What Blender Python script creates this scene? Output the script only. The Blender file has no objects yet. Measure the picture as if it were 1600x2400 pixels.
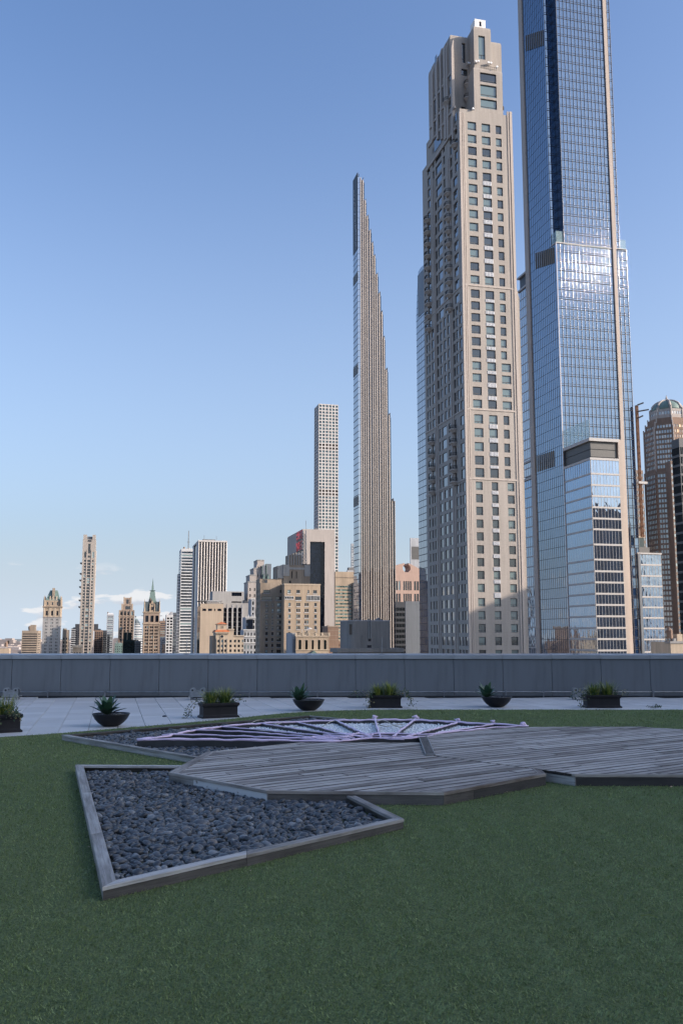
import bpy, bmesh, math, random
import numpy as np
from mathutils import Vector

random.seed(7)
RS = np.random.RandomState(11)
S = bpy.context.scene
COL = S.collection

# ------------------------------------------------------------------ camera
F = 2120.0                       # focal length in pixels of the 1600 x 2400 frame
PITCH = math.atan(287 / F)
EYE = 1.7                        # eye height above the roof terrace (z = 0)
STREET = -84.0
cam_d = bpy.data.cameras.new('camera')
cam = bpy.data.objects.new('camera', cam_d)
COL.objects.link(cam)
cam.location = (0, 0, EYE)
cam.rotation_euler = (math.pi / 2 + PITCH, 0, 0)
cam_d.sensor_width = 36
cam_d.sensor_fit = 'AUTO'
cam_d.lens = 36 * F / 2400
cam_d.clip_start = 0.1
cam_d.clip_end = 60000
S.camera = cam

# ------------------------------------------------------------------ sky and sun
GA = math.radians(14.16)         # street grid turned against the view
GW = Vector((math.cos(GA), math.sin(GA), 0))
GN = Vector((-math.sin(GA), math.cos(GA), 0))
SUN_EL = math.radians(22)
a = math.radians(27)
hs = GW * math.cos(a) - GN * math.sin(a)
SUN = Vector((hs.x * math.cos(SUN_EL), hs.y * math.cos(SUN_EL), math.sin(SUN_EL)))

w = bpy.data.worlds.new('World')
S.world = w
w.use_nodes = True
nt = w.node_tree
nt.nodes.clear()
wo = nt.nodes.new('ShaderNodeOutputWorld')
bg = nt.nodes.new('ShaderNodeBackground')
sky = nt.nodes.new('ShaderNodeTexSky')
sky.sky_type = 'NISHITA'
sky.sun_disc = False
sky.sun_elevation = SUN_EL
sky.sun_rotation = math.atan2(hs.x, hs.y)
sky.altitude = 0
sky.air_density = 1.0
sky.dust_density = 4.5
sky.ozone_density = 3.0
# small fair weather clouds low over the horizon, all round
tc = nt.nodes.new('ShaderNodeTexCoord')
def wmath(op, x, y=None, clamp=False):
    n = nt.nodes.new('ShaderNodeMath'); n.operation = op; n.use_clamp = clamp
    for i, v in enumerate((x, y)):
        if v is None: continue
        if isinstance(v, (int, float)): n.inputs[i].default_value = v
        else: nt.links.new(v, n.inputs[i])
    return n.outputs[0]
def wramp(val, lo, hi):
    n = nt.nodes.new('ShaderNodeMapRange'); n.interpolation_type = 'SMOOTHSTEP'
    nt.links.new(val, n.inputs[0])
    n.inputs[1].default_value = lo; n.inputs[2].default_value = hi
    return n.outputs[0]
def wnoise(scale, loc, det=5, nscale=9.0):
    m = nt.nodes.new('ShaderNodeMapping')
    nt.links.new(tc.outputs['Generated'], m.inputs[0])
    m.inputs['Scale'].default_value = scale
    m.inputs['Location'].default_value = loc
    n = nt.nodes.new('ShaderNodeTexNoise'); n.inputs['Scale'].default_value = nscale
    n.inputs['Detail'].default_value = det; n.inputs['Roughness'].default_value = 0.55
    nt.links.new(m.outputs[0], n.inputs['Vector'])
    return n.outputs[0]
sx = nt.nodes.new('ShaderNodeSeparateXYZ')
nt.links.new(tc.outputs['Generated'], sx.inputs[0])
elev = sx.outputs[2]
CL = (1, 1, 3.4)
n1 = wnoise(CL, (3.1, 0.4, 0.0), 7, 13)
big = wnoise((1, 1, 1), (0.7, 2.2, 0.0), 2, 2.2)
band = wmath('MULTIPLY', wramp(elev, -0.02, 0.0), wramp(elev, 0.085, 0.045))
thr = wmath('ADD', wmath('SUBTRACT', n1, wmath('MULTIPLY', wramp(elev, 0.0, 0.085), 0.10)), wmath('MULTIPLY', wmath('SUBTRACT', big, 0.5), 0.25))
cov = wmath('MULTIPLY', wramp(thr, 0.505, 0.56), band)
n2 = wnoise(CL, (3.1, 0.4, 0.022), 7, 13)
lit = wramp(wmath('SUBTRACT', n1, n2), -0.09, 0.09)
cc = nt.nodes.new('ShaderNodeMix'); cc.data_type = 'RGBA'
cc.inputs[6].default_value = (2.35, 2.5, 2.85, 1); cc.inputs[7].default_value = (3.75, 3.7, 3.7, 1)
nt.links.new(lit, cc.inputs[0])
mx = nt.nodes.new('ShaderNodeMix'); mx.data_type = 'RGBA'
nt.links.new(wmath('MULTIPLY', cov, 0.72), mx.inputs[0])
tint = nt.nodes.new('ShaderNodeMix'); tint.data_type = 'RGBA'; tint.blend_type = 'MULTIPLY'; tint.inputs[0].default_value = 1.0
nt.links.new(sky.outputs[0], tint.inputs[6]); tint.inputs[7].default_value = (0.89, 0.98, 1.12, 1)
# pale haze low over the horizon, the same all round
hz = nt.nodes.new('ShaderNodeMix'); hz.data_type = 'RGBA'
nt.links.new(wmath('ADD', wmath('MULTIPLY', wramp(elev, 0.13, 0.0), 0.40), wmath('MULTIPLY', wramp(elev, 0.62, 0.0), 0.42)), hz.inputs[0])
nt.links.new(tint.outputs[2], hz.inputs[6]); hz.inputs[7].default_value = (3.0, 3.5, 4.1, 1)
nt.links.new(hz.outputs[2], mx.inputs[6])
nt.links.new(cc.outputs[2], mx.inputs[7])
nt.links.new(mx.outputs[2], bg.inputs[0])
bg.inputs[1].default_value = 0.105
nt.links.new(bg.outputs[0], wo.inputs[0])

sl = bpy.data.lights.new('sun', 'SUN')
sl.energy = 2.6
sl.angle = math.radians(0.53)
sl.color = (1.0, 0.85, 0.71)
so = bpy.data.objects.new('sun', sl)
COL.objects.link(so)
so.rotation_euler = SUN.to_track_quat('Z', 'Y').to_euler()
so.location = (60, -20, 60)

S.view_settings.view_transform = 'Standard'
S.view_settings.look = 'None'
S.view_settings.gamma = 1
S.view_settings.use_curve_mapping = False
S.view_settings.exposure = 1.25

# ------------------------------------------------------------------ pixel rays to places
cP, sP = math.cos(PITCH), math.sin(PITCH)
def ray(px, py):
    x = (px - 800) / F; u = (1200 - py) / F
    return Vector((x, cP - u * sP, sP + u * cP))
def G(px, py, z=0.0):
    d = ray(px, py); t = (z - EYE) / d.z
    return Vector((d.x * t, d.y * t, z))
def G2(px, py, z=0.0):
    g = G(px, py, z); return (g.x, g.y)

# ------------------------------------------------------------------ materials
M = {}
def new_mat(name):
    m = bpy.data.materials.new(name); m.use_nodes = True
    t = m.node_tree; t.nodes.clear()
    out = t.nodes.new('ShaderNodeOutputMaterial')
    p = t.nodes.new('ShaderNodeBsdfPrincipled')
    t.links.new(p.outputs[0], out.inputs[0])
    M[name] = m
    return m, t, p
def c4(c): return (c[0], c[1], c[2], 1)
def nd(t, typ, **kw):
    n = t.nodes.new(typ)
    for k, v in kw.items(): setattr(n, k, v)
    return n
def mixc(t, fac, A, B):
    n = nd(t, 'ShaderNodeMix', data_type='RGBA')
    for i, v in ((0, fac), (6, A), (7, B)):
        if isinstance(v, (int, float)): n.inputs[i].default_value = v
        elif isinstance(v, tuple): n.inputs[i].default_value = c4(v)
        else: t.links.new(v, n.inputs[i])
    return n.outputs[2]
def mth(t, op, x, y=None, clamp=False):
    n = nd(t, 'ShaderNodeMath', operation=op, use_clamp=clamp)
    for i, v in enumerate((x, y)):
        if v is None: continue
        if isinstance(v, (int, float)): n.inputs[i].default_value = v
        else: t.links.new(v, n.inputs[i])
    return n.outputs[0]
def rng(t, v, a0, a1, b0=0.0, b1=1.0):
    n = nd(t, 'ShaderNodeMapRange')
    t.links.new(v, n.inputs[0])
    for i, q in enumerate((a0, a1, b0, b1)): n.inputs[i + 1].default_value = q
    return n.outputs[0]
def noise(t, scale, stretch=(1, 1, 1), det=4, rough=0.55, coord='Object'):
    tcn = nd(t, 'ShaderNodeTexCoord'); mp = nd(t, 'ShaderNodeMapping')
    t.links.new(tcn.outputs[coord], mp.inputs[0]); mp.inputs['Scale'].default_value = stretch
    n = nd(t, 'ShaderNodeTexNoise'); n.inputs['Scale'].default_value = scale
    n.inputs['Detail'].default_value = det; n.inputs['Roughness'].default_value = rough
    t.links.new(mp.outputs[0], n.inputs['Vector'])
    return n.outputs[0]
def bump(t, p, h, strength, dist):
    b = nd(t, 'ShaderNodeBump'); b.inputs['Strength'].default_value = strength
    b.inputs['Distance'].default_value = dist
    t.links.new(h, b.inputs['Height']); t.links.new(b.outputs[0], p.inputs['Normal'])
def rnd(t):
    oi = nd(t, 'ShaderNodeObjectInfo'); ge = nd(t, 'ShaderNodeNewGeometry')
    return mth(t, 'FRACT', mth(t, 'ADD', oi.outputs['Random'], ge.outputs['Random Per Island']))

def stone(name, c, var=0.22, scale=0.12, rough=0.85, streak=True, fine=0.0, metal=0.0, course=0.0):
    """masonry: broad weathering, vertical streaks, fine grain, faint coursing"""
    m, t, p = new_mat(name)
    n = noise(t, scale, (1, 1, 0.35), 5)
    k = rng(t, n, 0.3, 0.7, 1 - var, 1 + var * 0.6)
    if streak:
        s = noise(t, 0.9, (1, 1, 0.06), 3)
        k = mth(t, 'MULTIPLY', k, rng(t, s, 0.35, 0.7, 0.88, 1.07))
    if course:
        tcn = nd(t, 'ShaderNodeTexCoord'); sp = nd(t, 'ShaderNodeSeparateXYZ')
        t.links.new(tcn.outputs['Object'], sp.inputs[0])
        fr = mth(t, 'FRACT', mth(t, 'DIVIDE', sp.outputs[2], course))
        ln = rng(t, fr, 0.0, 0.07, 0.9, 1.0)
        k = mth(t, 'MULTIPLY', k, ln)
    g = noise(t, 2.3, (1, 1, 1), 2)
    k = mth(t, 'MULTIPLY', k, rng(t, g, 0.3, 0.7, 0.95, 1.05))
    hv = nd(t, 'ShaderNodeHueSaturation'); hv.inputs['Color'].default_value = c4(c)
    t.links.new(k, hv.inputs['Value'])
    t.links.new(hv.outputs[0], p.inputs['Base Color'])
    p.inputs['Roughness'].default_value = rough; p.inputs['Metallic'].default_value = metal
    return m
def glass(name, tint, refl=0.12, blind=0.0, blindc=(0.25, 0.33, 0.33), warm=0.0, wav=0.0, rough=0.03, vary=0.5, spec=None):
    """window pane: coated glass over a dim room; some panes show a drawn blind, a few glow amber"""
    m, t, p = new_mat(name)
    r = rnd(t)
    base = mixc(t, r, tuple(x * (1 - vary) for x in tint), tuple(x * (1 + vary) for x in tint))
    if blind:
        r2 = mth(t, 'FRACT', mth(t, 'MULTIPLY', r, 7.31))
        base = mixc(t, mth(t, 'LESS_THAN', r2, blind), base, blindc)
    t.links.new(base, p.inputs['Base Color'])
    p.inputs['Roughness'].default_value = rough
    f = min(refl, 0.6) ** 0.5
    p.inputs['IOR'].default_value = (1 + f) / (1 - f)
    if spec: p.inputs['Specular Tint'].default_value = c4(spec)
    if warm:
        r3 = mth(t, 'FRACT', mth(t, 'MULTIPLY', r, 13.7))
        e = mth(t, 'MULTIPLY', mth(t, 'LESS_THAN', r3, warm), 0.35)
        p.inputs['Emission Color'].default_value = (1, 0.6, 0.28, 1)
        t.links.new(e, p.inputs['Emission Strength'])
    if wav:
        # slow warps that differ from pane to pane
        tcn = nd(t, 'ShaderNodeTexCoord'); ad = nd(t, 'ShaderNodeVectorMath', operation='ADD'); cb = nd(t, 'ShaderNodeCombineXYZ')
        t.links.new(mth(t, 'MULTIPLY', r, 43.0), cb.inputs[0]); t.links.new(mth(t, 'MULTIPLY', r, 71.0), cb.inputs[2])
        t.links.new(tcn.outputs['Object'], ad.inputs[0]); t.links.new(cb.outputs[0], ad.inputs[1])
        mp = nd(t, 'ShaderNodeMapping'); t.links.new(ad.outputs[0], mp.inputs[0]); mp.inputs['Scale'].default_value = (1, 1, 0.45)
        nn = nd(t, 'ShaderNodeTexNoise'); nn.inputs['Scale'].default_value = 0.35; nn.inputs['Detail'].default_value = 2
        t.links.new(mp.outputs[0], nn.inputs['Vector'])
        bump(t, p, nn.outputs[0], 1.0, wav)
    return m
def plain(name, c, rough=0.5, metal=0.0, var=0.1, scale=3.0, bmp=0.0, bscale=30.0, spec=0.5):
    m, t, p = new_mat(name)
    n = noise(t, scale, (1, 1, 1), 4)
    t.links.new(mixc(t, rng(t, n, 0.3, 0.7), tuple(x * (1 - var) for x in c), tuple(min(1, x * (1 + var)) for x in c)), p.inputs['Base Color'])
    p.inputs['Roughness'].default_value = rough; p.inputs['Metallic'].default_value = metal
    p.inputs['Specular IOR Level'].default_value = spec
    if bmp: bump(t, p, noise(t, bscale, (1, 1, 1), 4), 0.6, bmp)
    return m

stone('limestone', (0.37, 0.328, 0.29), 0.10, 0.05, 0.8, True, course=1.37)
stone('limestone_trim', (0.45, 0.39, 0.345), 0.08, 0.05, 0.8, True)
stone('tower_stone', (0.42, 0.35, 0.30), 0.08, 0.1, 0.7, False, course=4.2)
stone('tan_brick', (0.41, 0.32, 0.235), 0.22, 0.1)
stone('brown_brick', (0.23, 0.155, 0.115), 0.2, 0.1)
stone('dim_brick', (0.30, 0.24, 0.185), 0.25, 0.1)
stone('pale_tan', (0.44, 0.35, 0.265), 0.1, 0.08, course=3.5)
stone('cream_stone', (0.50, 0.41, 0.31), 0.14, 0.2)
stone('grey_stone', (0.33, 0.32, 0.31), 0.15, 0.08)
stone('warm_grey', (0.40, 0.355, 0.325), 0.08, 0.05)
stone('dark_grey', (0.17, 0.165, 0.165), 0.15, 0.08)
stone('white_marble', (0.55, 0.515, 0.49), 0.08, 0.08)
stone('white_paint_wall', (0.55, 0.55, 0.55), 0.1, 0.1)
stone('pink_granite', (0.42, 0.29, 0.235), 0.08, 0.06)
stone('dark_slate', (0.05, 0.055, 0.065), 0.2, 0.1, 0.5)
stone('steel_panel', (0.15, 0.165, 0.185), 0.1, 0.2, 0.45, course=4.0)
stone('concrete', (0.24, 0.225, 0.21), 0.2, 0.12)
stone('patina', (0.15, 0.22, 0.20), 0.3, 0.2, 0.6)
stone('slate_blue', (0.09, 0.115, 0.125), 0.25, 0.2, 0.6)
stone('terracotta_roof', (0.52, 0.17, 0.07), 0.15, 0.5)
stone('ornate_grey', (0.36, 0.37, 0.39), 0.2, 0.15)
stone('ruddy_brick', (0.235, 0.17, 0.135), 0.2, 0.1)
stone('bronze_terracotta', (0.46, 0.405, 0.36), 0.2, 0.03, 0.42, False, metal=0.15)
stone('art_deco_tan', (0.34, 0.26, 0.205), 0.2, 0.1)
glass('pane', (0.018, 0.022, 0.026), 0.10, 0.10)
glass('pane_park', (0.018, 0.026, 0.03), 0.10, 0.42, (0.115, 0.165, 0.165), 0.0)
glass('pane_north', (0.02, 0.03, 0.04), 0.30, 0.0)
glass('pane_teal', (0.03, 0.075, 0.085), 0.10, 0.5, (0.07, 0.12, 0.12))
glass('pane_band', (0.035, 0.05, 0.065), 0.26, 0.12)
glass('pane_mint', (0.10, 0.20, 0.19), 0.30, 0.35, (0.32, 0.42, 0.38))
glass('pane_dark', (0.008, 0.012, 0.022), 0.035, 0.0, vary=0.3, wav=0.01)
glass('pane_warm', (0.05, 0.045, 0.045), 0.30, 0.35, (0.40, 0.32, 0.24), 0.0)
glass('pane_amber', (0.30, 0.15, 0.06), 0.16, 0.35, (0.45, 0.30, 0.17), 0.06)  # gleam of sunlit reflecting windows put into the pane colour and a glow
glass('curtain_glass', (0.012, 0.032, 0.085), 0.27, 0.0, wav=0.012, vary=0.15, spec=(0.66, 0.83, 1.0))
glass('curtain_glass_north', (0.018, 0.038, 0.08), 0.40, 0.0, wav=0.012, vary=0.3, spec=(0.70, 0.84, 1.0))
glass('podium_glass', (0.025, 0.04, 0.07), 0.44, 0.0, wav=0.11, vary=0.3, spec=(0.68, 0.82, 1.0))
glass('blue_tower_glass', (0.05, 0.09, 0.15), 0.42, 0.0, vary=0.2, wav=0.006)
glass('slender_glass', (0.012, 0.022, 0.04), 0.12, 0.0, vary=0.4, wav=0.0)
glass('slender_north', (0.04, 0.07, 0.12), 0.5, 0.0, vary=0.2, wav=0.01)
glass('teal_glass', (0.008, 0.018, 0.022), 0.06, 0.0, vary=0.4)
glass('green_glass', (0.014, 0.026, 0.026), 0.08, 0.0, vary=0.4)
plain('mullion', (0.03, 0.036, 0.055), 0.5, 0.0)
plain('fin_metal', (0.50, 0.46, 0.45), 0.3, 0.3)
plain('slab_edge', (0.42, 0.40, 0.385), 0.6)
plain('fin_chrome', (0.27, 0.255, 0.25), 0.13, 0.9)
plain('bronze_dark', (0.16, 0.13, 0.11), 0.38, 0.6)
plain('louvre', (0.10, 0.098, 0.095), 0.55, 0.3, 0.2)
plain('louvre_gold', (0.20, 0.14, 0.08), 0.5, 0.4, 0.3)
plain('window_frame', (0.06, 0.065, 0.07), 0.5)
plain('white_metal', (0.72, 0.72, 0.72), 0.45)
plain('spandrel_white', (0.56, 0.56, 0.57), 0.5)
plain('black_metal', (0.02, 0.022, 0.026), 0.5)
plain('white_box', (0.75, 0.73, 0.70), 0.6)
plain('red_letter', (0.42, 0.045, 0.06), 0.45)
plain('rust_mast', (0.18, 0.09, 0.05), 0.7, 0.0, 0.3)
plain('clear_rail', (0.35, 0.48, 0.50), 0.1, 0.0, 0.1)
M['clear_rail'].node_tree.nodes['Principled BSDF'].inputs['Alpha'].default_value = 0.35
stone('street', (0.10, 0.10, 0.10), 0.3, 0.004)
stone('far_city', (0.34, 0.29, 0.27), 0.35, 0.004, streak=False)
stone('far_hill', (0.16, 0.17, 0.16), 0.3, 0.002, streak=False)

# ------------------------------------------------------------------ mesh helpers
class MB:
    def __init__(self): self.v = []; self.f = []
    def add(self, vs, fs):
        n = len(self.v); self.v += [tuple(q) for q in vs]; self.f += [tuple(i + n for i in q) for q in fs]
    def quad(self, a, b, c, d): self.add((a, b, c, d), ((0, 1, 2, 3),))
    def box(self, x0, x1, y0, y1, z0, z1):
        self.add([(x0, y0, z0), (x1, y0, z0), (x1, y1, z0), (x0, y1, z0), (x0, y0, z1), (x1, y0, z1), (x1, y1, z1), (x0, y1, z1)],
                 ((0, 3, 2, 1), (4, 5, 6, 7), (0, 1, 5, 4), (1, 2, 6, 5), (2, 3, 7, 6), (3, 0, 4, 7)))
    def loft(self, rings, cap=True):
        n = len(rings[0]); vs = [q for r in rings for q in r]; fs = []
        for k in range(len(rings) - 1):
            for i in range(n):
                j = (i + 1) % n
                fs.append((k * n + i, k * n + j, (k + 1) * n + j, (k + 1) * n + i))
        if cap:
            fs.append(tuple(range(n - 1, -1, -1)))
            fs.append(tuple((len(rings) - 1) * n + i for i in range(n)))
        self.add(vs, fs)
    def prism(self, poly, z0, z1):
        self.loft([[(x, y, z0) for x, y in poly], [(x, y, z1) for x, y in poly]])
    def tube(self, pts, r, n=6, cap=True):
        pts = [Vector(p) for p in pts]
        rs = r if isinstance(r, (list, tuple)) else [r] * len(pts)
        rings = []
        for i, p in enumerate(pts):
            d = (pts[min(i + 1, len(pts) - 1)] - pts[max(i - 1, 0)]).normalized()
            up = Vector((0, 0, 1)) if abs(d.z) < 0.9 else Vector((1, 0, 0))
            s = d.cross(up).normalized(); u = s.cross(d)
            rings.append([tuple(p + (s * math.cos(2 * math.pi * k / n) + u * math.sin(2 * math.pi * k / n)) * rs[i]) for k in range(n)])
        self.loft(rings, cap)
    def build(self, name, mat, parent=None, loc=(0, 0, 0), rot=0.0, smooth=False, kind=None):
        me = bpy.data.meshes.new(name)
        me.from_pydata(self.v, [], self.f)
        if smooth: me.polygons.foreach_set('use_smooth', [True] * len(me.polygons))
        return link(name, me, mat, parent, loc, rot, kind)
def link(name, me, mat=None, parent=None, loc=(0, 0, 0), rot=0.0, kind=None):
    if mat is not None and not me.materials: me.materials.append(M[mat] if isinstance(mat, str) else mat)
    o = bpy.data.objects.new(name, me)
    COL.objects.link(o)
    o.location = loc; o.rotation_euler = (0, 0, rot) if isinstance(rot, (int, float)) else rot
    if parent is not None: o.parent = parent
    if kind: o['kind'] = kind
    return o
def empty(name, loc=(0, 0, 0), rot=0.0):
    o = bpy.data.objects.new(name, None); COL.objects.link(o)
    o.location = loc; o.rotation_euler = (0, 0, rot); o.empty_display_size = 0.2
    return o
def tag(o, label, cat, group=None):
    o['label'] = label; o['category'] = cat
    if group: o['group'] = group
    return o
def np_mesh(name, verts, faces, smooth=False):
    """verts (n,3), faces (m,k) numpy"""
    me = bpy.data.meshes.new(name)
    k = faces.shape[1]
    me.vertices.add(len(verts)); me.vertices.foreach_set('co', np.ascontiguousarray(verts, dtype=np.float32).ravel())
    me.loops.add(faces.size); me.loops.foreach_set('vertex_index', np.ascontiguousarray(faces, dtype=np.int32).ravel())
    me.polygons.add(len(faces))
    me.polygons.foreach_set('loop_start', np.arange(0, faces.size, k, dtype=np.int32))
    try: me.polygons.foreach_set('loop_total', np.full(len(faces), k, dtype=np.int32))
    except Exception: pass
    if smooth: me.polygons.foreach_set('use_smooth', np.ones(len(faces), dtype=bool))
    me.update(calc_edges=True)
    return me

# ------------------------------------------------------------------ buildings
class B:
    """a building on the street grid: local x runs along the front (left to right), y to the back, z up from the street"""
    def __init__(self, name, label, cat, px, d, py=1487, group=None, rot=0.0):
        r = ray(px, py); t = d / r.y
        self.o = Vector((r.x * t, d, STREET)); self.a = GA + rot
        self.root = tag(empty(name, self.o, self.a), label, cat, group)
        ca, sa = math.cos(-self.a), math.sin(-self.a)
        self.R = lambda v: Vector((v.x * ca - v.y * sa, v.x * sa + v.y * ca, v.z))
        self.c = self.R(Vector((0, 0, EYE)) - self.o)
    def W(self, px, py, y0=0.0):
        d = self.R(ray(px, py)); t = (y0 - self.c.y) / d.y
        return self.c.x + t * d.x, self.c.z + t * d.z
    def N(self, px, py, x0=0.0):
        d = self.R(ray(px, py)); t = (x0 - self.c.x) / d.x
        return self.c.y + t * d.y, self.c.z + t * d.z
    def part(self, name, mb, mat, **k): return mb.build(name, mat, self.root, **k)

def PW(y0=0.0): return lambda a, z, dep: (a, y0 + dep, z)
def PN(x0=0.0): return lambda a, z, dep: (x0 + dep, a, z)
def PS(x1): return lambda a, z, dep: (x1 - dep, a, z)
def PF(o, u):
    nx, ny = -u[1], u[0]
    return lambda a, z, dep: (o[0] + u[0] * a + nx * dep, o[1] + u[1] * a + ny * dep, z)

def facade(mb, P, a0, a1, z0, z1, wins, rec=0.4):
    """wall sheet with real recessed openings"""
    us = sorted(set([a0, a1] + [round(x, 4) for q in wins for x in q[:2] if a0 < x < a1]))
    zs = sorted(set([z0, z1] + [round(x, 4) for q in wins for x in q[2:4] if z0 < x < z1]))
    ua = np.array(us); za = np.array(zs)
    mask = np.zeros((len(zs) - 1, len(us) - 1), bool)
    um = (ua[1:] + ua[:-1]) / 2; zm = (za[1:] + za[:-1]) / 2
    for q in wins:
        iu = (um > q[0]) & (um < q[1]); iz = (zm > q[2]) & (zm < q[3])
        mask[np.ix_(iz, iu)] = True
    full = ~mask.any(axis=1)
    j = 0
    while j < len(zs) - 1:
        if full[j]:
            e = j
            while e + 1 < len(zs) - 1 and full[e + 1]: e += 1
            mb.quad(P(a0, zs[j], 0), P(a1, zs[j], 0), P(a1, zs[e + 1], 0), P(a0, zs[e + 1], 0)); j = e + 1; continue
        i = 0
        while i < len(us) - 1:
            if mask[j, i]: i += 1; continue
            e = i
            while e + 1 < len(us) - 1 and not mask[j, e + 1]: e += 1
            mb.quad(P(us[i], zs[j], 0), P(us[e + 1], zs[j], 0), P(us[e + 1], zs[j + 1], 0), P(us[i], zs[j + 1], 0)); i = e + 1
        j += 1
    for q in wins:
        b0, b1, c0, c1 = q[:4]
        for (pa, pz), (qa, qz) in (((b0, c0), (b1, c0)), ((b1, c0), (b1, c1)), ((b1, c1), (b0, c1)), ((b0, c1), (b0, c0))):
            mb.quad(P(pa, pz, 0), P(qa, qz, 0), P(qa, qz, rec), P(pa, pz, rec))
PANES = {}
def pane_box(mb, P, q, rec, th=0.06, tilt=0.0):
    b0, b1, c0, c1 = q[:4]
    if tilt:
        wa, wb = RS.uniform(-tilt, tilt) * (b1 - b0) / 2, RS.uniform(-tilt, tilt) * (c1 - c0) / 2
        t = [-wa - wb, wa - wb, wa + wb, -wa + wb]
    else: t = [0] * 4
    A = [P(b0, c0, rec + t[0]), P(b1, c0, rec + t[1]), P(b1, c1, rec + t[2]), P(b0, c1, rec + t[3])]
    Bk = [P(b0, c0, rec + th + t[0]), P(b1, c0, rec + th + t[1]), P(b1, c1, rec + th + t[2]), P(b0, c1, rec + th + t[3])]
    mb.add(A + Bk, ((0, 1, 2, 3), (7, 6, 5, 4), (0, 4, 5, 1), (1, 5, 6, 2), (2, 6, 7, 3), (3, 7, 4, 0)))
def panes(b, P, wins, mat, rec=0.4, each=False, name='window', tilt=0.0, frame=None, parent=None):
    root = parent or b.root
    if not wins: return []
    if not each:
        mb = MB()
        for q in wins: pane_box(mb, P, q, rec - 0.03, tilt=tilt)
        return [mb.build(name + '_panes', mat, root, kind='stuff')]
    out = []
    ex = Vector(P(1, 0, 0)) - Vector(P(0, 0, 0))
    for q in wins:
        wd, ht = round(q[1] - q[0], 2), round(q[3] - q[2], 2)
        key = (mat, wd, ht, round(ex.x, 3), round(ex.y, 3))
        if key not in PANES:
            mb = MB(); u = (ex.x, ex.y); PL = PF((0, 0), u)
            pane_box(mb, PL, (-wd / 2, wd / 2, -ht / 2, ht / 2), 0.0)
            me = bpy.data.meshes.new(name); me.from_pydata(mb.v, [], mb.f); me.materials.append(M[mat])
            fm = None
            if frame:
                mf = MB(); t = 0.16
                for (p0, p1, r0, r1) in ((-wd/2, wd/2, -ht/2, -ht/2+t), (-wd/2, wd/2, ht/2-t, ht/2), (-wd/2, -wd/2+t, -ht/2+t, ht/2-t), (wd/2-t, wd/2, -ht/2+t, ht/2-t),
                                         (-wd/2+t, wd/2-t, -ht/2+ht*.2, -ht/2+ht*.2+t), (-t/2, t/2, -ht/2+t, -ht/2+ht*.2)):
                    pane_box(mf, PL, (p0, p1, r0, r1), -0.1, 0.09)
                fm = bpy.data.meshes.new('frame'); fm.from_pydata(mf.v, [], mf.f); fm.materials.append(M[frame])
            PANES[key] = (me, fm)
        me, fm = PANES[key]
        o = link(name, me, None, root, P((q[0] + q[1]) / 2, (q[2] + q[3]) / 2, rec - 0.03))
        if fm: link('frame', fm, None, o)
        out.append(o)
    return out
def rest_of_box(mb, x0, x1, y0, y1, z0, z1, skip='W'):
    if 'W' not in skip: mb.quad((x0, y0, z0), (x1, y0, z0), (x1, y0, z1), (x0, y0, z1))
    if 'E' not in skip: mb.quad((x0, y1, z0), (x1, y1, z0), (x1, y1, z1), (x0, y1, z1))
    if 'N' not in skip: mb.quad((x0, y0, z0), (x0, y1, z0), (x0, y1, z1), (x0, y0, z1))
    if 'S' not in skip: mb.quad((x1, y0, z0), (x1, y1, z0), (x1, y1, z1), (x1, y0, z1))
    mb.quad((x0, y0, z1), (x1, y0, z1), (x1, y1, z1), (x0, y1, z1))

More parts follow.
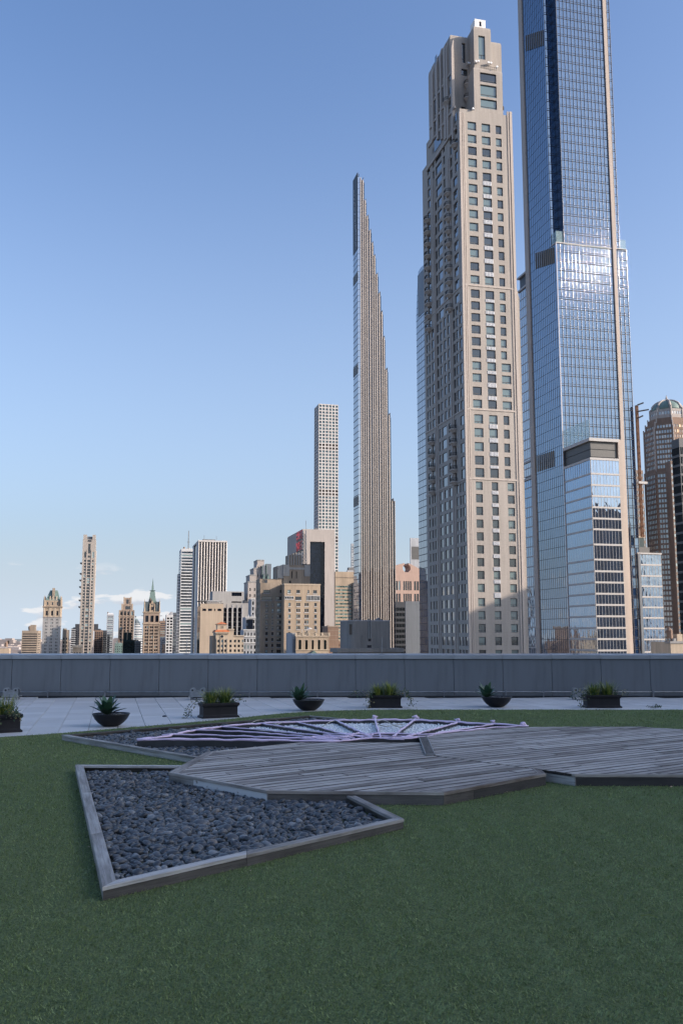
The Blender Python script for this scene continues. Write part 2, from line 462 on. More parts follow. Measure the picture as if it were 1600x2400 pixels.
def rows_cols(a0, a1, n, fw, z0, z1, fl, fh, ma=0.0, sill=0.3):
    """regular window grid between a0..a1, floors of height fl from the top down"""
    out = []
    mod = (a1 - a0 - 2 * ma) / n
    k = 0
    while True:
        zt = z1 - k * fl - fl * (1 - fh) * (1 - sill); zb = zt - fl * fh
        if zb < z0: break
        for i in range(n):
            c = a0 + ma + (i + 0.5) * mod
            out.append((c - mod * fw / 2, c + mod * fw / 2, zb, zt))
        k += 1
    return out
def simple(name, label, cat, xl, xr, xs, top, d, wall, gl, fl, n, fw=0.55, fh=0.55, ns=None, drop=None, each=False,
           rec=0.35, ma=0.02, y=None, sfw=None, smat=None, group=None, tilt=0.0, ret=False):
    """box building: front px xl..xr, side end px xs, roof at pixel row top, distance d, fl floor height, n bays"""
    b = B(name, label, cat, xl, d, y or 1487, group)
    yy = y or 1487
    Wd = b.W(xr, yy)[0]; H = b.W(xl, top)[1]
    side = 'N' if xs < xl else 'S'
    D = b.N(xs, yy, 0.0 if side == 'N' else Wd)[0]
    if D <= 1: D = Wd
    D = min(D, 45.0)
    b.Wd, b.D, b.H = Wd, D, H
    zl = max(0, b.W(xl, 1550)[1])
    drop = fl * 0.5 if drop is None else drop
    wins = rows_cols(0, Wd, n, fw, zl, H - drop, fl, fh, Wd * ma) if n else []
    mod = Wd * (1 - 2 * ma) / max(n, 1)
    ns = max(1, int(round(D / mod))) if ns is None else ns
    swins = rows_cols(0, D, ns, sfw or fw, zl, H - drop, fl, fh, D * ma) if ns else []
    mb = MB()
    facade(mb, PW(), 0, Wd, 0, H, wins, rec)
    Pside = PN(0) if side == 'N' else PS(Wd)
    facade(mb, Pside, 0, D, 0, H, swins, rec)
    rest_of_box(mb, 0, Wd, 0, D, 0, H, 'W' + side)
    mb.box(0.05, Wd - 0.05, 0.05, D - 0.05, H - 0.1, H + 0.9)
    b.part('wall', mb, wall)
    # roof clutter: stair head, tank, vents
    rr = random.Random(int(xl * 7 + top))
    if Wd > 9 and D > 7:
        x = rr.uniform(.15, .6) * Wd; q = MB(); q.box(x, x + Wd * .18, D * .3, D * .6, H + .9, H + rr.uniform(2.6, 3.8)); b.part('stair_head', q, wall)
        x = rr.uniform(.1, .8) * Wd; q = MB(); r_ = min(1.6, Wd * .09)
        q.tube([(x, D * .4, H + 2), (x, D * .4, H + 4.6)], r_, 8); q.tube([(x, D * .4, H + 4.6), (x, D * .4, H + 5.8)], [r_ * 1.1, .1], 8)
        for sx_ in (-1, 1): q.tube([(x + sx_ * r_ * .7, D * .4, H), (x + sx_ * r_ * .7, D * .4, H + 2)], .15, 4)
        b.part('roof_tank', q, 'brown_brick')
        q = MB()
        for k in range(4): xx = rr.uniform(.05, .9) * Wd; q.box(xx, xx + .9, D * .2, D * .2 + 1, H + .5, H + rr.uniform(1.5, 2.4))
        b.part('roof_vents', q, 'grey_stone')
    panes(b, PW(), wins, gl, rec, each)
    panes(b, Pside, swins, smat or gl, rec, False, 'side_window')
    return b
# ================================================================== THE SETTING
def structure(o): o['kind'] = 'structure'; return o

mb = MB()
n = 64
mb.v = [(0, 3000, STREET)] + [(13500 * math.sin(2 * math.pi * k / n), 13500 * math.cos(2 * math.pi * k / n), STREET) for k in range(n)]
mb.f = [(0, 1 + (k + 1) % n, 1 + k) for k in range(n)]
structure(mb.build('ground', 'street'))

# low hills along the far edge of the city
mb = MB(); prev = None
for k in range(81):
    az = math.radians(-34 + k * 68 / 80); r = 11500
    h = 8 + 14 * (0.5 + 0.5 * math.sin(k * 0.37 + 1)) + 10 * math.sin(k * 0.11) ** 2
    x, y = r * math.sin(az), r * math.cos(az)
    cur = [(x, y, STREET), (x * 1.03, y * 1.03, STREET + h), (x * 1.1, y * 1.1, STREET)]
    if prev:
        mb.quad(prev[0], cur[0], cur[1], prev[1]); mb.quad(prev[1], cur[1], cur[2], prev[2])
    prev = cur
structure(mb.build('hills', 'far_hill'))

# the far boroughs, read as one mass
mb = MB()
rr = random.Random(5)
for k in range(1500):
    az = math.radians(rr.uniform(-24, 24)); r = rr.uniform(3600, 9500)
    x, y = r * math.sin(az), r * math.cos(az)
    s = rr.uniform(14, 42); h = rr.uniform(10, 34) if rr.random() < 0.93 else rr.uniform(40, 62)
    mb.box(x - s, x + s, y - s, y + s, STREET, STREET + h)
for px, top, s in ((4, 1508, 26), (12, 1499, 22), (17, 1502, 20), (24, 1496, 20), (27, 1500, 18), (33, 1509, 26), (43, 1507, 24), (150, 1512, 30), (268, 1512, 26), (265, 1517, 30)):
    r_ = ray(px, top); t = 5200 / r_.y
    x, y, z = r_.x * t, 5200, EYE + r_.z * t
    mb.box(x - s, x + s, y - s, y + s, STREET, z)
o = mb.build('distant_city', 'far_city', kind='stuff')
tag(o, 'hazy mass of tiny far-off buildings low on the horizon', 'city')

# ---- roof terrace -------------------------------------------------
PARA_Y = 25.2
mb = MB(); mb.box(-30, 27.5, -30, PARA_Y + 0.35, STREET, -0.06)
structure(mb.build('terrace_slab', 'concrete'))

# artificial turf with its curved far edge
edge_px = [(-260, 1768), (-120, 1745), (0, 1728), (90, 1722), (186, 1714.6), (290, 1706), (400, 1697), (470, 1691), (540, 1685), (630, 1675), (700, 1669.5), (783, 1665.6), (880, 1663.6), (1000, 1663.2), (1300, 1663.2), (1600, 1663.6), (2300, 1664)]
edge = [G2(x, y, 0.012) for x, y in edge_px]
def catmull(pts, k=6):
    out = []
    for i in range(len(pts) - 1):
        p0 = pts[max(i - 1, 0)]; p1 = pts[i]; p2 = pts[i + 1]; p3 = pts[min(i + 2, len(pts) - 1)]
        for j in range(k):
            t = j / k
            out.append(tuple(0.5 * (2 * p1[q] + (p2[q] - p0[q]) * t + (2 * p0[q] - 5 * p1[q] + 4 * p2[q] - p3[q]) * t * t + (3 * p1[q] - p0[q] - 3 * p2[q] + p3[q]) * t ** 3) for q in range(len(p1))))
    return out + [tuple(pts[-1])]
edge = catmull(edge, 5)
edge = [(x + RS.uniform(-.006, .006), y + RS.uniform(-.012, .012)) for x, y in edge]
edge_x = np.array([p[0] for p in edge]); edge_y = np.array([p[1] for p in edge])
def turf_limit(x): return np.interp(x, edge_x, edge_y)

m, t, p = new_mat('turf')
n1_ = noise(t, 0.5, (1, 1, 1), 4); n2_ = noise(t, 60, (1, 0.8, 1), 3); n3_ = noise(t, 9, (1, 1, 1), 3)
base = mixc(t, rng(t, n1_, 0.35, 0.65), (0.145, 0.187, 0.078), (0.172, 0.212, 0.086))
base = mixc(t, rng(t, n2_, 0.30, 0.72), (0.06, 0.085, 0.042), base)
base = mixc(t, rng(t, n3_, 0.45, 0.75, 0, 0.35), base, (0.14, 0.155, 0.072))
t.links.new(base, p.inputs['Base Color']); p.inputs['Roughness'].default_value = 0.95
p.inputs['Specular IOR Level'].default_value = 0.15
bump(t, p, mth(t, 'ADD', n2_, mth(t, 'MULTIPLY', n3_, 0.8)), 0.9, 0.02)
mb = MB()
poly = [(x, y) for x, y in edge] + [(26, edge[-1][1]), (26, -20), (-28, -20), (-28, edge[0][1])]
bm = bmesh.new()
vs = [bm.verts.new((x, y, 0.012)) for x, y in poly]
f_ = bm.faces.new(vs)
bmesh.ops.triangulate(bm, faces=[f_])
me = bpy.data.meshes.new('turf'); bm.to_mesh(me); bm.free()
structure(link('turf', me, 'turf'))
# rolled edge of the turf
mb = MB()
for i in range(len(edge) - 1):
    (x0, y0), (x1, y1) = edge[i], edge[i + 1]
    mb.quad((x0, y0, 0.012), (x1, y1, 0.012), (x1, y1 + 0.012, -0.02), (x0, y0 + 0.012, -0.02))
structure(mb.build('turf_edge', 'turf'))

# turf pile: short curled blades in the part close enough to tell them
m, t, p = new_mat('turf_blade')
r_ = rnd(t)
n1_ = noise(t, 0.7, (1, 1, 1), 3); n4_ = noise(t, 5.0, (1, 1, 1), 2)
cA = mixc(t, rng(t, n1_, 0.3, 0.7), (0.215, 0.305, 0.125), (0.265, 0.355, 0.14))
cB = mixc(t, rng(t, n1_, 0.3, 0.7), (0.30, 0.335, 0.15), (0.26, 0.34, 0.14))
cC = mixc(t, r_, cA, cB)
cC = mixc(t, rng(t, n4_, 0.3, 0.62, 0.25, 0.0), cC, (0.085, 0.125, 0.06))
t.links.new(cC, p.inputs['Base Color']); p.inputs['Roughness'].default_value = 0.6
p.inputs['Specular IOR Level'].default_value = 0.25
def turf_blades():
    N = 760000
    # density falls off with distance
    yy = 2.4 * (24.0 / 2.4) ** (RS.rand(N) ** 0.95)
    xx = (RS.rand(N) * 2 - 1) * (yy * 0.40 + 2.6)
    ok = (yy < turf_limit(xx) - 0.02)
    xx, yy = xx[ok], yy[ok]; N = len(xx)
    sc = 0.75 + 0.055 * yy
    L = RS.uniform(0.010, 0.021, N) * sc; wd = RS.uniform(0.0013, 0.0026, N) * sc
    def fld(k):
        r = np.random.RandomState(k); q = np.zeros(N)
        for j in range(9):
            fx, fy = r.normal(0, 1, 2) * r.choice([7.0, 18.0, 40.0, 85.0]); q += np.sin(xx * fx + yy * fy + r.rand() * 6.28)
        return q / 3.0
    clump = np.clip(0.5 + 0.5 * fld(1), 0, 1)
    L *= 0.78 + 0.4 * clump
    az = 0.9 * fld(2) + RS.normal(0, 0.9, N) - 1.2; lean = RS.uniform(0.15, 1.0, N)
    dx, dy = np.cos(az), np.sin(az)
    sxx, syy = -np.sin(az + RS.uniform(-1, 1, N)), np.cos(az)
    b = np.stack([xx, yy, np.full(N, 0.010)], 1)
    side = np.stack([sxx * wd, syy * wd, np.zeros(N)], 1)
    tip = b + np.stack([dx * L * lean, dy * L * lean, L * (1.0 - 0.35 * lean)], 1)
    v = np.empty((N, 4, 3)); v[:, 0] = b - side; v[:, 1] = b + side; v[:, 2] = tip + side * .35; v[:, 3] = tip - side * .35
    f = np.arange(N)[:, None] * 4 + np.array([[0, 1, 2, 3]])
    return np_mesh('turf_pile', v.reshape(-1, 3), f)
o = link('turf_pile', turf_blades(), 'turf_blade', kind='stuff')
tag(o, 'short green pile of the artificial turf lawn', 'turf')

# ---- pavers, half a metre square, laid on the street grid ---------
m, t, p = new_mat('paver')
r_ = rnd(t)
n1_ = noise(t, 1.6, (1, 7, 1), 4); n2_ = noise(t, 14, (1, 3, 1), 3); n3_ = noise(t, 0.3, (1, 1, 1), 3, coord='Generated')
b_ = mixc(t, r_, (0.44, 0.43, 0.42), (0.55, 0.54, 0.53))
b_ = mixc(t, rng(t, n1_, 0.42, 0.75, 0, 0.4), b_, (0.34, 0.325, 0.315))
b_ = mixc(t, rng(t, n2_, 0.5, 0.8, 0, 0.35), b_, (0.52, 0.515, 0.51))
t.links.new(b_, p.inputs['Base Color']); p.inputs['Roughness'].default_value = 0.55
p.inputs['Specular IOR Level'].default_value = 0.4
bump(t, p, n2_, 0.25, 0.004)
plain('joint_dark', (0.035, 0.036, 0.04), 0.9)
terr = structure(empty('terrace_paving', (0, 20, 0)))
mb = MB(); mb.box(-28, 26, 9, PARA_Y, -0.055, -0.022)
structure(mb.build('paver_bedding', 'joint_dark', terr, loc=(0, -20, 0)))
P0 = 0.51
# reference joint: passes the pixel (179, 1637)
ref = G(179, 1637); ru = ref.dot(GW) % P0
cand = []
for i in range(-60, 61):
    for j in range(10, 70):
        c = GW * (ru + (i + .5) * P0) + GN * ((j + .5) * P0)
        if c.y > PARA_Y - 0.2 or c.x < -26 or c.x > 24: continue
        if c.y < turf_limit(c.x) - 0.45: continue
        cand.append((abs(c.x) > c.y * 0.385 + 0.4, c.length, c))
cand.sort(key=lambda q: (q[0], q[1]))
def paver_mesh(seed):
    h = P0 / 2 - 0.0035; b2 = 0.006
    mb = MB()
    mb.loft([[(-h, -h, -0.03), (h, -h, -0.03), (h, h, -0.03), (-h, h, -0.03)],
             [(-h, -h, -b2), (h, -h, -b2), (h, h, -b2), (-h, h, -b2)],
             [(-h + b2, -h + b2, 0), (h - b2, -h + b2, 0), (h - b2, h - b2, 0), (-h + b2, h - b2, 0)]])
    return mb
pm = None; rest = MB()
for k, (off, dd, c) in enumerate(cand):
    dz = random.uniform(-0.003, 0.002)
    if k < 300:
        if pm is None:
            o = paver_mesh(0).build('paver', 'paver', terr); pm = o.data
        else: o = link('paver', pm, None, terr)
        o.location = (c.x, c.y - 20, dz); o.rotation_euler = (random.uniform(-.002, .002), random.uniform(-.002, .002), GA)
    else:
        q = paver_mesh(0); ca, sa = math.cos(GA), math.sin(GA)
        rest.add([(c.x + x * ca - y * sa, c.y - 20 + x * sa + y * ca, z + dz) for x, y, z in q.v], q.f)
rest.build('far_pavers', 'paver', terr, kind='stuff')

# ---- parapet ------------------------------------------------------
m, t, p = new_mat('parapet_panel')
n1_ = noise(t, 0.8, (1, 1, 0.25), 5); n2_ = noise(t, 7, (1, 1, 0.12), 4); r_ = rnd(t)
b_ = mixc(t, rng(t, n1_, 0.3, 0.7), (0.125, 0.14, 0.158), (0.165, 0.178, 0.195))
b_ = mixc(t, rng(t, n2_, 0.48, 0.74, 0, 0.6), b_, (0.10, 0.105, 0.115))
b_ = mixc(t, mth(t, 'MULTIPLY', r_, 0.25), b_, (0.20, 0.21, 0.225))
t.links.new(b_, p.inputs['Base Color']); p.inputs['Roughness'].default_value = 0.42; p.inputs['Metallic'].default_value = 0.25
bump(t, p, n1_, 0.15, 0.02)
plain('coping', (0.30, 0.315, 0.335), 0.4, 0.4, 0.12, 1.5)
plain('galvanised', (0.27, 0.285, 0.30), 0.45, 0.6, 0.25, 6)
plain('old_galvanised', (0.22, 0.23, 0.25), 0.5, 0.5, 0.3, 6)
par = tag(empty('parapet', (0, PARA_Y, 0)), 'long grey metal parapet wall along the terrace edge', 'wall')
PH = 1.145
mb = MB(); mb.box(-30, 27.4, 0.06, 0.34, -0.05, PH - 0.02)
mb.build('core', 'dark_slate', par)
mb = MB(); mb.box(-30, 27.4, 0.0, 0.06, -0.02, 0.035)
mb.build('base_gap', 'black_metal', par)
j0 = G(833, 1634).x * PARA_Y / G(833, 1634).y
PANEL = 112.6 / F * PARA_Y * 1.006
mb = MB(); g = 0.005
mb.loft([[(-PANEL / 2 + g, 0.05, 0.035), (PANEL / 2 - g, 0.05, 0.035), (PANEL / 2 - g, 0.05, PH - 0.125), (-PANEL / 2 + g, 0.05, PH - 0.125)],
         [(-PANEL / 2 + g, 0.004, 0.035), (PANEL / 2 - g, 0.004, 0.035), (PANEL / 2 - g, 0.004, PH - 0.125), (-PANEL / 2 + g, 0.004, PH - 0.125)],
         [(-PANEL / 2 + g + .006, 0.0, 0.04), (PANEL / 2 - g - .006, 0.0, 0.04), (PANEL / 2 - g - .006, 0.0, PH - 0.13), (-PANEL / 2 + g + .006, 0.0, PH - 0.13)]])
pm = None; cm = None
for i in range(-16, 16):
    x = j0 + (i + 0.5) * PANEL
    if pm is None: o = mb.build('panel', 'parapet_panel', par); pm = o.data
    else: o = link('panel', pm, None, par)
    o.location = (x, random.uniform(-.003, .003), 0)
    if cm is None:
        q = MB(); h = PANEL / 2 - 0.004
        q.add([(-h, -0.045, PH - 0.11), (h, -0.045, PH - 0.11), (h, -0.045, PH - 0.012), (-h, -0.045, PH - 0.012), (-h, -0.03, PH), (h, -0.03, PH), (h, 0.37, PH + 0.03), (-h, 0.37, PH + 0.03),
               (-h, 0.0, PH - 0.11), (h, 0.0, PH - 0.11), (-h, 0.37, PH - 0.08), (h, 0.37, PH - 0.08)],
              ((0, 1, 2, 3), (3, 2, 5, 4), (4, 5, 6, 7), (8, 9, 1, 0), (7, 6, 11, 10), (0, 3, 4, 7, 10, 8), (1, 9, 11, 6, 5, 2)))
        o = q.build('coping', 'coping', par); cm = o.data
    else: o = link('coping', cm, None, par)
    o.location = (x, random.uniform(-.002, .002), random.uniform(-.003, .003))
    q = MB(); q.tube([(-PANEL / 2, 0.03, 0), (-PANEL / 2, 0.0295, PH - .01)], 0.001, 4)
# conduit along the foot of the parapet
pipe = tag(empty('conduit_pipe', (0, PARA_Y - 0.07, 0)), 'thin metal conduit running along the foot of the grey parapet', 'pipe')
mb = MB(); mb.tube([(-30, 0, .145), (27, 0, .145)], 0.017, 8); mb.build('tube', 'galvanised', pipe, smooth=True)
for px in (127, 258, 589, 945, 1035, 1177, 1263, 1515, 745, 1340):
    x = (px - 800) / F * PARA_Y
    q = MB(); q.box(x - .02, x + .02, -.028, .05, .118, .175); q.box(x - .012, x + .012, -.03, .0, .0, .118); q.build('bracket', 'old_galvanised', pipe)

def anchor(px, d, label, full=True):
    x = (px - 800) / F * d
    r0 = tag(empty('anchor_bracket', (x, d, 0)), label, 'bracket', 'steel roof anchors by the parapet')
    q = MB(); q.box(-.22, .22, -.16, .16, .075, .10); q.build('base_plate', 'galvanised', r0)
    for sx_ in (-.16, .16):
        for sy in (-.11, .11):
            q = MB(); q.tube([(sx_, sy, 0), (sx_, sy, .12)], .02, 6); q.build('stud', 'old_galvanised', r0)
    bmx = bmesh.new()
    def plate(y):
        # upright plate with two round lugs and holes
        q = MB(); outer = []; 
        pts = [(-.2, .10), (.2, .10), (.2, .20)]
        for k in range(7): aa = math.pi * k / 6; pts.append((.13 + .07 * math.cos(aa), .24 + .07 * math.sin(aa)))
        pts += [(.045, .24), (-.045, .24)]
        for k in range(7): aa = math.pi * k / 6; pts.append((-.13 + .07 * math.cos(aa), .24 + .07 * math.sin(aa)))
        pts += [(-.2, .20)]
        q.loft([[(px_, y, z) for px_, z in pts], [(px_, y + .018, z) for px_, z in pts]])
        o_ = q.build('lug_plate', 'galvanised', r0)
        for hx in (-.13, .13):
            h = MB(); h.tube([(hx, y - .003, .245), (hx, y + .021, .245)], .028, 10); h.build('pin_hole', 'black_metal', r0)
    plate(-.10); plate(.07); bmx.free()
    return r0
anchor(42, 24.3, 'galvanised roof anchor bracket at the far left of the parapet')
anchor(470, 24.3, 'galvanised roof anchor bracket behind the long planter with the trailing vine')
anchor(1348, 24.3, 'weathered roof anchor bracket beside the rightmost black planter')
# slim rods standing on the coping
for px, top, lab in ((441, 1496, 'thin rod on the parapet in front of the striped glass tower'), (893, 1493, 'thin bent rod on the parapet in front of the curved concrete house'), (1341, 1502, 'thin pale rod on the parapet below the blue glass tower')):
    x = (px - 800) / F * (PARA_Y + .15); r_ = ray(px, top); z = EYE + r_.z * (PARA_Y + .15) / r_.y
    r0 = tag(empty('coping_rod', (x, PARA_Y + .15, PH)), lab, 'rod', 'rods along the parapet')
    q = MB(); q.tube([(0, 0, -.02), (.004, 0, .12), (.012, 0, z - PH)], [.012, .008, .007], 6); q.build('rod', 'galvanised', r0)
    q = MB(); q.box(-.07, .07, -.05, .05, .016, .028); q.build('foot_plate', 'galvanised', r0)

# ================================================================== TIMBER, PEBBLES, DECK
def wood(name, dark, light, grain=9.0, patch=1.2, worn=0.5, painted=None):
    m, t, p = new_mat(name)
    r_ = rnd(t)
    tcn = nd(t, 'ShaderNodeTexCoord'); oi = nd(t, 'ShaderNodeObjectInfo')
    off = nd(t, 'ShaderNodeVectorMath', operation='ADD')
    cmb = nd(t, 'ShaderNodeCombineXYZ'); t.links.new(mth(t, 'MULTIPLY', oi.outputs['Random'], 40), cmb.inputs[0]); t.links.new(mth(t, 'MULTIPLY', oi.outputs['Random'], 17), cmb.inputs[1])
    t.links.new(tcn.outputs['Object'], off.inputs[0]); t.links.new(cmb.outputs[0], off.inputs[1])
    def nz(scale, st, det=5):
        mp = nd(t, 'ShaderNodeMapping'); t.links.new(off.outputs[0], mp.inputs[0]); mp.inputs['Scale'].default_value = st
        n_ = nd(t, 'ShaderNodeTexNoise'); n_.inputs['Scale'].default_value = scale; n_.inputs['Detail'].default_value = det; n_.inputs['Roughness'].default_value = 0.6
        t.links.new(mp.outputs[0], n_.inputs['Vector']); return n_.outputs[0]
    g1 = nz(grain, (0.25, 6, 6)); g2 = nz(grain * 3, (0.12, 8, 8), 3); pt = nz(patch, (0.7, 4.5, 1), 4)
    k = mth(t, 'ADD', mth(t, 'MULTIPLY', rng(t, g1, 0.3, 0.7), 0.45), mth(t, 'MULTIPLY', rng(t, pt, 0.33, 0.67), worn))
    k = mth(t, 'ADD', k, mth(t, 'MULTIPLY', mth(t, 'SUBTRACT', r_, 0.5), 0.75))
    b_ = mixc(t, mth(t, 'ADD', k, 0.0, True), dark, light)
    b_ = mixc(t, rng(t, g2, 0.56, 0.7, 0, 0.7), b_, tuple(x * 0.45 for x in dark))
    if painted:
        chip = nz(7, (1, 1, 1.6), 5); low = nd(t, 'ShaderNodeSeparateXYZ'); t.links.new(tcn.outputs['Object'], low.inputs[0])
        b_ = mixc(t, rng(t, mth(t, 'ADD', chip, mth(t, 'MULTIPLY', low.outputs[2], 0.9)), 0.40, 0.47), b_, painted)
    t.links.new(b_, p.inputs['Base Color'])
    p.inputs['Roughness'].default_value = 0.7; p.inputs['Specular IOR Level'].default_value = 0.35
    bump(t, p, mth(t, 'ADD', g1, g2), 0.5, 0.006)
    return m
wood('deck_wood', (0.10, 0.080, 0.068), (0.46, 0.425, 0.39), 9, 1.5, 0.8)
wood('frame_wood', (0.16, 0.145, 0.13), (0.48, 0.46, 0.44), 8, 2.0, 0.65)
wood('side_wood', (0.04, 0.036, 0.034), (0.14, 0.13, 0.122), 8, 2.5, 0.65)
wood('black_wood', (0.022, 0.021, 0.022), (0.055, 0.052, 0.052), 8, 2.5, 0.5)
wood('painted_wood', (0.10, 0.07, 0.055), (0.22, 0.19, 0.17), 8, 2.5, 0.5, painted=(0.58, 0.58, 0.58))
plain('plank_edge', (0.028, 0.024, 0.021), 0.9, 0, 0.4, 9)
plain('soil', (0.016, 0.016, 0.017), 0.95, 0, 0.3, 8)

def prism_obj(name, poly, z0, z1, mat, parent, ang=0.0, bev=0.004):
    """a board: polygon extruded, its own x axis along the grain, top edges eased"""
    px_, py_ = parent.location.x, parent.location.y; pz = parent.location.z
    cx = sum(q[0] for q in poly) / len(poly); cy = sum(q[1] for q in poly) / len(poly)
    ca, sa = math.cos(-ang), math.sin(-ang)
    loc = [((x - cx) * ca - (y - cy) * sa, (x - cx) * sa + (y - cy) * ca) for x, y in poly]
    ar = sum(loc[i][0] * loc[(i + 1) % len(loc)][1] - loc[(i + 1) % len(loc)][0] * loc[i][1] for i in range(len(loc)))
    if ar < 0: loc.reverse()
    inn = offset_poly(loc, [bev] * len(loc)) if bev else loc
    mb = MB(); h = z1 - z0
    mb.loft([[(x, y, 0) for x, y in loc], [(x, y, h - bev) for x, y in loc], [(x, y, h) for x, y in inn]])
    o = mb.build(name, mat, parent, loc=(cx - px_, cy - py_, z0 - pz), rot=ang)
    if name == 'plank':                      # grimy arrises and edges of each board
        o.data.materials.append(M['plank_edge']); k = len(loc)
        for i in range(2 * k): o.data.polygons[i].material_index = 1
    return o
def offset_poly(poly, ds):
    """inset a counter-clockwise polygon, distance per edge"""
    n = len(poly); L = []
    for i in range(n):
        (x0, y0), (x1, y1) = poly[i], poly[(i + 1) % n]
        l = math.hypot(x1 - x0, y1 - y0) or 1e-9; nx, ny = -(y1 - y0) / l, (x1 - x0) / l
        L.append(((x0 + nx * ds[i], y0 + ny * ds[i]), ((x1 - x0) / l, (y1 - y0) / l)))
    out = []
    for i in range(n):
        (p, d), (q, e) = L[i - 1], L[i]
        den = d[0] * e[1] - d[1] * e[0]
        if abs(den) < 1e-6: out.append(q); continue
        tt = ((q[0] - p[0]) * e[1] - (q[1] - p[1]) * e[0]) / den
        out.append((p[0] + d[0] * tt, p[1] + d[1] * tt))
    return out
def clip_half(poly, nx, ny, c):
    out = []
    for i in range(len(poly)):
        p, q = poly[i], poly[(i + 1) % len(poly)]
        dp, dq = p[0] * nx + p[1] * ny - c, q[0] * nx + q[1] * ny - c
        if dp >= 0: out.append(p)
        if dp * dq < 0:
            t_ = dp / (dp - dq); out.append((p[0] + (q[0] - p[0]) * t_, p[1] + (q[1] - p[1]) * t_))
    return out
def area(poly): return 0.5 * sum(poly[i][0] * poly[(i + 1) % len(poly)][1] - poly[(i + 1) % len(poly)][0] * poly[i][1] for i in range(len(poly)))
def inside(poly, x, y):
    c = False
    for i in range(len(poly)):
        (x0, y0), (x1, y1) = poly[i], poly[i - 1]
        if (y0 > y) != (y1 > y) and x < (x1 - x0) * (y - y0) / (y1 - y0) + x0: c = not c
    return c

# ---- decks --------------------------------------------------------
DZ = 0.14
def g(px, py, z=DZ): return G2(px, py, z)
PL = math.radians(36.5)
P1, P2, P3, P4, P5, P5b = g(395.5, 1810), g(483, 1762.5), g(625, 1853), g(1040, 1857), g(1279, 1813), g(1268, 1804.5)
s1, pl1, pl2 = g(1017, 1771.5), g(979, 1726), g(999, 1722.5)
bk1, bk2 = g(705, 1740), g(981, 1740)
Q1, Q2 = g(1346, 1815), g(1274, 1805)
def planks(root, poly, wdt, ang, z0, z1, seed, Lmin=1.4, Lmax=3.6):
    rr = random.Random(seed)
    ux, uy = math.cos(ang), math.sin(ang); nx, ny = -uy, ux
    lo = min(x * nx + y * ny for x, y in poly); hi = max(x * nx + y * ny for x, y in poly)
    v = lo - rr.uniform(0, wdt); gap = 0.013
    while v < hi:
        strip = clip_half(clip_half(poly, nx, ny, v + gap / 2), -nx, -ny, -(v + wdt - gap / 2))
        if len(strip) >= 3 and abs(area(strip)) > 1e-3:
            a0 = min(x * ux + y * uy for x, y in strip); a1 = max(x * ux + y * uy for x, y in strip)
            c = a0 - rr.uniform(0, Lmax)
            while c < a1:
                l = rr.uniform(Lmin, Lmax)
                if a1 - (c + l) < 0.35: l = a1 - c + 0.1
                if c + l > a0:
                    seg = clip_half(clip_half(strip, ux, uy, c + 0.0015), -ux, -uy, -(c + l - 0.0015))
                    q = []
                    for p_ in seg:
                        if not q or math.hypot(p_[0] - q[-1][0], p_[1] - q[-1][1]) > 0.004: q.append(p_)
                    if len(q) >= 3 and math.hypot(q[0][0] - q[-1][0], q[0][1] - q[-1][1]) < 0.004: q.pop()
                    if len(q) >= 3 and abs(area(q)) > 4e-4:
                        dz = rr.uniform(-0.0025, 0.0015)
                        prism_obj('plank', q, z0 + dz, z1 + dz, 'deck_wood', root, ang, 0.0055)
                c += l
        v += wdt
def strip_along(p, q, w_, left=True):
    dx, dy = q[0] - p[0], q[1] - p[1]; l = math.hypot(dx, dy); nx, ny = -dy / l, dx / l
    s_ = 1 if left else -1
    return [p, q, (q[0] + nx * w_ * s_, q[1] + ny * w_ * s_), (p[0] + nx * w_ * s_, p[1] + ny * w_ * s_)], math.atan2(dy, dx)

deckL = tag(empty('deck_platform', (P4[0], P4[1], 0)), 'weathered grey plank deck with a white-painted side, nearer of the two', 'deck', 'low timber decks')
polyL = [P1, P3, P4, P5, P5b, s1, (s1[0] - .01, bk2[1]), bk1, P2]          # counter-clockwise seen from above
bw = [0.045, 0.03, 0.085, 0.09, 0.0, 0.0, 0.0, 0.03, 0.12]
inL = offset_poly(polyL, [b_ + 0.004 if b_ else 0.0 for b_ in bw])
planks(deckL, inL, 0.14, PL, DZ - 0.028, DZ, 3)
for i, b_ in enumerate(bw):
    if not b_: continue
    p_, q_ = polyL[i], polyL[(i + 1) % len(polyL)]
    quad_ = [p_, q_, inL[(i + 1) % len(polyL)], inL[i]]
    prism_obj('border_board', quad_, DZ - 0.03, DZ + 0.001, 'deck_wood', deckL, math.atan2(q_[1] - p_[1], q_[0] - p_[0]), 0.003)
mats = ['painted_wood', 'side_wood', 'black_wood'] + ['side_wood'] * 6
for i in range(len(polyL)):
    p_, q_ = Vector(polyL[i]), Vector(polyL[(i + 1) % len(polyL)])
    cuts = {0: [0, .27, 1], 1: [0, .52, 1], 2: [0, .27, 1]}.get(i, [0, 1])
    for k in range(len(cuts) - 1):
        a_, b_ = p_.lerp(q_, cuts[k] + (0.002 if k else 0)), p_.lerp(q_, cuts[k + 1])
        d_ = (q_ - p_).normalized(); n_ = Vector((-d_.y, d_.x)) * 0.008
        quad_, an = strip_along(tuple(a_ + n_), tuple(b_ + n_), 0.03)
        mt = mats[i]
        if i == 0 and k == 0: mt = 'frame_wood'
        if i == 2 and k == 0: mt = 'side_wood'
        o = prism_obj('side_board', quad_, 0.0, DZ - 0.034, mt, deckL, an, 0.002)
        if i == 0 and k == 1: o['label'] = 'peeling white-painted side board of the deck'
mb = MB(); ip = offset_poly(polyL, [0.06] * len(polyL))
mb.prism([(x - P4[0], y - P4[1]) for x, y in ip], 0.0, DZ - 0.035); mb.build('joists', 'black_metal', deckL)

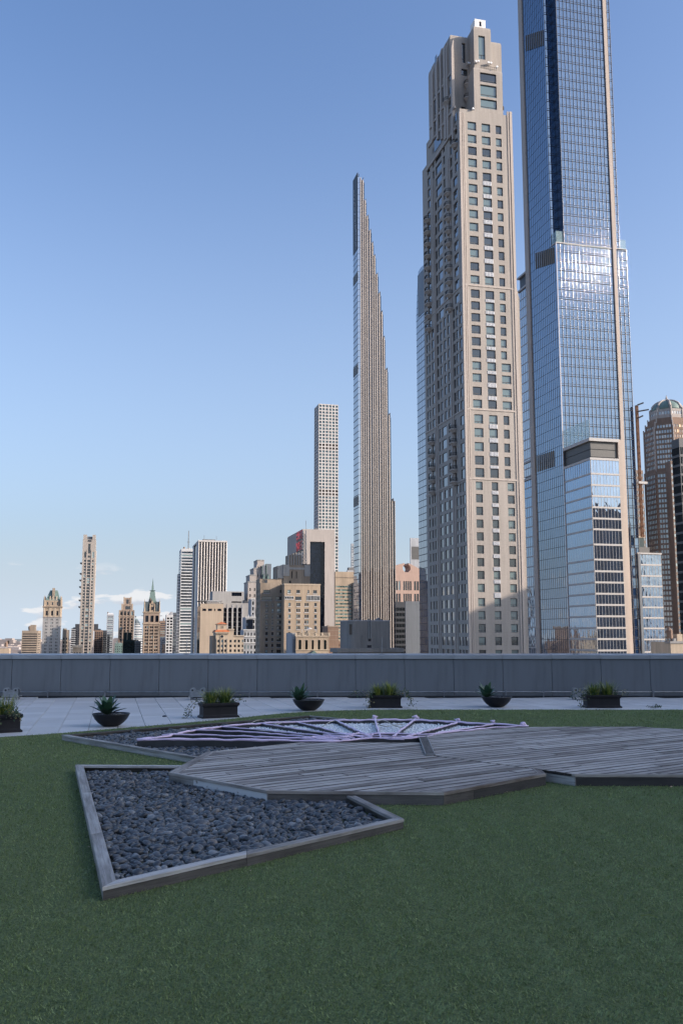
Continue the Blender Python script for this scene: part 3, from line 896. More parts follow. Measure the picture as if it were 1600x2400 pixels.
rb1, rb2, rb3 = g(1182, 1704), g(1494, 1703), g(1600, 1709.5)
e1 = (rb3[0] + (rb3[0] - rb2[0]) * 2.2, rb3[1] + (rb3[1] - rb2[1]) * 2.2)
R1 = g(1600, 1815.6); R2 = (Q1[0] + (R1[0] - Q1[0]) * 2.6, Q1[1] + (R1[1] - Q1[1]) * 2.6)
deckR = tag(empty('deck_platform', (Q1[0], Q1[1], 0)), 'weathered grey plank deck with a black front board, at the right edge', 'deck', 'low timber decks')
s1b = (s1[0] + .015, s1[1] + .012)
pl_w = 0.155
pl1r, s1r = (pl1[0] + .16, pl1[1] + .17), (s1[0] + .015, s1[1] + .012)
polyR = [Q2, Q1, R2, e1, rb2, rb1, pl2, s1r]
bwR = [0, 0.03, 0, 0, 0, 0, 0, 0]
inR = offset_poly(polyR, [b_ + 0.004 if b_ else 0.0 for b_ in bwR])
planks(deckR, inR, 0.14, math.radians(33.5), DZ - 0.026, DZ + 0.002, 9)
for i, b_ in enumerate(bwR):
    if b_:
        p_, q_ = polyR[i], polyR[(i + 1) % len(polyR)]
        prism_obj('border_board', [p_, q_, inR[(i + 1) % len(polyR)], inR[i]], DZ - 0.03, DZ + 0.003, 'deck_wood', deckR, math.atan2(q_[1] - p_[1], q_[0] - p_[0]), 0.003)
for i in range(len(polyR)):
    p_, q_ = Vector(polyR[i]), Vector(polyR[(i + 1) % len(polyR)])
    d_ = (q_ - p_).normalized(); n_ = Vector((-d_.y, d_.x)) * 0.008
    quad_, an = strip_along(tuple(p_ + n_), tuple(q_ + n_), 0.03)
    prism_obj('side_board', quad_, 0.0, DZ - 0.034, ['frame_wood', 'black_wood'][i] if i < 2 else 'side_wood', deckR, an, 0.002)
mb = MB(); ip = offset_poly(polyR, [0.06] * len(polyR))
mb.prism([(x - Q1[0], y - Q1[1]) for x, y in ip], 0.0, DZ - 0.035); mb.build('joists', 'black_metal', deckR)
# cover board bridging the joint of the decks
cov_ = [g(981, 1727), g(999, 1724.5), g(1019, 1770.5), g(998, 1771)]
r0 = tag(empty('cover_board', (cov_[0][0], cov_[0][1], DZ + .003)), 'short dark cover board laid across the deck joint', 'board')
an = math.atan2(cov_[3][1] - cov_[0][1], cov_[3][0] - cov_[0][0])
prism_obj('board', cov_, DZ + 0.004, DZ + 0.022, 'side_wood', r0, an, 0.002)
for p_, q_ in ((cov_[0], cov_[3]), (cov_[1], cov_[2]), (cov_[3], cov_[2])):
    quad_, a2 = strip_along(p_, q_, 0.010, False); prism_obj('edge_strip', quad_, DZ + 0.004, DZ + 0.024, 'galvanised', r0, a2, 0.001)

# ---- timber frames of the pebble beds -----------------------------
FZ = 0.10
def gf(px, py): return G2(px, py, FZ)
A_, B_, C_ = gf(240.5, 2079), gf(176.6, 1792), gf(946.5, 1918.5)
E_ = gf(440, 1793.5); C2_ = gf(826, 1860.5)
fr1 = tag(empty('timber_frame', (A_[0], A_[1], 0)), 'pale weathered timber edging of the near pebble bed', 'frame', 'timber pebble-bed edgings')
fpoly = [A_, C_, C2_, E_, B_]
fin = offset_poly(fpoly, [0.085, 0.085, 0.02, 0.085, 0.095])
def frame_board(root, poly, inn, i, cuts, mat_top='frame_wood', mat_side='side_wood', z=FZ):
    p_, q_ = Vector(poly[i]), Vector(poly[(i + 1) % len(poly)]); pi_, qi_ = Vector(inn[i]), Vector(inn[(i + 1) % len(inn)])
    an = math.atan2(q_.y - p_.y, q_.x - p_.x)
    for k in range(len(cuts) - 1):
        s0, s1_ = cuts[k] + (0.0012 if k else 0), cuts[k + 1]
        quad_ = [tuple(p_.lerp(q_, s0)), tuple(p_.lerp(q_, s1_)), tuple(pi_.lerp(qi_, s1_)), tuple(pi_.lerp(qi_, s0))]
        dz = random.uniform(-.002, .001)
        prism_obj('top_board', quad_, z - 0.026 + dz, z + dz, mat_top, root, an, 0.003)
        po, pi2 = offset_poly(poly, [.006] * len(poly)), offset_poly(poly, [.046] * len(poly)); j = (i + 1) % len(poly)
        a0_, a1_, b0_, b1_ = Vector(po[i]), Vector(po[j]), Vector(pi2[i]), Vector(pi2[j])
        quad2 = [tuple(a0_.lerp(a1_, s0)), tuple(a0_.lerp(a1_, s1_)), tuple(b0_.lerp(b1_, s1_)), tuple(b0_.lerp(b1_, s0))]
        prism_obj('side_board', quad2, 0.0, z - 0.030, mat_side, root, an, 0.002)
frame_board(fr1, fpoly, fin, 0, [0, .40, 1])
frame_board(fr1, fpoly, fin, 1, [0, 1])
frame_board(fr1, fpoly, fin, 3, [0, 1])
frame_board(fr1, fpoly, fin, 4, [0, .36, .72, 1], 'frame_wood', 'frame_wood')
L_, T_, T2_ = gf(145, 1722), gf(725, 1676.5), gf(815, 1685)
F_ = gf(457, 1774.5)
T3_ = (T2_[0] + (T2_[0] - T_[0]) * .6, T2_[1] + (T2_[1] - T_[1]) * .6)
fr2 = tag(empty('timber_frame', (L_[0], L_[1], 0)), 'weathered timber edging of the far pebble bed, pointed at its left end', 'frame', 'timber pebble-bed edgings')
fp2 = [L_, F_, (0.3, 13.0), T3_, T_]
fi2 = offset_poly(fp2, [0.075, 0.02, 0.02, 0.06, 0.075])
frame_board(fr2, fp2, fi2, 0, [0, .38, 1], 'frame_wood', 'frame_wood')
frame_board(fr2, fp2, fi2, 3, [0, 1])
frame_board(fr2, fp2, fi2, 4, [0, .5, 1], 'side_wood')

# ---- pebbles ------------------------------------------------------
m, t, p = new_mat('pebble')
r_ = rnd(t); r2_ = mth(t, 'FRACT', mth(t, 'MULTIPLY', r_, 9.7))
b_ = mixc(t, r_, (0.020, 0.023, 0.028), (0.088, 0.095, 0.106))
b_ = mixc(t, mth(t, 'LESS_THAN', r2_, 0.06), b_, (0.20, 0.205, 0.21))
b_ = mixc(t, mth(t, 'GREATER_THAN', r2_, 0.975), b_, (0.15, 0.13, 0.115))
n_ = noise(t, 40, (1, 1, 1), 4)
b_ = mixc(t, rng(t, n_, 0.45, 0.8, 0, 0.35), b_, (0.13, 0.13, 0.13))
t.links.new(b_, p.inputs['Base Color']); p.inputs['Roughness'].default_value = 0.42; p.inputs['Specular IOR Level'].default_value = 0.55
def ico(sub):
    bm = bmesh.new(); bmesh.ops.create_icosphere(bm, subdivisions=sub, radius=1.0)
    v = np.array([q.co[:] for q in bm.verts]); f = np.array([[q.index for q in fc.verts] for fc in bm.faces]); bm.free(); return v, f
IV, IF = ico(2); IV3, IF3 = ico(3)
def pebble_variant(k, V):
    r = np.random.RandomState(100 + k)
    ph = r.rand(6) * 6.28
    s = 1 + 0.10 * np.sin(V[:, 0] * 2 + ph[0]) * np.cos(V[:, 1] * 1.7 + ph[1]) + 0.07 * np.sin(V[:, 1] * 2.6 + ph[2]) + 0.05 * np.sin(V[:, 0] * 3.1 + ph[3])
    P_ = V * s[:, None]
    return P_ * np.array([1.0, r.uniform(.6, .85), r.uniform(.40, .6)])
VARS = [pebble_variant(k, IV) for k in range(14)]
IV1, IF1 = ico(1); VARS1 = [pebble_variant(k, IV1) for k in range(14)]
def rotm(rx, ry, rz):
    cx, sx_, cy, sy, cz, sz = math.cos(rx), math.sin(rx), math.cos(ry), math.sin(ry), math.cos(rz), math.sin(rz)
    return np.array([[cz, -sz, 0], [sz, cz, 0], [0, 0, 1]]) @ np.array([[cy, 0, sy], [0, 1, 0], [-sy, 0, cy]]) @ np.array([[1, 0, 0], [0, cx, -sx_], [0, sx_, cx]])
def scatter(poly, step, jit, rs):
    xs = [q[0] for q in poly]; ys = [q[1] for q in poly]; out = []
    y = min(ys); k = 0
    while y < max(ys):
        x = min(xs) + (step / 2 if k % 2 else 0)
        while x < max(xs):
            px_, py_ = x + rs.uniform(-jit, jit), y + rs.uniform(-jit, jit)
            if inside(poly, px_, py_): out.append((px_, py_))
            x += step
        y += step * .87; k += 1
    return out
def pebble_bed(name, label, poly, base, step, size, parts, seed, avoid=None):
    rs = random.Random(seed)
    root = tag(empty(name, (poly[0][0], poly[0][1], 0)), label, 'pebbles', 'beds of dark river pebbles')
    ox, oy = poly[0]
    mb = MB(); mb.prism([(x - ox, y - oy) for x, y in poly], 0.013, max(0.016, base - 0.035)); mb.build('bed_base', 'soil', root)
    lst = []
    for lay, (zz, st) in enumerate(((base - 0.022, step), (base, step * 1.15))):
        for x, y in scatter(poly, st, st * .42, rs):
            if avoid and avoid(x, y): continue
            s = size * rs.choice((.5, .62, .75, .85, .95, 1, 1.1, 1.3, 1.6)) * rs.uniform(.9, 1.1)
            lst.append((math.hypot(x, y), lay, x, y, zz + rs.uniform(-.010, .014), s, rs.gauss(0, .32), rs.gauss(0, .28), rs.uniform(0, 6.28), rs.randrange(14)))
    lst.sort(key=lambda q: (-q[1], q[0]))
    shared = {}; vs = []; fs = []; off = 0; cnt = 0
    for (d_, lay, x, y, z, s, rx, ry, rz, k) in lst:
        if cnt < parts:
            cnt += 1
            if k not in shared:
                me = np_mesh('pebble', VARS[k], IF, True); me.materials.append(M['pebble']); shared[k] = me
            o = link('pebble', shared[k], None, root, (x - ox, y - oy, z), (rx, ry, rz)); o.scale = (s, s, s)
        else:
            VV, FF = (VARS, IF) if lay and d_ < 9.5 else (VARS1, IF1)
            v = (VV[k] * s) @ rotm(rx, ry, rz).T + np.array([x - ox, y - oy, z])
            vs.append(v); fs.append(FF + off); off += len(v)
    if vs:
        me = np_mesh('more_pebbles', np.concatenate(vs), np.concatenate(fs), True)
        link('more_pebbles', me, 'pebble', root, kind='stuff')
    return root
inner1 = offset_poly(fpoly, [0.10, 0.10, -0.02, 0.10, 0.11])
pebble_bed('pebble_bed', 'near bed of dark grey river pebbles inside the pale timber edging', inner1, 0.028, 0.052, 0.037, 300, 21)

# ---- steel and lilac fabric truss with white gravel ---------------
TZ = 0.155
def gt(px, py, z=TZ): return G2(px, py, z)
inner2 = offset_poly([L_, F_, g(483, 1762.5), g(705, 1740), g(981, 1740), g(981, 1726), g(1182, 1704), (3.3, 16.3), T3_, T_], [0.08, 0, 0, 0, 0, 0, 0, 0, .06, .08])
hull = [gt(322, 1733), gt(794, 1737), gt(978, 1728.5), gt(1003, 1721), gt(1237, 1703), gt(1160, 1698), gt(1071, 1693), gt(974, 1687.5), gt(878, 1688), gt(783, 1689), gt(697, 1692), gt(610, 1696), gt(520, 1704), gt(449, 1712)]
pebble_bed('pebble_bed', 'far bed of dark grey river pebbles around the lilac wrapped truss', inner2, 0.036, 0.066, 0.042, 120, 22, avoid=lambda x, y: inside(hull, x, y) and x > -1.9)
m, t, p = new_mat('lilac_wrap')
n_ = noise(t, 14, (1, 1, 1), 4); n2_ = noise(t, 3, (1, 1, 1), 3)
b_ = mixc(t, rng(t, n2_, 0.35, 0.65), (0.68, 0.55, 0.73), (0.80, 0.63, 0.81))
b_ = mixc(t, rng(t, n_, 0.52, 0.75, 0, 0.45), b_, (0.70, 0.66, 0.72))
t.links.new(b_, p.inputs['Base Color']); p.inputs['Roughness'].default_value = 0.6
p.inputs['Sheen Weight'].default_value = 0.2
bump(t, p, n_, 0.6, 0.01)
plain('edging_steel', (0.045, 0.047, 0.05), 0.55, 0.3, 0.25, 5)
tr = tag(empty('wrapped_truss', (hull[0][0], hull[0][1], 0)), 'flat fan-shaped steel truss wrapped in lilac fabric on the far pebble bed', 'sculpture')
ox, oy = hull[0]
def bar(pxs, r=0.026, plate=True, z=TZ, seed=0):
    rs = random.Random(seed)
    pts = [gt(x, y, z) for x, y in pxs]
    if len(pts) > 2: pts = catmull(pts, 4)
    d_ = []
    for i in range(len(pts) - 1):
        a_, b_ = pts[i], pts[i + 1]; l = math.hypot(b_[0] - a_[0], b_[1] - a_[1]); k = max(1, int(l / .09))
        d_ += [(a_[0] + (b_[0] - a_[0]) * j / k, a_[1] + (b_[1] - a_[1]) * j / k) for j in range(k)]
    d_.append(pts[-1])
    mb = MB()
    rad = [r * .52 * rs.uniform(.75, 1.3) for _ in d_]
    mb.tube([(x - ox + rs.uniform(-.006, .006), y - oy + rs.uniform(-.006, .006), z + rs.uniform(-.006, .008)) for x, y in d_], rad, 8)
    o = mb.build('wrapped_bar', 'lilac_wrap', tr, smooth=True)
    if plate:
        q = MB()
        for i in range(len(pts) - 1):
            a_, b_ = Vector(pts[i]), Vector(pts[i + 1])
            if (b_ - a_).length < 1e-4: continue
            d2 = (b_ - a_).normalized(); n2 = Vector((-d2.y, d2.x)) * 0.006
            q.prism([(a_.x - n2.x - ox, a_.y - n2.y - oy), (b_.x - n2.x - ox, b_.y - n2.y - oy), (b_.x + n2.x - ox, b_.y + n2.y - oy), (a_.x + n2.x - ox, a_.y + n2.y - oy)], 0.03, z - 0.01)
        q.build('steel_plate', 'edging_steel', tr)
bar([(322, 1733), (380, 1728), (430, 1716), (520, 1703), (610, 1695.5), (697, 1691.5), (783, 1688.5), (878, 1687.5), (974, 1687.5), (1071, 1692.5), (1160, 1697.5), (1237, 1702)], .030, seed=1)
bar([(322, 1733), (420, 1733.5), (560, 1734.5), (700, 1736), (794, 1737)], .034, seed=2)
bar([(794, 1737), (850, 1731.5), (920, 1730), (978, 1728.5)], .03, seed=3)
bar([(800, 1720.5), (851, 1720.5), (920, 1720), (1003, 1721)], .026, seed=4)
bar([(1003, 1721.5), (1090, 1712), (1182, 1703.5), (1237, 1702)], .022, seed=5)
bar([(449.7, 1711), (560, 1714.5), (660, 1722), (760, 1730), (820, 1733)], .022, seed=6)
bar([(380, 1722.5), (480, 1722.5), (600, 1727), (700, 1730.5), (794, 1735)], .024, seed=16)
bar([(520.5, 1703), (620, 1711), (725, 1722), (830, 1730)], .02, seed=7)
bar([(610, 1695), (690, 1707), (760, 1717), (850, 1727)], .02, seed=8)
bar([(696.6, 1692), (760, 1707), (802, 1719), (870, 1728)], .02, seed=9)
bar([(786.5, 1688), (820, 1704), (848, 1717), (872, 1728)], .026, seed=10)
bar([(878, 1684.6), (884, 1706), (891.7, 1728)], .030, seed=11)
bar([(974, 1685), (946, 1706), (920, 1727)], .030, seed=12)
bar([(1071, 1693.5), (1020, 1708), (980, 1719), (943, 1729)], .026, seed=13)
bar([(1158, 1697), (1080, 1709), (1003, 1721)], .02, seed=14)
# twisted fabric and loose cable where the bars meet
rs = random.Random(44)
for k in range(9):
    x0 = rs.uniform(690, 960); y0 = rs.uniform(1720, 1732)
    bar([(x0, y0), (x0 + rs.uniform(25, 70), y0 + rs.uniform(-6, 6)), (x0 + rs.uniform(60, 120), min(1735, y0 + rs.uniform(-6, 9)))], rs.uniform(.011, .02), False, TZ + rs.uniform(.0, .03), 60 + k)
for k, (x0, y0) in enumerate(((878, 1683), (974, 1683), (1071, 1690), (1158, 1695.5), (1225, 1700))):
    q = MB(); gx, gy = gt(x0, y0, TZ)
    for j in range(3): q.tube([(gx - ox + rs.uniform(-.05, .05), gy - oy, TZ - .01), (gx - ox + rs.uniform(-.04, .04), gy - oy + rs.uniform(-.05, .05), TZ + .035), (gx - ox + rs.uniform(-.08, .08), gy - oy, TZ + rs.uniform(.01, .05))], [.028, .03, .012], 7)
    q.build('fabric_knot', 'lilac_wrap', tr, smooth=True)
plain('cable_grey', (0.42, 0.40, 0.33), 0.5)
for k in range(6):
    x0 = rs.uniform(560, 1050); q = MB(); y0 = 1689 + rs.uniform(2, 10)
    pts = [(*gt(x0 + j * 11, y0 + 6 * math.sin(j * .9 + k), TZ), TZ - .03 + .03 * math.sin(j * .6)) for j in range(8)]
    q.tube([(x - ox, y - oy, z) for x, y, z in pts], .007, 6); q.build('loose_cable', 'cable_grey', tr, smooth=True)
# white gravel between the bars
plain('white_gravel', (0.74, 0.76, 0.77), 0.8, 0, 0.25, 20)
gpoly = [gt(x_, y_, .075) for x_, y_ in ((575, 1711), (700, 1724), (800, 1727), (900, 1727), (1003, 1722), (1140, 1706), (1070, 1699), (960, 1694), (878, 1694), (786, 1695), (690, 1699), (610, 1705))]
if area(gpoly) < 0: gpoly.reverse()
gv = []; gfc = []; off = 0
gI, gF = ico(1); rs = random.Random(4)
for lay in (0, 1):
    for x, y in scatter(gpoly, .034, .017, rs):
        s = rs.uniform(.012, .023); R_ = rotm(rs.uniform(0, 6), rs.uniform(0, 6), rs.uniform(0, 6))
        v = (gI * np.array([1, rs.uniform(.6, .9), rs.uniform(.5, .8)]) * s * np.array([[rs.uniform(.8, 1.2)] for _ in range(len(gI))])) @ R_.T + np.array([x, y, .066 + .018 * lay + rs.uniform(-.01, .012)])
        gv.append(v); gfc.append(gF + off); off += len(v)
o = link('white_gravel', np_mesh('white_gravel', np.concatenate(gv), np.concatenate(gfc)), 'white_gravel', kind='stuff')
tag(o, 'white gravel filling the fan between the lilac bars', 'gravel')
mb = MB(); mb.prism(gpoly, .02, .06); 
structure(mb.build('gravel_bed', 'white_gravel'))
# ================================================================== PLANTERS
plain('black_planter', (0.014, 0.013, 0.015), 0.55, 0.0, 0.3, 5, 0.002, 40, 0.3)
plain('bowl_black', (0.007, 0.007, 0.009), 0.45, 0.0, 0.25, 4, 0, 30, 0.3)
def leafmat(name, c1, c2, rough=0.45):
    m, t, p = new_mat(name)
    r_ = rnd(t); n_ = noise(t, 6, (1, 1, 1), 3)
    b_ = mixc(t, r_, c1, c2); b_ = mixc(t, rng(t, n_, 0.5, 0.8, 0, 0.3), b_, tuple(x * .6 for x in c1))
    t.links.new(b_, p.inputs['Base Color']); p.inputs['Roughness'].default_value = rough
    p.inputs['Specular IOR Level'].default_value = 0.4
leafmat('grass_blade', (0.035, 0.085, 0.018), (0.075, 0.13, 0.028))
leafmat('grass_yellow', (0.20, 0.24, 0.04), (0.36, 0.36, 0.08))
leafmat('ivy_leaf', (0.022, 0.055, 0.022), (0.055, 0.085, 0.03))
leafmat('ivy_pale', (0.20, 0.17, 0.07), (0.30, 0.26, 0.14))
leafmat('agave_leaf', (0.030, 0.075, 0.045), (0.055, 0.12, 0.07), 0.38)
leafmat('dry_leaf', (0.28, 0.20, 0.12), (0.38, 0.30, 0.2), 0.7)
plain('stem', (0.06, 0.05, 0.025), 0.8)

def square_ring(hx, hy, z): return [(-hx, -hy, z), (hx, -hy, z), (hx, hy, z), (-hx, hy, z)]
def box_planter(px, py, W_, D_, H_, rot, label):
    c = G(px, py)
    r0 = tag(empty('box_planter', (c.x, c.y, 0), rot), label, 'planter', 'black box planters')
    hx, hy = W_ / 2, D_ / 2
    mb = MB()
    prof = [(1.0, 0.0), (1.0, .10), (.965, .13), (.93, .17), (.915, .22), (.915, .70), (.935, .74), (.96, .79), (1.0, .85), (1.0, .97), (.985, 1.0)]
    rings = [square_ring(hx * 1.0 - hx * (1 - k), hy - hx * (1 - k), z * H_) for k, z in prof]
    e = hx * .10
    rings += [square_ring(hx - e, hy - e, H_), square_ring(hx - e - .01, hy - e - .01, H_ - .05)]
    mb.loft(rings, True)
    mb.build('planter_box', 'black_planter', r0)
    q = MB(); q.box(-hx + e + .012, hx - e - .012, -hy + e + .012, hy - e - .012, H_ - .06, H_ - .035); q.build('soil', 'soil', r0)
    return r0
def blade(mb, base, az, L, lean, wd, droop=0.5, seg=4):
    pts = []
    d = Vector((math.cos(az), math.sin(az), 0)); s = Vector((-d.y, d.x, 0))
    for k in range(seg + 1):
        t_ = k / seg
        p_ = Vector(base) + d * (L * (lean * t_ + droop * t_ * t_ * .6)) + Vector((0, 0, L * (t_ - droop * t_ * t_ * .42)))
        w_ = wd * (1 - t_ ** 1.6) + .0006
        pts.append((p_ - s * w_, p_ + s * w_))
    n0 = len(mb.v)
    for a_, b_ in pts: mb.v += [tuple(a_), tuple(b_)]
    for k in range(seg): mb.f.append((n0 + 2 * k, n0 + 2 * k + 1, n0 + 2 * k + 3, n0 + 2 * k + 2))
def tuft(c, rx, ry, n, L, mat, label, rot, seed, group=None):
    """tuft: one plant thing, blades joined"""
    rs = random.Random(seed)
    r0 = tag(empty('grass_tuft', c, rot), label, 'grass plant', group)
    mb = MB(); mb2 = MB()
    for k in range(n):
        x, y = rs.gauss(0, rx * .45), rs.gauss(0, ry * .5)
        az = math.atan2(y * .6 + rs.uniform(-.1, .1), x + rs.uniform(-.12, .12))
        q = mb if rs.random() < .5 else mb2
        blade(q, (x * .7, y * .7, -.01), az, L * rs.uniform(.5, 1.05), rs.uniform(.05, .35), rs.uniform(.005, .009), rs.uniform(.15, .8))
    mb.build('green_blades', 'grass_blade', r0, kind='stuff'); mb2.build('pale_blades', mat, r0, kind='stuff')
def leaf(mb, p, d, up, L, W_):
    """pointed ivy leaf, folded along its rib"""
    d = d.normalized(); s = d.cross(up).normalized(); u = s.cross(d)
    pts = [p, p + d * L * .35 + s * W_ * .5 + u * W_ * .12, p + d * L, p + d * L * .35 - s * W_ * .5 + u * W_ * .12, p + d * L * .4]
    mb.add(pts, ((0, 1, 4), (1, 2, 4), (2, 3, 4), (3, 0, 4)))
def vine(c, pts, label, seed, n=60, pale=.25, group='trailing vines in the planters', spread=.05):
    rs = random.Random(seed)
    r0 = tag(empty('trailing_vine', c), label, 'vine', group)
    q = MB(); pts = catmull(pts, 6); q.tube(pts, .004, 5); q.build('stem', 'stem', r0)
    m1, m2 = MB(), MB()
    for k in range(n):
        p_ = Vector(pts[rs.randrange(len(pts))]) + Vector((rs.gauss(0, spread), rs.gauss(0, spread), rs.gauss(0, spread)))
        d_ = Vector((rs.uniform(-1, 1), rs.uniform(-1, .4), rs.uniform(-.9, .3)))
        leaf(m2 if rs.random() < pale else m1, p_, d_, Vector((rs.uniform(-.4, .4), rs.uniform(-.8, 0), 1)), rs.uniform(.03, .055), rs.uniform(.025, .045))
    m1.build('green_leaves', 'ivy_leaf', r0, kind='stuff'); m2.build('pale_leaves', 'ivy_pale', r0, kind='stuff')
def dressed_planter(px, py, rot, label, where, seed, W_=.86, D_=.40, H_=.34, vines=()):
    r0 = box_planter(px, py, W_, D_, H_, rot, label)
    c = r0.location
    ux, uy = math.cos(rot), math.sin(rot)
    for k, (s, hgt) in enumerate(((-.2, .40), (.16, .43))):
        tuft((c.x + ux * s * W_, c.y + uy * s * W_, H_ - .03), .17, .12, 230, hgt, 'grass_yellow', ('left' if k == 0 else 'right') + ' yellow-green grass tuft in ' + where, rot, seed + k, 'grasses in the box planters')
    rs = random.Random(seed + 7)
    # low dark filler plant
    f0 = tag(empty('filler_plant', (c.x, c.y, H_ - .03), rot), 'low dark leafy filler between the grasses in ' + where, 'plant', 'fillers in the box planters')
    mb = MB()
    for k in range(240):
        p_ = Vector((rs.uniform(-.46, .46) * W_, rs.uniform(-.4, .4) * D_, abs(rs.gauss(0, .06))))
        leaf(mb, p_, Vector((rs.uniform(-1, 1), rs.uniform(-1, .3), rs.uniform(-.3, .9))), Vector((0, -.5, 1)), rs.uniform(.03, .07), rs.uniform(.02, .04))
    mb.build('leaves', 'ivy_leaf', f0, kind='stuff')
    for k, (pts, n, lab) in enumerate(vines):
        vine((c.x, c.y, H_), pts, lab, seed + 20 + k, n)
    return r0
dressed_planter(512, 1681, math.radians(24), 'black box planter second from the left, vine trailing to the paving', 'the planter second from the left', 100, .79, .38, .30,
    [([(-.30, -.12, .02), (-.46, -.2, .02), (-.56, -.24, -.12), (-.60, -.24, -.26), (-.70, -.26, -.345)], 120, 'long ivy vine reaching the paving left of the second planter'),
     ([(.25, .15, .03), (.38, .2, .10), (.47, .22, .06)], 45, 'short pale ivy sprig at the right end of the second planter')])
dressed_planter(902, 1658, math.radians(2), 'black box planter in the middle with ivy hanging from both ends', 'the middle planter', 140, .78, .37, .29,
    [([(-.30, -.12, .02), (-.48, -.2, .09), (-.68, -.2, .05), (-.80, -.2, .03)], 70, 'ivy sprig stretching out left of the middle planter'),
     ([(-.36, -.22, .03), (-.40, -.26, -.10), (-.38, -.26, -.30)], 60, 'ivy hanging down the left front of the middle planter'),
     ([(.28, -.14, .06), (.44, -.22, .10), (.56, -.24, -.02), (.60, -.24, -.20)], 130, 'thick ivy hanging right of the middle planter')])
dressed_planter(1409, 1658, math.radians(3), 'black box planter furthest right, grasses leaning left', 'the planter furthest right', 180, .85, .38, .295,
    [([(-.34, -.14, .03), (-.48, -.2, .12), (-.62, -.2, .06), (-.72, -.2, .02)], 90, 'ivy spreading left of the rightmost planter'),
     ([(-.44, -.18, .08), (-.52, -.22, -.08), (-.55, -.22, -.30)], 70, 'ivy hanging down left of the rightmost planter'),
     ([(.30, -.1, .05), (.44, -.14, .10), (.50, -.16, .04)], 50, 'short ivy sprig at the right end of the rightmost planter')])
dressed_planter(-8, 1716, math.radians(28), 'black box planter cut by the left edge of the picture', 'the planter at the left edge', 220, .82, .38, .31,
    [([(.18, -.14, .05), (.33, -.16, .06), (.40, -.16, -.03)], 90, 'pale ivy at the right end of the planter at the left edge'),
     ([(.05, -.22, .02), (.06, -.26, -.14), (.0, -.28, -.30)], 60, 'ivy hanging down the front of the planter at the left edge')])

def bowl(px, py, R, H_, label, where, seed, lean):
    c = G(px, py)
    r0 = tag(empty('bowl_planter', (c.x, c.y, 0)), label, 'planter', 'black bowl planters')
    prof = [(.36, 0), (.50, .10), (.68, .30), (.84, .56), (.96, .88), (1.0, 1.0), (.955, 1.0), (.93, .92), (.86, .80)]
    n_ = 40; mb = MB()
    mb.loft([[(R * k * math.cos(2 * math.pi * i / n_), R * k * math.sin(2 * math.pi * i / n_), H_ * z) for i in range(n_)] for k, z in prof], True)
    mb.build('bowl', 'bowl_black', r0, smooth=True)
    q = MB(); rs = random.Random(seed)
    q.loft([[(R * .9 * math.cos(2 * math.pi * i / 20), R * .9 * math.sin(2 * math.pi * i / 20), H_ * .86) for i in range(20)], [(R * .87 * math.cos(2 * math.pi * i / 20), R * .87 * math.sin(2 * math.pi * i / 20), H_ * .88) for i in range(20)]])
    q.build('soil', 'soil', r0)
    vs = []; fs = []; off = 0
    for k in range(170):
        aa = rs.uniform(0, 6.28); rr_ = R * .84 * math.sqrt(rs.random()); s = rs.uniform(.010, .022)
        v = (VARS1[k % 14] * s) @ rotm(rs.gauss(0, .4), rs.gauss(0, .4), rs.uniform(0, 6)).T + np.array([rr_ * math.cos(aa), rr_ * math.sin(aa), H_ * .89])
        vs.append(v); fs.append(IF1 + off); off += len(v)
    link('top_pebbles', np_mesh('top_pebbles', np.concatenate(vs), np.concatenate(fs), True), 'pebble', r0, kind='stuff')
    # broad leaved rosette standing left in the bowl
    a0 = tag(empty('agave_plant', (c.x + lean, c.y - .02, H_ * .88)), 'dark green broad-leaved rosette in ' + where, 'plant', 'rosettes in the bowl planters')
    for k in range(19):
        az = k * 2.4 + rs.uniform(-.2, .2); lift = .25 + .75 * k / 18
        L = rs.uniform(.32, .42) * (1.05 if lift > .6 else .9); Wd = rs.uniform(.055, .075)
        mbk = MB(); d = Vector((math.cos(az), math.sin(az), 0)); s = Vector((-d.y, d.x, 0))
        rows = []
        for j in range(7):
            t_ = j / 6
            out = L * (1.08 - lift * .78) * (t_ + .12 * t_ * t_); up = L * (.22 + .80 * lift) * (t_ - .22 * (1.2 - lift) * t_ * t_) 
            w_ = Wd * (math.sin(math.pi * min(1, (t_ * .80 + .16))) ** .8) * (1 if t_ < .98 else .1)
            cpt = d * (out + .015) + Vector((0, 0, up))
            rows.append((cpt - s * w_ + Vector((0, 0, w_ * .35)), cpt, cpt + s * w_ + Vector((0, 0, w_ * .35))))
        for r_ in rows: mbk.v += [tuple(x) for x in r_]
        for j in range(6):
            for i in range(2): mbk.f.append((j * 3 + i, j * 3 + i + 1, j * 3 + i + 4, j * 3 + i + 3))
        mbk.build('leaf', 'agave_leaf', a0, smooth=True)
bowl(260, 1702, .35, .235, 'black bowl planter nearest the left, rosette rising from its left side', 'the bowl nearest the left', 300, -.08)
bowl(723, 1665, .365, .245, 'black bowl planter between the second and the middle box planters', 'the bowl left of the middle planter', 310, -.22)
bowl(1163.5, 1657, .365, .245, 'black bowl planter between the middle and the rightmost box planters', 'the bowl right of the middle planter', 320, -.24)

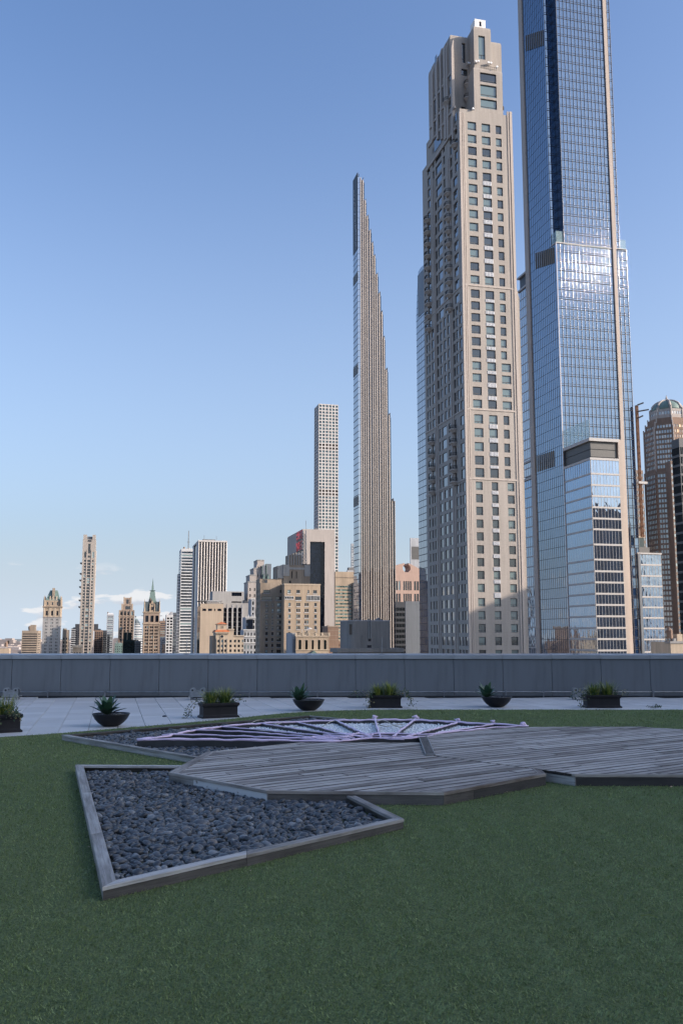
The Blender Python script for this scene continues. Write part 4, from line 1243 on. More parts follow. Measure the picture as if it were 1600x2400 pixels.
# litter on the turf and paving
for k, (px, py, s, lab) in enumerate(((585, 2040, .03, 'dry tan leaf on the turf in front of the near pebble bed'), (1571, 1845, .05, 'dry curled twig leaf below the black deck board'), (205, 1985, .028, 'pale scrap on the turf left of the pebble bed'),
        (1188, 1857, .03, 'small tan leaf at the foot of the deck'), (1450, 1686, .022, 'pale speck on the turf in front of the rightmost planter'), (1472, 1702, .022, 'pale speck on the turf just behind the deck'), (470, 2058, .024, 'tiny leaf by the dark timber edging'), (642, 1906, .03, 'small orange leaf lying on the near pebbles'))):
    c = G(px, py, .028 if px != 642 else .09); r_ = random.Random(k)
    mb = MB(); leaf(mb, Vector((0, 0, 0)), Vector((1, .2, .15)), Vector((0, -.3, 1)), s, s * .6)
    o = mb.build('fallen_leaf', 'dry_leaf', loc=c, rot=r_.uniform(0, 6)); tag(o, lab, 'leaf', 'fallen leaves')
mb = MB(); 
c = G(1500, 2146, .03); pts = [(0, 0, 0), (.05, .012, .01), (.10, .002, .004)]
mb.tube(pts, .0016, 5); tag(mb.build('straw', 'grass_yellow', loc=c, rot=-.5), 'single pale straw lying on the turf at lower right', 'straw')
c = G(386, 1679.5); mb = MB(); mb.loft([[(.05 * k * math.cos(i * .5236), .05 * k * math.sin(i * .5236), z) for i in range(12)] for k, z in ((1, 0), (.9, .018), (.4, .026))])
tag(mb.build('drain_cap', 'black_metal', loc=c), 'small black drain cap on the paving near the left bowl', 'drain')
c = G(1535, 1660); tw = tag(empty('weed', (c.x, c.y, 0)), 'small weed growing at the turf edge right of the rightmost planter', 'plant')
mb = MB(); rs = random.Random(3)
for k in range(60): leaf(mb, Vector((rs.gauss(0, .09), rs.gauss(0, .02), abs(rs.gauss(0, .03)))), Vector((rs.uniform(-1, 1), rs.uniform(-.5, .5), rs.uniform(0, .8))), Vector((0, -.4, 1)), .045, .03)
mb.build('leaves', 'ivy_leaf', tw, kind='stuff')
# ================================================================== THE LIMESTONE TOWER (right of centre)
def tower_limestone():
    b = B('limestone_tower', 'tall beige limestone apartment tower with stepped crown and white rooftop box', 'tower', 1099.5, 280)
    Wm = b.W(1229.5, 1487)[0]; D = b.N(1003, 1487)[0]
    Z = lambda py, px=1120: b.W(px, py)[1]
    ztop = Z(262, 1130)
    rec = 0.45
    cols = {'A': ((1101, 1121.6), (1134.6, 1155), (1168, 1181.4), 600), 'A2': ((1107, 1128), (1142.2, 1162.5), (1176, 1197.5), 900),
            'B': ((1110.9, 1131.8), (1145.7, 1165.4), (1179.6, 1193), 1000), 'C': ((1114.5, 1130.5), (1152, 1167), (1189, 1204.6), 1150)}
    tops = [287.7, 317.5, 345.5, 373.6, 402.5, 433, 462.9, 493.2, 523.2, 554.1, 584.3, 615.5, 646, 679.1, 706.8, 734.5, 762.5, 790.5, 818.4, 847.3, 875.4, 906.6, 936.3,
            970.9, 1003.2, 1036, 1067.9, 1097, 1128.6, 1158, 1187.5, 1217.4, 1247.4, 1277.7, 1307.7, 1337.7, 1368, 1401.4, 1432, 1462.5, 1492.8, 1523.3, 1554]
    wins = []; spand = []; floors = []
    for i, t in enumerate(tops):
        zone = 'A' if t < 840 else 'A2' if t < 960 else 'B' if t < 1110 else 'C'
        zt, zb = Z(t), Z(t + 19.8 + (1.5 if 960 < t < 1110 else 0))
        floors.append((zt, zb))
        for j in range(3):
            p0, p1, py = cols[zone][j][0], cols[zone][j][1], cols[zone][3]
            q = (b.W(p0, py)[0], b.W(p1, py)[0], zb, zt)
            wins.append(q)
            if j == 1 and i + 1 < len(tops) and t not in (287.7, 646, 936.3, 1097) and i > 3 and t < 1395:
                zt2 = Z(tops[i + 1]); spand.append((q[0], q[1], zt2 + .1, zb - .1))
    # upper front: three wide windows
    up = []
    for t0, t1 in ((171, 193), (199, 227), (232, 254)):
        up.append((b.W(1126, 230)[0], b.W(1164, 230)[0], Z(t1, 1145), Z(t0, 1145)))
    # --- north face
    nz = {'C': [(1007.2, 1011.2), (1013.8, 1017), (1020, 1025), (1033, 1040), (1043.8, 1051.4), (1055, 1062), (1072.3, 1077.3), (1080.3, 1084.3), (1086.7, 1092.9)],
          'B': [(1002.5, 1008.5), (1013, 1017.5), (1029, 1033), (1036, 1047), (1051.5, 1056), (1063, 1069.5), (1079.5, 1087.5)],
          'A3': [(999, 1003), (1004.3, 1008), (1011.5, 1016.5), (1023, 1028), (1031, 1035.6), (1040, 1045), (1048.8, 1053.4), (1061.5, 1067), (1069, 1074), (1077, 1082.5)],
          'A1': [(993, 999), (1001.5, 1008), (1019, 1024), (1025.7, 1036), (1040, 1045), (1050.5, 1057.5), (1063, 1073)],
          'T': [(1000, 1006), (1012, 1016), (1019, 1033), (1037, 1041), (1053, 1058), (1064, 1071)]}
    ref = {'C': 1330, 'B': 1060, 'A3': 830, 'A1': 550, 'T': 330}
    nw = []; balc = []
    def nrow(t, zt, zb):
        zone = 'T' if t < 395 else 'A1' if t < 690 else 'A3' if t < 960 else 'B' if t < 1120 else 'C'
        for j, (p0, p1) in enumerate(nz[zone]):
            v0, v1 = b.N(p1, ref[zone])[0], b.N(p0, ref[zone])[0]
            if v0 < .3: v0 = .3
            if v1 <= v0 + .3: continue
            h = zt - zb
            q = (v0, v1, zb - h * .05, zt)
            if (zone == 'B' and j in (1, 5)) or (zone == 'A1' and j in (1, 5)):
                balc.append(((v0 + v1) / 2, zb - .2)); q = (v0, v1, zb - .2, zt)
            nw.append(q)
    for t, (zt, zb) in zip(tops, floors): nrow(t, zt, zb)
    Dp = b.N(1004, 240)[0]; zs1 = b.N(990, 400)[1]; Dm = (D + Dp) / 2; zs2 = b.N(998, 335)[1]
    nw = [q for q in nw if not ((q[3] > zs1 - .5 and q[1] > Dp - .4) or (q[3] > zs2 - .5 and q[1] > Dp - .4))]
    mb = MB()
    facade(mb, PW(), 0, Wm, 0, ztop, wins, rec)
    facade(mb, PN(), 0, D, 0, zs1, [q for q in nw if q[3] < zs1], .35)
    nw = [q for q in nw if not (q[2] < zs1 <= q[3])]
    facade(mb, PN(), 0, Dp, zs1, ztop, [q for q in nw if q[2] >= zs1], .35)
    rest_of_box(mb, 0, Wm, 0, D, 0, zs1, 'WN'); rest_of_box(mb, 0, Wm, 0, Dp, zs1, ztop, 'WN')
    mb.box(.3, Wm - .3, Dp, Dm, zs1, zs2)
    b.part('wall', mb, 'limestone')
    big = wins[-3 * 40:] if False else wins
    panes(b, PW(), wins, 'pane_park', rec, True, 'window', frame='window_frame')
    panes(b, PN(), nw[-300:], 'pane_north', .35, True, 'north_window')
    panes(b, PN(), nw[:-300], 'pane_north', .35, False, 'upper_north_window')
    # spandrels with white ribs
    for q in spand:
        s = MB(); wd, ht = q[1] - q[0], q[3] - q[2]
        s.box(-wd / 2, wd / 2, -.05, .04, -ht / 2, ht / 2)
        n_ = 6
        for k in range(n_):
            x = -wd / 2 + (k + .5) * wd / n_
            s.box(x - wd / n_ * .28, x + wd / n_ * .28, -.16, -.05, -ht / 2, ht / 2)
        key = ('sp', round(wd, 1), round(ht, 1))
        if key not in PANES:
            me = bpy.data.meshes.new('spandrel'); me.from_pydata(s.v, [], s.f); me.materials.append(M['spandrel_white']); PANES[key] = me
        link('spandrel', PANES[key], None, b.root, ((q[0] + q[1]) / 2, .02, (q[2] + q[3]) / 2))
    # corner pilasters and grooves
    for x0, x1, dep in ((-.25, .55, .30), (.75, 1.15, .22), (1.35, 1.75, .16), (Wm - .7, Wm + .2, .30), (Wm - 1.5, Wm - 1.0, .18)):
        q = MB(); z1 = Z(268, 1085) + .6 if x0 < 5 else ztop + 1.4
        q.box(x0, x1, -dep, .35, 0, z1); b.part('pilaster', q, 'limestone_trim')
    for px in (1028, 1067):
        v = b.N(px, 1300)[0]
        for dv in (-.7, .7):
            q = MB(); q.box(-.28, .2, v + dv - .3, v + dv + .3, 0, ztop - 12); b.part('north_pilaster', q, 'limestone_trim')
    # string courses
    for py in (671.5, 961, 1124):
        q = MB(); z = Z(py); q.box(-.18, Wm + .12, -.17, .3, z, z + .5); q.box(-.18, .3, .3, D, z, z + .5); b.part('string_course', q, 'limestone_trim')
    # lower shoulder piers widening towards the street
    z0 = Z(690); q = MB(); q.box(Wm + .2, Wm + 1.3, .3, D - 3, 0, z0)
    q.add([(Wm + .2, .3, z0), (Wm + 1.3, .3, z0), (Wm + 1.3, D - 3, z0), (Wm + .2, D - 3, z0), (Wm + .2, .3, z0 + 5), (Wm + .2, D - 3, z0 + 5)], ((0, 1, 4), (1, 2, 5, 4), (2, 3, 5)))
    b.part('south_shoulder', q, 'limestone')
    # balconies
    bmsh = MB()
    pr = [(0, -1.55), (-1.0, -1.55), (-1.7, -.85), (-1.7, .85), (-1.0, 1.55), (0, 1.55)]
    bmsh.loft([[(x * .45, y * .7, -1.2) for x, y in pr], [(x * .85, y * .95, -.45) for x, y in pr], [(x, y, -.3) for x, y in pr], [(x, y, .12) for x, y in pr]])
    rail = MB()
    for (x0, y0), (x1, y1) in zip(pr[:-1], pr[1:]):
        rail.tube([(x0 * .97, y0 * .97, 1.15), (x1 * .97, y1 * .97, 1.15)], .07, 4); rail.tube([(x0 * .97, y0 * .97, .2), (x1 * .97, y1 * .97, .2)], .05, 4)
        for k in range(4):
            f = k / 4; x, y = x0 + (x1 - x0) * f, y0 + (y1 - y0) * f; rail.tube([(x * .97, y * .97, .1), (x * .97, y * .97, 1.15)], .045, 4)
    bme = rme = None
    for v, z in balc:
        if bme is None:
            o = bmsh.build('balcony', 'limestone_trim', b.root); bme = o.data; o2 = rail.build('railing', 'black_metal', o); rme = o2.data
        else: o = link('balcony', bme, None, b.root); link('railing', rme, None, o)
        o.location = (-.02, v, z)
    # --- crown
    def vol(name, x0, x1, y0, y1, zt, wn=(), cut=.9, z0=ztop - 2):
        q = MB(); 
        facade(q, PW(y0), x0, x1, z0, zt - cut, list(wn), .5)
        rest_of_box(q, x0, x1, y0, y1, z0, zt - cut, 'W')
        q.loft([[(x0, y0, zt - cut), (x1, y0, zt - cut), (x1, y1, zt - cut), (x0, y1, zt - cut)], [(x0 + .12, y0 + .12, zt - cut * .35), (x1 - .12, y0 + .12, zt - cut * .35), (x1 - .12, y1 - .12, zt - cut * .35), (x0 + .12, y1 - .12, zt - cut * .35)],
                [(x0 + .6, y0 + .6, zt), (x1 - .6, y0 + .6, zt), (x1 - .6, y1 - .6, zt), (x0 + .6, y1 - .6, zt)]])
        o = b.part(name, q, 'limestone')
        panes(b, PW(y0), list(wn), 'pane_park', .5, True, 'crown_window', frame='window_frame')
        return o
    uL, uR = b.W(1111, 220)[0], b.W(1178, 220)[0]
    vol('upper_block', uL, uR, .25, D * .8, Z(160, 1145), [(max(q[0], uL + .6), min(q[1], uR - .6), q[2], q[3]) for q in up])
    # back block north
    vN = 7.5
    uM = b.W(1112, 150, vN)[0]
    bw_ = [(b.W(1082, 120, vN)[0], b.W(1090, 120, vN)[0], b.W(1085, 147, vN)[1], b.W(1085, 101, vN)[1]), (b.W(1080.5, 170, vN)[0], b.W(1095, 170, vN)[0], b.W(1085, 177, vN)[1], b.W(1085, 161.5, vN)[1]),
           (b.W(1080, 260, vN)[0], b.W(1090, 260, vN)[0], b.W(1085, 266, vN)[1], b.W(1085, 250, vN)[1])]
    zN = b.W(1085, 84, vN)[1]
    vol('north_crown', 0.02, uM, vN, 22, zN, [q for q in bw_ if q[1] < uM and q[0] > .2], 1.6)
    vol('rear_crown', 0.0, uM + 2, 22.05, Dp - 3, b.N(1036, 100)[1] - 1, (), 2.5)
    vol('far_crown', 0.01, uM + 2, Dp - 2.95, Dp - .05, b.N(1012, 152)[1], (), 2.0)
    # tall north windows of the crown
    nv = []
    for p0, p1, t0, t1 in ((1020, 1024, 130, 205), (1029, 1033, 128, 190), (1037.5, 1041.5, 125, 180), (1056, 1060, 112, 158)):
        v0, v1 = b.N(p1, 160)[0], b.N(p0, 160)[0]
        nv.append((v0, v1, b.N((p0 + p1) / 2, t1)[1], b.N((p0 + p1) / 2, t0)[1]))
    for p0, p1, t0, t1 in ((1019, 1033, 212, 258), (1019, 1033, 264, 298), (1018, 1034, 304, 346), (1036, 1040, 196, 240), (1012.5, 1016, 238, 285), (1053, 1059, 170, 186), (1053, 1059, 204, 224), (1052, 1058, 236, 252), (1064, 1071, 268, 286)):
        pm_ = (p0 + p1) / 2
        nv.append((b.N(p1, (t0 + t1) / 2)[0], b.N(p0, (t0 + t1) / 2)[0], b.N(pm_, t1)[1], b.N(pm_, t0)[1]))
    panes(b, PN(-.12), nv, 'pane_north', .03, True, 'crown_slot', frame='window_frame')
    # relief of the north crown: stepped buttress piers and ledges
    for p0, p1, t_ in ((1014, 1017.5, 158), (1024.5, 1028, 132), (1034, 1037, 112), (1043, 1047, 100), (1049, 1052, 96), (1060.5, 1063.5, 92)):
        v0, v1 = b.N(p1, 220)[0], b.N(p0, 220)[0]; pm_ = (p0 + p1) / 2
        q = MB(); zz1 = b.N(pm_, t_)[1]; zz0 = b.N(pm_, 330)[1]
        q.box(-.7, .2, v0, v1, zz0, zz1 - 3); q.loft([[(-.7, v0, zz1 - 3), (.2, v0, zz1 - 3), (.2, v1, zz1 - 3), (-.7, v1, zz1 - 3)], [(-.1, v0, zz1), (.2, v0, zz1), (.2, v1, zz1), (-.1, v1, zz1)]])
        b.part('buttress', q, 'limestone_trim')
    for py0, pa, pb in ((262, 1008, 1062), (300, 1004, 1068), (210, 1010, 1060), (352, 1000, 1070)):
        v0, v1 = b.N(pb, py0)[0], b.N(pa, py0)[0]; z = b.N((pa + pb) / 2, py0)[1]
        q = MB(); q.box(-.45, .1, max(v0, .3), v1, z, z + .8); b.part('crown_ledge', q, 'limestone_trim')
    for p_, py0 in ((1050, 240), (1068, 340)):
        o = link('balcony', bme, None, b.root); link('railing', rme, None, o); v_, z_ = b.N(p_, py0); o.location = (-.02, v_, z_)
    # central crown
    y4 = 3.0
    c0, c1 = b.W(1110, 110, y4)[0], b.W(1150, 110, y4)[0]
    vol('central_crown', c0, c1, y4, 20, b.W(1130, 62, y4)[1], [(b.W(1120.5, 110, y4)[0], b.W(1136, 110, y4)[0], b.W(1128, 139, y4)[1], b.W(1128, 84, y4)[1])], 1.2)
    y5 = 6.0
    vol('south_crown', c1 + .05, b.W(1174, 120, y5)[0], y5, 22, b.W(1160, 97, y5)[1], (), 1.2)
    q = MB(); x0, x1 = b.W(1112, 60, 6)[0], b.W(1137, 60, 6)[0]; z0, z1 = b.W(1125, 69, 6)[1] - 2, b.W(1125, 46, 6)[1]
    wm_ = [((x0 + x1) / 2 - .35, (x0 + x1) / 2 + .5, z1 - 2.6, z1 - .7)]
    facade(q, PW(6), x0, x1, z0, z1, wm_, .4); rest_of_box(q, x0, x1, 6, 10, z0, z1, 'W'); b.part('rooftop_box', q, 'white_box')
    panes(b, PW(6), wm_, 'pane_dark', .4, True, 'vent')
    # curved balconies at the notch, terrace rails, spot lamps
    for py in (190, 222):
        o = link('balcony', bme, None, b.root); link('railing', rme, None, o); o.location = (b.W(1098, py, 6.8)[0], 6.6, b.W(1098, py + 10, 6.8)[1]); o.rotation_euler = (0, 0, math.radians(50))
    for px, py, y0 in ((1113, 147, 2.8), (1119, 147, 2.8), (1142, 150, 2.8), (1148, 151, 2.8), (1095, 151, 7.2), (1099, 152, 7.2), (1162, 160, .1), (1106, 258, .1)):
        x, z = b.W(px, py, y0); q = MB(); q.tube([(0, 0, 0), (0, -.9, .1)], [.22, .38], 8); q.build('spot_lamp', 'white_metal', b.root, loc=(x, y0, z))
    for p0, p1, py, y0 in ((1126, 1162, 160, .5), (1089, 1109, 273, .3), (1176, 1180, 256, .5)):
        x0, z = b.W(p0, py, y0); x1 = b.W(p1, py, y0)[0]; q = MB()
        for dz in (.2, 1.1): q.tube([(x0, y0, z + dz), (x1, y0, z + dz)], .06, 4)
        for k in range(9): xx = x0 + (x1 - x0) * k / 8; q.tube([(xx, y0, z - .3), (xx, y0, z + 1.1)], .05, 4)
        b.part('terrace_rail', q, 'black_metal')
tower_limestone()

# ================================================================== CURTAIN WALLS
def curtain(b, P, a0, a1, z0, z1, n, floors, gmat, name, each=0, tilt=.006, line='mullion', fins=None, finw=.10, find=.28, two=True, frec=.12, lw=.22):
    """curtain wall: panes between thin frames, double floor lines, projecting fins. floors = list of floor levels"""
    md = (a1 - a0) / n
    zs = [z for z in floors if z0 < z < z1]; zs = sorted([z0] + zs + [z1])
    cells = []
    for k in range(len(zs) - 1):
        lo = zs[k] + (1.15 if two and zs[k + 1] - zs[k] > 2.5 else .1); hi = zs[k + 1] - .1
        for i in range(n):
            cells.append((a0 + i * md + .05, a0 + (i + 1) * md - .05, lo, hi))
            if two and zs[k + 1] - zs[k] > 2.5: cells.append((a0 + i * md + .05, a0 + (i + 1) * md - .05, zs[k] + .12, zs[k] + .95))
    cells.sort(key=lambda q: q[2])
    if each: 
        big = [q for q in cells if q[3] - q[2] > 1.2][:each]; bs = set(big)
        panes(b, P, big, gmat, frec, True, name)
        cells = [q for q in cells if q not in bs]
    if cells:
        mb = MB()
        for q in cells: pane_box(mb, P, q, frec - .03, tilt=tilt)
        mb.build(name + 's', gmat, b.root, kind='stuff')
    fr = MB()
    for k, z in enumerate(zs[:-1]):
        pane_box(fr, P, (a0, a1, z, z + lw), .0, .2)
        if two: pane_box(fr, P, (a0, a1, z + .95, z + .95 + lw * .7), .02, .15)
    if not fins:
        for i in range(n + 1):
            a_ = a0 + i * md; pane_box(fr, P, (a_ - .05, a_ + .05, z0, z1), .015, .15)
    pane_box(fr, P, (a0, a1, z0, z1), frec + .12, .05)
    fr.build('floor_lines', line, b.root, kind='stuff')
    if fins:
        for i in range(n + 1):
            a_ = a0 + i * md; q = MB(); q.tube([P(a_, z0, -find * .4), P(a_, z1, -find * .4)], finw * .62, 8, False); q.build('fin', fins, b.root, smooth=True)

def tower_glass():
    b = B('glass_supertall', 'very tall blue glass tower cut by the top edge, with stone piers', 'tower', 1333, 390)
    Z = lambda py, px=1330: b.W(px, py)[1]
    H = 474.0
    fl = b.W(1318, 1000)[1] - b.W(1318, 1023.2)[1]
    zset = b.W(1310, 568)[1]
    Dn = b.N(1248, 1000)[0]            # pier on the north side
    up0 = b.W(1451, 1000)[0]; up1 = b.W(1459, 1000)[0]
    floors = [zset + k * fl for k in range(-70, 60)]
    zlow = max(0, Z(1560))
    # core
    dl = b.N(1278.6, 200)[0]; u1 = b.W(1308, 200)[0]
    ur = b.W(1484, 1000, 2.0)[0]
    q = MB(); g_ = .35
    q.box(g_, up1 - .3, g_, Dn + 3, 0, zset - .4); q.box(u1 + g_, up1 - .3, g_, dl + 2, zset - .4, H); q.box(g_, up1 - .3, dl + g_, Dn + 3, zset - .4, H - .5)
    b.part('core', q, 'dark_slate')
    nW = 15
    md = up0 / nW
    k1 = int(round(u1 / md))
    # west front
    curtain(b, PW(0), 0, up0, zlow, zset, nW, floors, 'curtain_glass', 'front_pane', 0, .006, fins='fin_chrome', finw=.17)
    curtain(b, PW(0), u1, up0, zset + .05, H, nW - k1, floors, 'curtain_glass', 'upper_front_pane', 0, .006, fins='fin_chrome', finw=.17)
    # notch: recessed front piece and flank
    curtain(b, PW(dl), 0, u1, zset + .05, H, k1, floors, 'curtain_glass', 'notch_pane', 0, .006)
    curtain(b, PN(u1), 0, dl, zset + .05, H, 5, floors, 'curtain_glass_north', 'flank_pane', 0, .006)
    # north front
    nN = 15
    curtain(b, PN(0), 0, Dn - .8, zlow, zset, nN, floors, 'curtain_glass_north', 'north_pane', 0, .004, fins='fin_chrome', finw=.16, find=.2, two=False, lw=.12, frec=.03)
    curtain(b, PN(0), dl, Dn - .8, zset + .05, H, nN - 3, floors, 'curtain_glass_north', 'upper_north_pane', 0, .004, fins='fin_chrome', finw=.16, find=.2, two=False, lw=.12, frec=.03)
    # stone piers
    v0, v1 = b.N(1252, 1000)[0], b.N(1243, 1000)[0]
    q = MB(); q.box(-.55, 1.2, v0, v1, 0, H); b.part('north_pier', q, 'tower_stone')
    q = MB(); q.box(up0, up1, -.7, 3, 0, H); b.part('front_pier', q, 'tower_stone')
    q = MB(); q.box(-.28, .12, -.28, .12, 0, zset); b.part('corner_trim', q, 'fin_metal')
    q = MB(); q.box(-.1, up0, -.35, 2, zset - .5, zset); q.box(-.35, u1, .0, dl, zset - .45, zset - .05); b.part('setback_ledge', q, 'slab_edge')
    q = MB(); pane_box(q, PW(.2), (.2, u1, zset, zset + 5.5), 0, .05); pane_box(q, PN(.2), (0.3, dl, zset, zset + 5.5), 0, .05); b.part('terrace_glass', q, 'clear_rail')
    # louvred machine floors on the north face
    for t0, t1 in ((578, 650), (1055, 1120), (60, 150)):
        for i in range(10):
            v = b.N(1300 - 3 - i * 4.6, (t0 + t1) / 2)[0] if t0 > 500 else b.N(1272 - i * 4.4, (t0 + t1) / 2)[0]
            px = 1300 - 3 - i * 4.6 if t0 > 500 else 1272 - i * 4.4
            sh = (1300 - px) * .33
            zz0, zz1 = b.N(px, min(t1, t0 + sh + 38))[1], b.N(px, t0 + sh)[1]
            q = MB(); q.box(-.30, .02, v - .25, v + .25, zz0, zz1); b.part('louvre', q, 'louvre_gold')
    # rear wing left of the north pier
    vw = b.N(1224, 1000)[0]
    zw = b.N(1232, 640)[1]; zw2 = b.N(1232, 668)[1]; zw3 = b.N(1240, 1088)[1]; zw4 = b.N(1240, 1120)[1]
    q = MB(); q.box(.5, 18, v1, vw - .2, 0, zw); b.part('wing_core', q, 'dark_slate')
    wf = [zw2 - 1.0 - k * fl * 1.05 for k in range(60)]
    curtain(b, PN(0), v1 + .05, vw, zw4 + .8, zw2 - 1, 4, wf, 'blue_tower_glass', 'wing_pane', 0, .006, line='slab_edge', two=False, lw=.5)
    curtain(b, PN(0), v1 + .05, vw, zlow, zw3 - 6, 4, wf, 'podium_glass', 'lower_wing_pane', 0, .006, line='slab_edge', two=False, lw=.5)
    for z0_, z1_ in ((zw2, zw), (zw4, zw3 + 1.0)):
        q = MB(); q.box(.7, 1.5, v1, vw - .6, z0_, z1_); b.part('louvre_band', q, 'louvre')
        q = MB(); q.box(-.6, 3, v1, vw + .9, z1_, z1_ + .9); b.part('wing_ledge', q, 'slab_edge')
        q = MB(); q.box(-.6, 3, v1, vw + .9, z0_ - .9, z0_); b.part('wing_ledge', q, 'slab_edge')
    # right wing, set a little back
    yb = 1.6
    r1, r2 = b.W(1484, 1000, yb)[0], b.W(1450, 570, yb)[0]
    zr = b.W(1450, 583, yb)[1]
    q = MB(); q.box(up1, r1 - .2, yb + .35, Dn, 0, zr - .5); q.box(up1, r2 - .2, yb + .36, Dn, zr - .5, H); b.part('south_core', q, 'dark_slate')
    curtain(b, PW(yb), up1, r1, zlow, zr, 3, floors, 'curtain_glass', 'south_pane', 0, .006, fins='fin_chrome', finw=.2)
    curtain(b, PW(yb), up1, r2, zr + .05, H, 2, floors, 'curtain_glass', 'upper_south_pane', 0, .006, line='mullion', fins='fin_chrome', finw=.2)
    q = MB(); q.box(up1, r1 + .1, yb - .4, yb + 3, zr - .3, zr); b.part('setback_ledge', q, 'slab_edge')
    q = MB(); pane_box(q, PW(yb), (r2, r1, zr, zr + 4.5), 0, .05); b.part('terrace_glass', q, 'clear_rail')
    # podium pushed forward
    vp = b.N(1397.5, 1487)[0]
    pr = b.W(1466, 1487, vp)[0]
    lines = [1112, 1138.5, 1164.5, 1190.6, 1216.8, 1242.3, 1278, 1313.3, 1340.6, 1366.8, 1393.4, 1419.6, 1446.4, 1473.7, 1500, 1526.8, 1553]
    pf = [b.W(1390, y, vp)[1] for y in lines]
    zt = b.W(1384, 1026, vp)[1]; zl1 = b.W(1384, 1034, vp)[1]; zl0 = b.W(1384, 1070, vp)[1]; zg = b.W(1384, 1077, vp)[1]
    q = MB(); q.box(.4, pr - .4, vp + .4, 1, 0, zg); q.box(1.0, pr - 1.0, vp + 1.0, 1, zg, zt - .6); b.part('podium_core', q, 'dark_slate')
    curtain(b, PW(vp), 0, pr, pf[-1], zg, 9, pf, 'podium_glass', 'podium_pane', 160, .012, line='slab_edge', two=False, lw=.75)
    curtain(b, PN(0), vp, -.3, pf[-1], zg, 12, pf, 'podium_glass', 'podium_north_pane', 190, .01, line='slab_edge', two=False, lw=.75)
    q = MB(); q.box(-.3, pr + .2, vp - .3, 0, zt - 1.3, zt); b.part('podium_roof', q, 'slab_edge')
    q = MB(); q.box(-.2, pr, vp - .2, 0, zg - .1, zg + .9); b.part('podium_ledge', q, 'slab_edge')
    for k in range(2):
        zc = zl0 + (zl1 - zl0) * k / 2
        q = MB(); q.box(.75, pr - .6, vp + .75, .5, zc + .2, zc + (zl1 - zl0) / 2 - .1); b.part('louvre_band', q, 'louvre')
    q = MB(); pane_box(q, PN(.3), (vp + .3, 0, zt, zt + 8), 0, .06); b.part('terrace_glass', q, 'clear_rail')
    q = MB(); q.box(pr, pr + 1.6, vp + .1, 0, 0, zt); b.part('podium_pier', q, 'tower_stone')
    # window cleaning cradle marks the south wing
    # hoist mast on the south flank
    m0 = tag(empty('hoist_mast', b.root.location + Vector((GW * (r1 + .75) - GN * .2)), GA), 'rust coloured builders hoist mast climbing the right flank of the blue glass tower', 'hoist')
    zt_ = b.W(1484, 950, 0)[1]
    zb_ = b.W(1492, 1238, 0)[1] - 4
    for dx in (-.4, .4):
        for dy in (-.4, .4):
            q = MB(); q.tube([(dx, dy, zb_), (dx, dy, zt_)], .26, 4); q.build('mast_leg', 'rust_mast', m0)
    q = MB(); z = zb_
    while z < zt_ - 3:
        q.tube([(-.4, -.4, z), (.4, -.4, z + 3)], .12, 4); q.tube([(-.4, -.4, z), (-.4, .4, z + 3)], .12, 4); z += 3
    q.build('bracing', 'rust_mast', m0, kind='stuff')
    for dz, l in ((0, 3.0), (-3, 5.5), (-6, 2.5)):
        q = MB(); q.tube([(0, -.8, zt_ + dz), (l, -.8, zt_ + dz + 1.2)], .35, 5); q.build('head_arm', 'black_metal', m0)
    q = MB(); q.box(-1.2, 3.2, -1, 1, zt_ - 36, zt_ - 35); q.build('landing', 'slab_edge', m0)
    return b
tower_glass()

def annex():
    b = B('glass_annex', 'low glass block right of the tall glass tower, mirroring clouds', 'building', 1502, 400)
    Wd = b.W(1556.5, 1487)[0]; D = 40
    zt = b.W(1510, 1297)[1]
    q = MB(); q.box(.4, Wd - .2, .4, D, 0, zt - .3); b.part('core', q, 'dark_slate')
    fl_ = [b.W(1520, y)[1] for y in (1325.7, 1351.7, 1376, 1401, 1425.4, 1450, 1474.6, 1500.6, 1530, 1555)]
    curtain(b, PW(0), .9, Wd, fl_[-1], zt - .5, 7, fl_, 'podium_glass', 'annex_pane', 70, .012, line='slab_edge', two=False, lw=.7)
    q = MB(); q.box(-.2, .95, -.4, 3, 0, zt); b.part('pier', q, 'steel_panel')
    q = MB(); q.box(-.3, Wd + .2, -.4, D, zt - .4, zt + .3); b.part('roof', q, 'slab_edge')
    q = MB(); q.box(0, Wd * .85, 6, D - 3, zt + .3, zt + 3.4); b.part('screen', q, 'louvre')
annex()

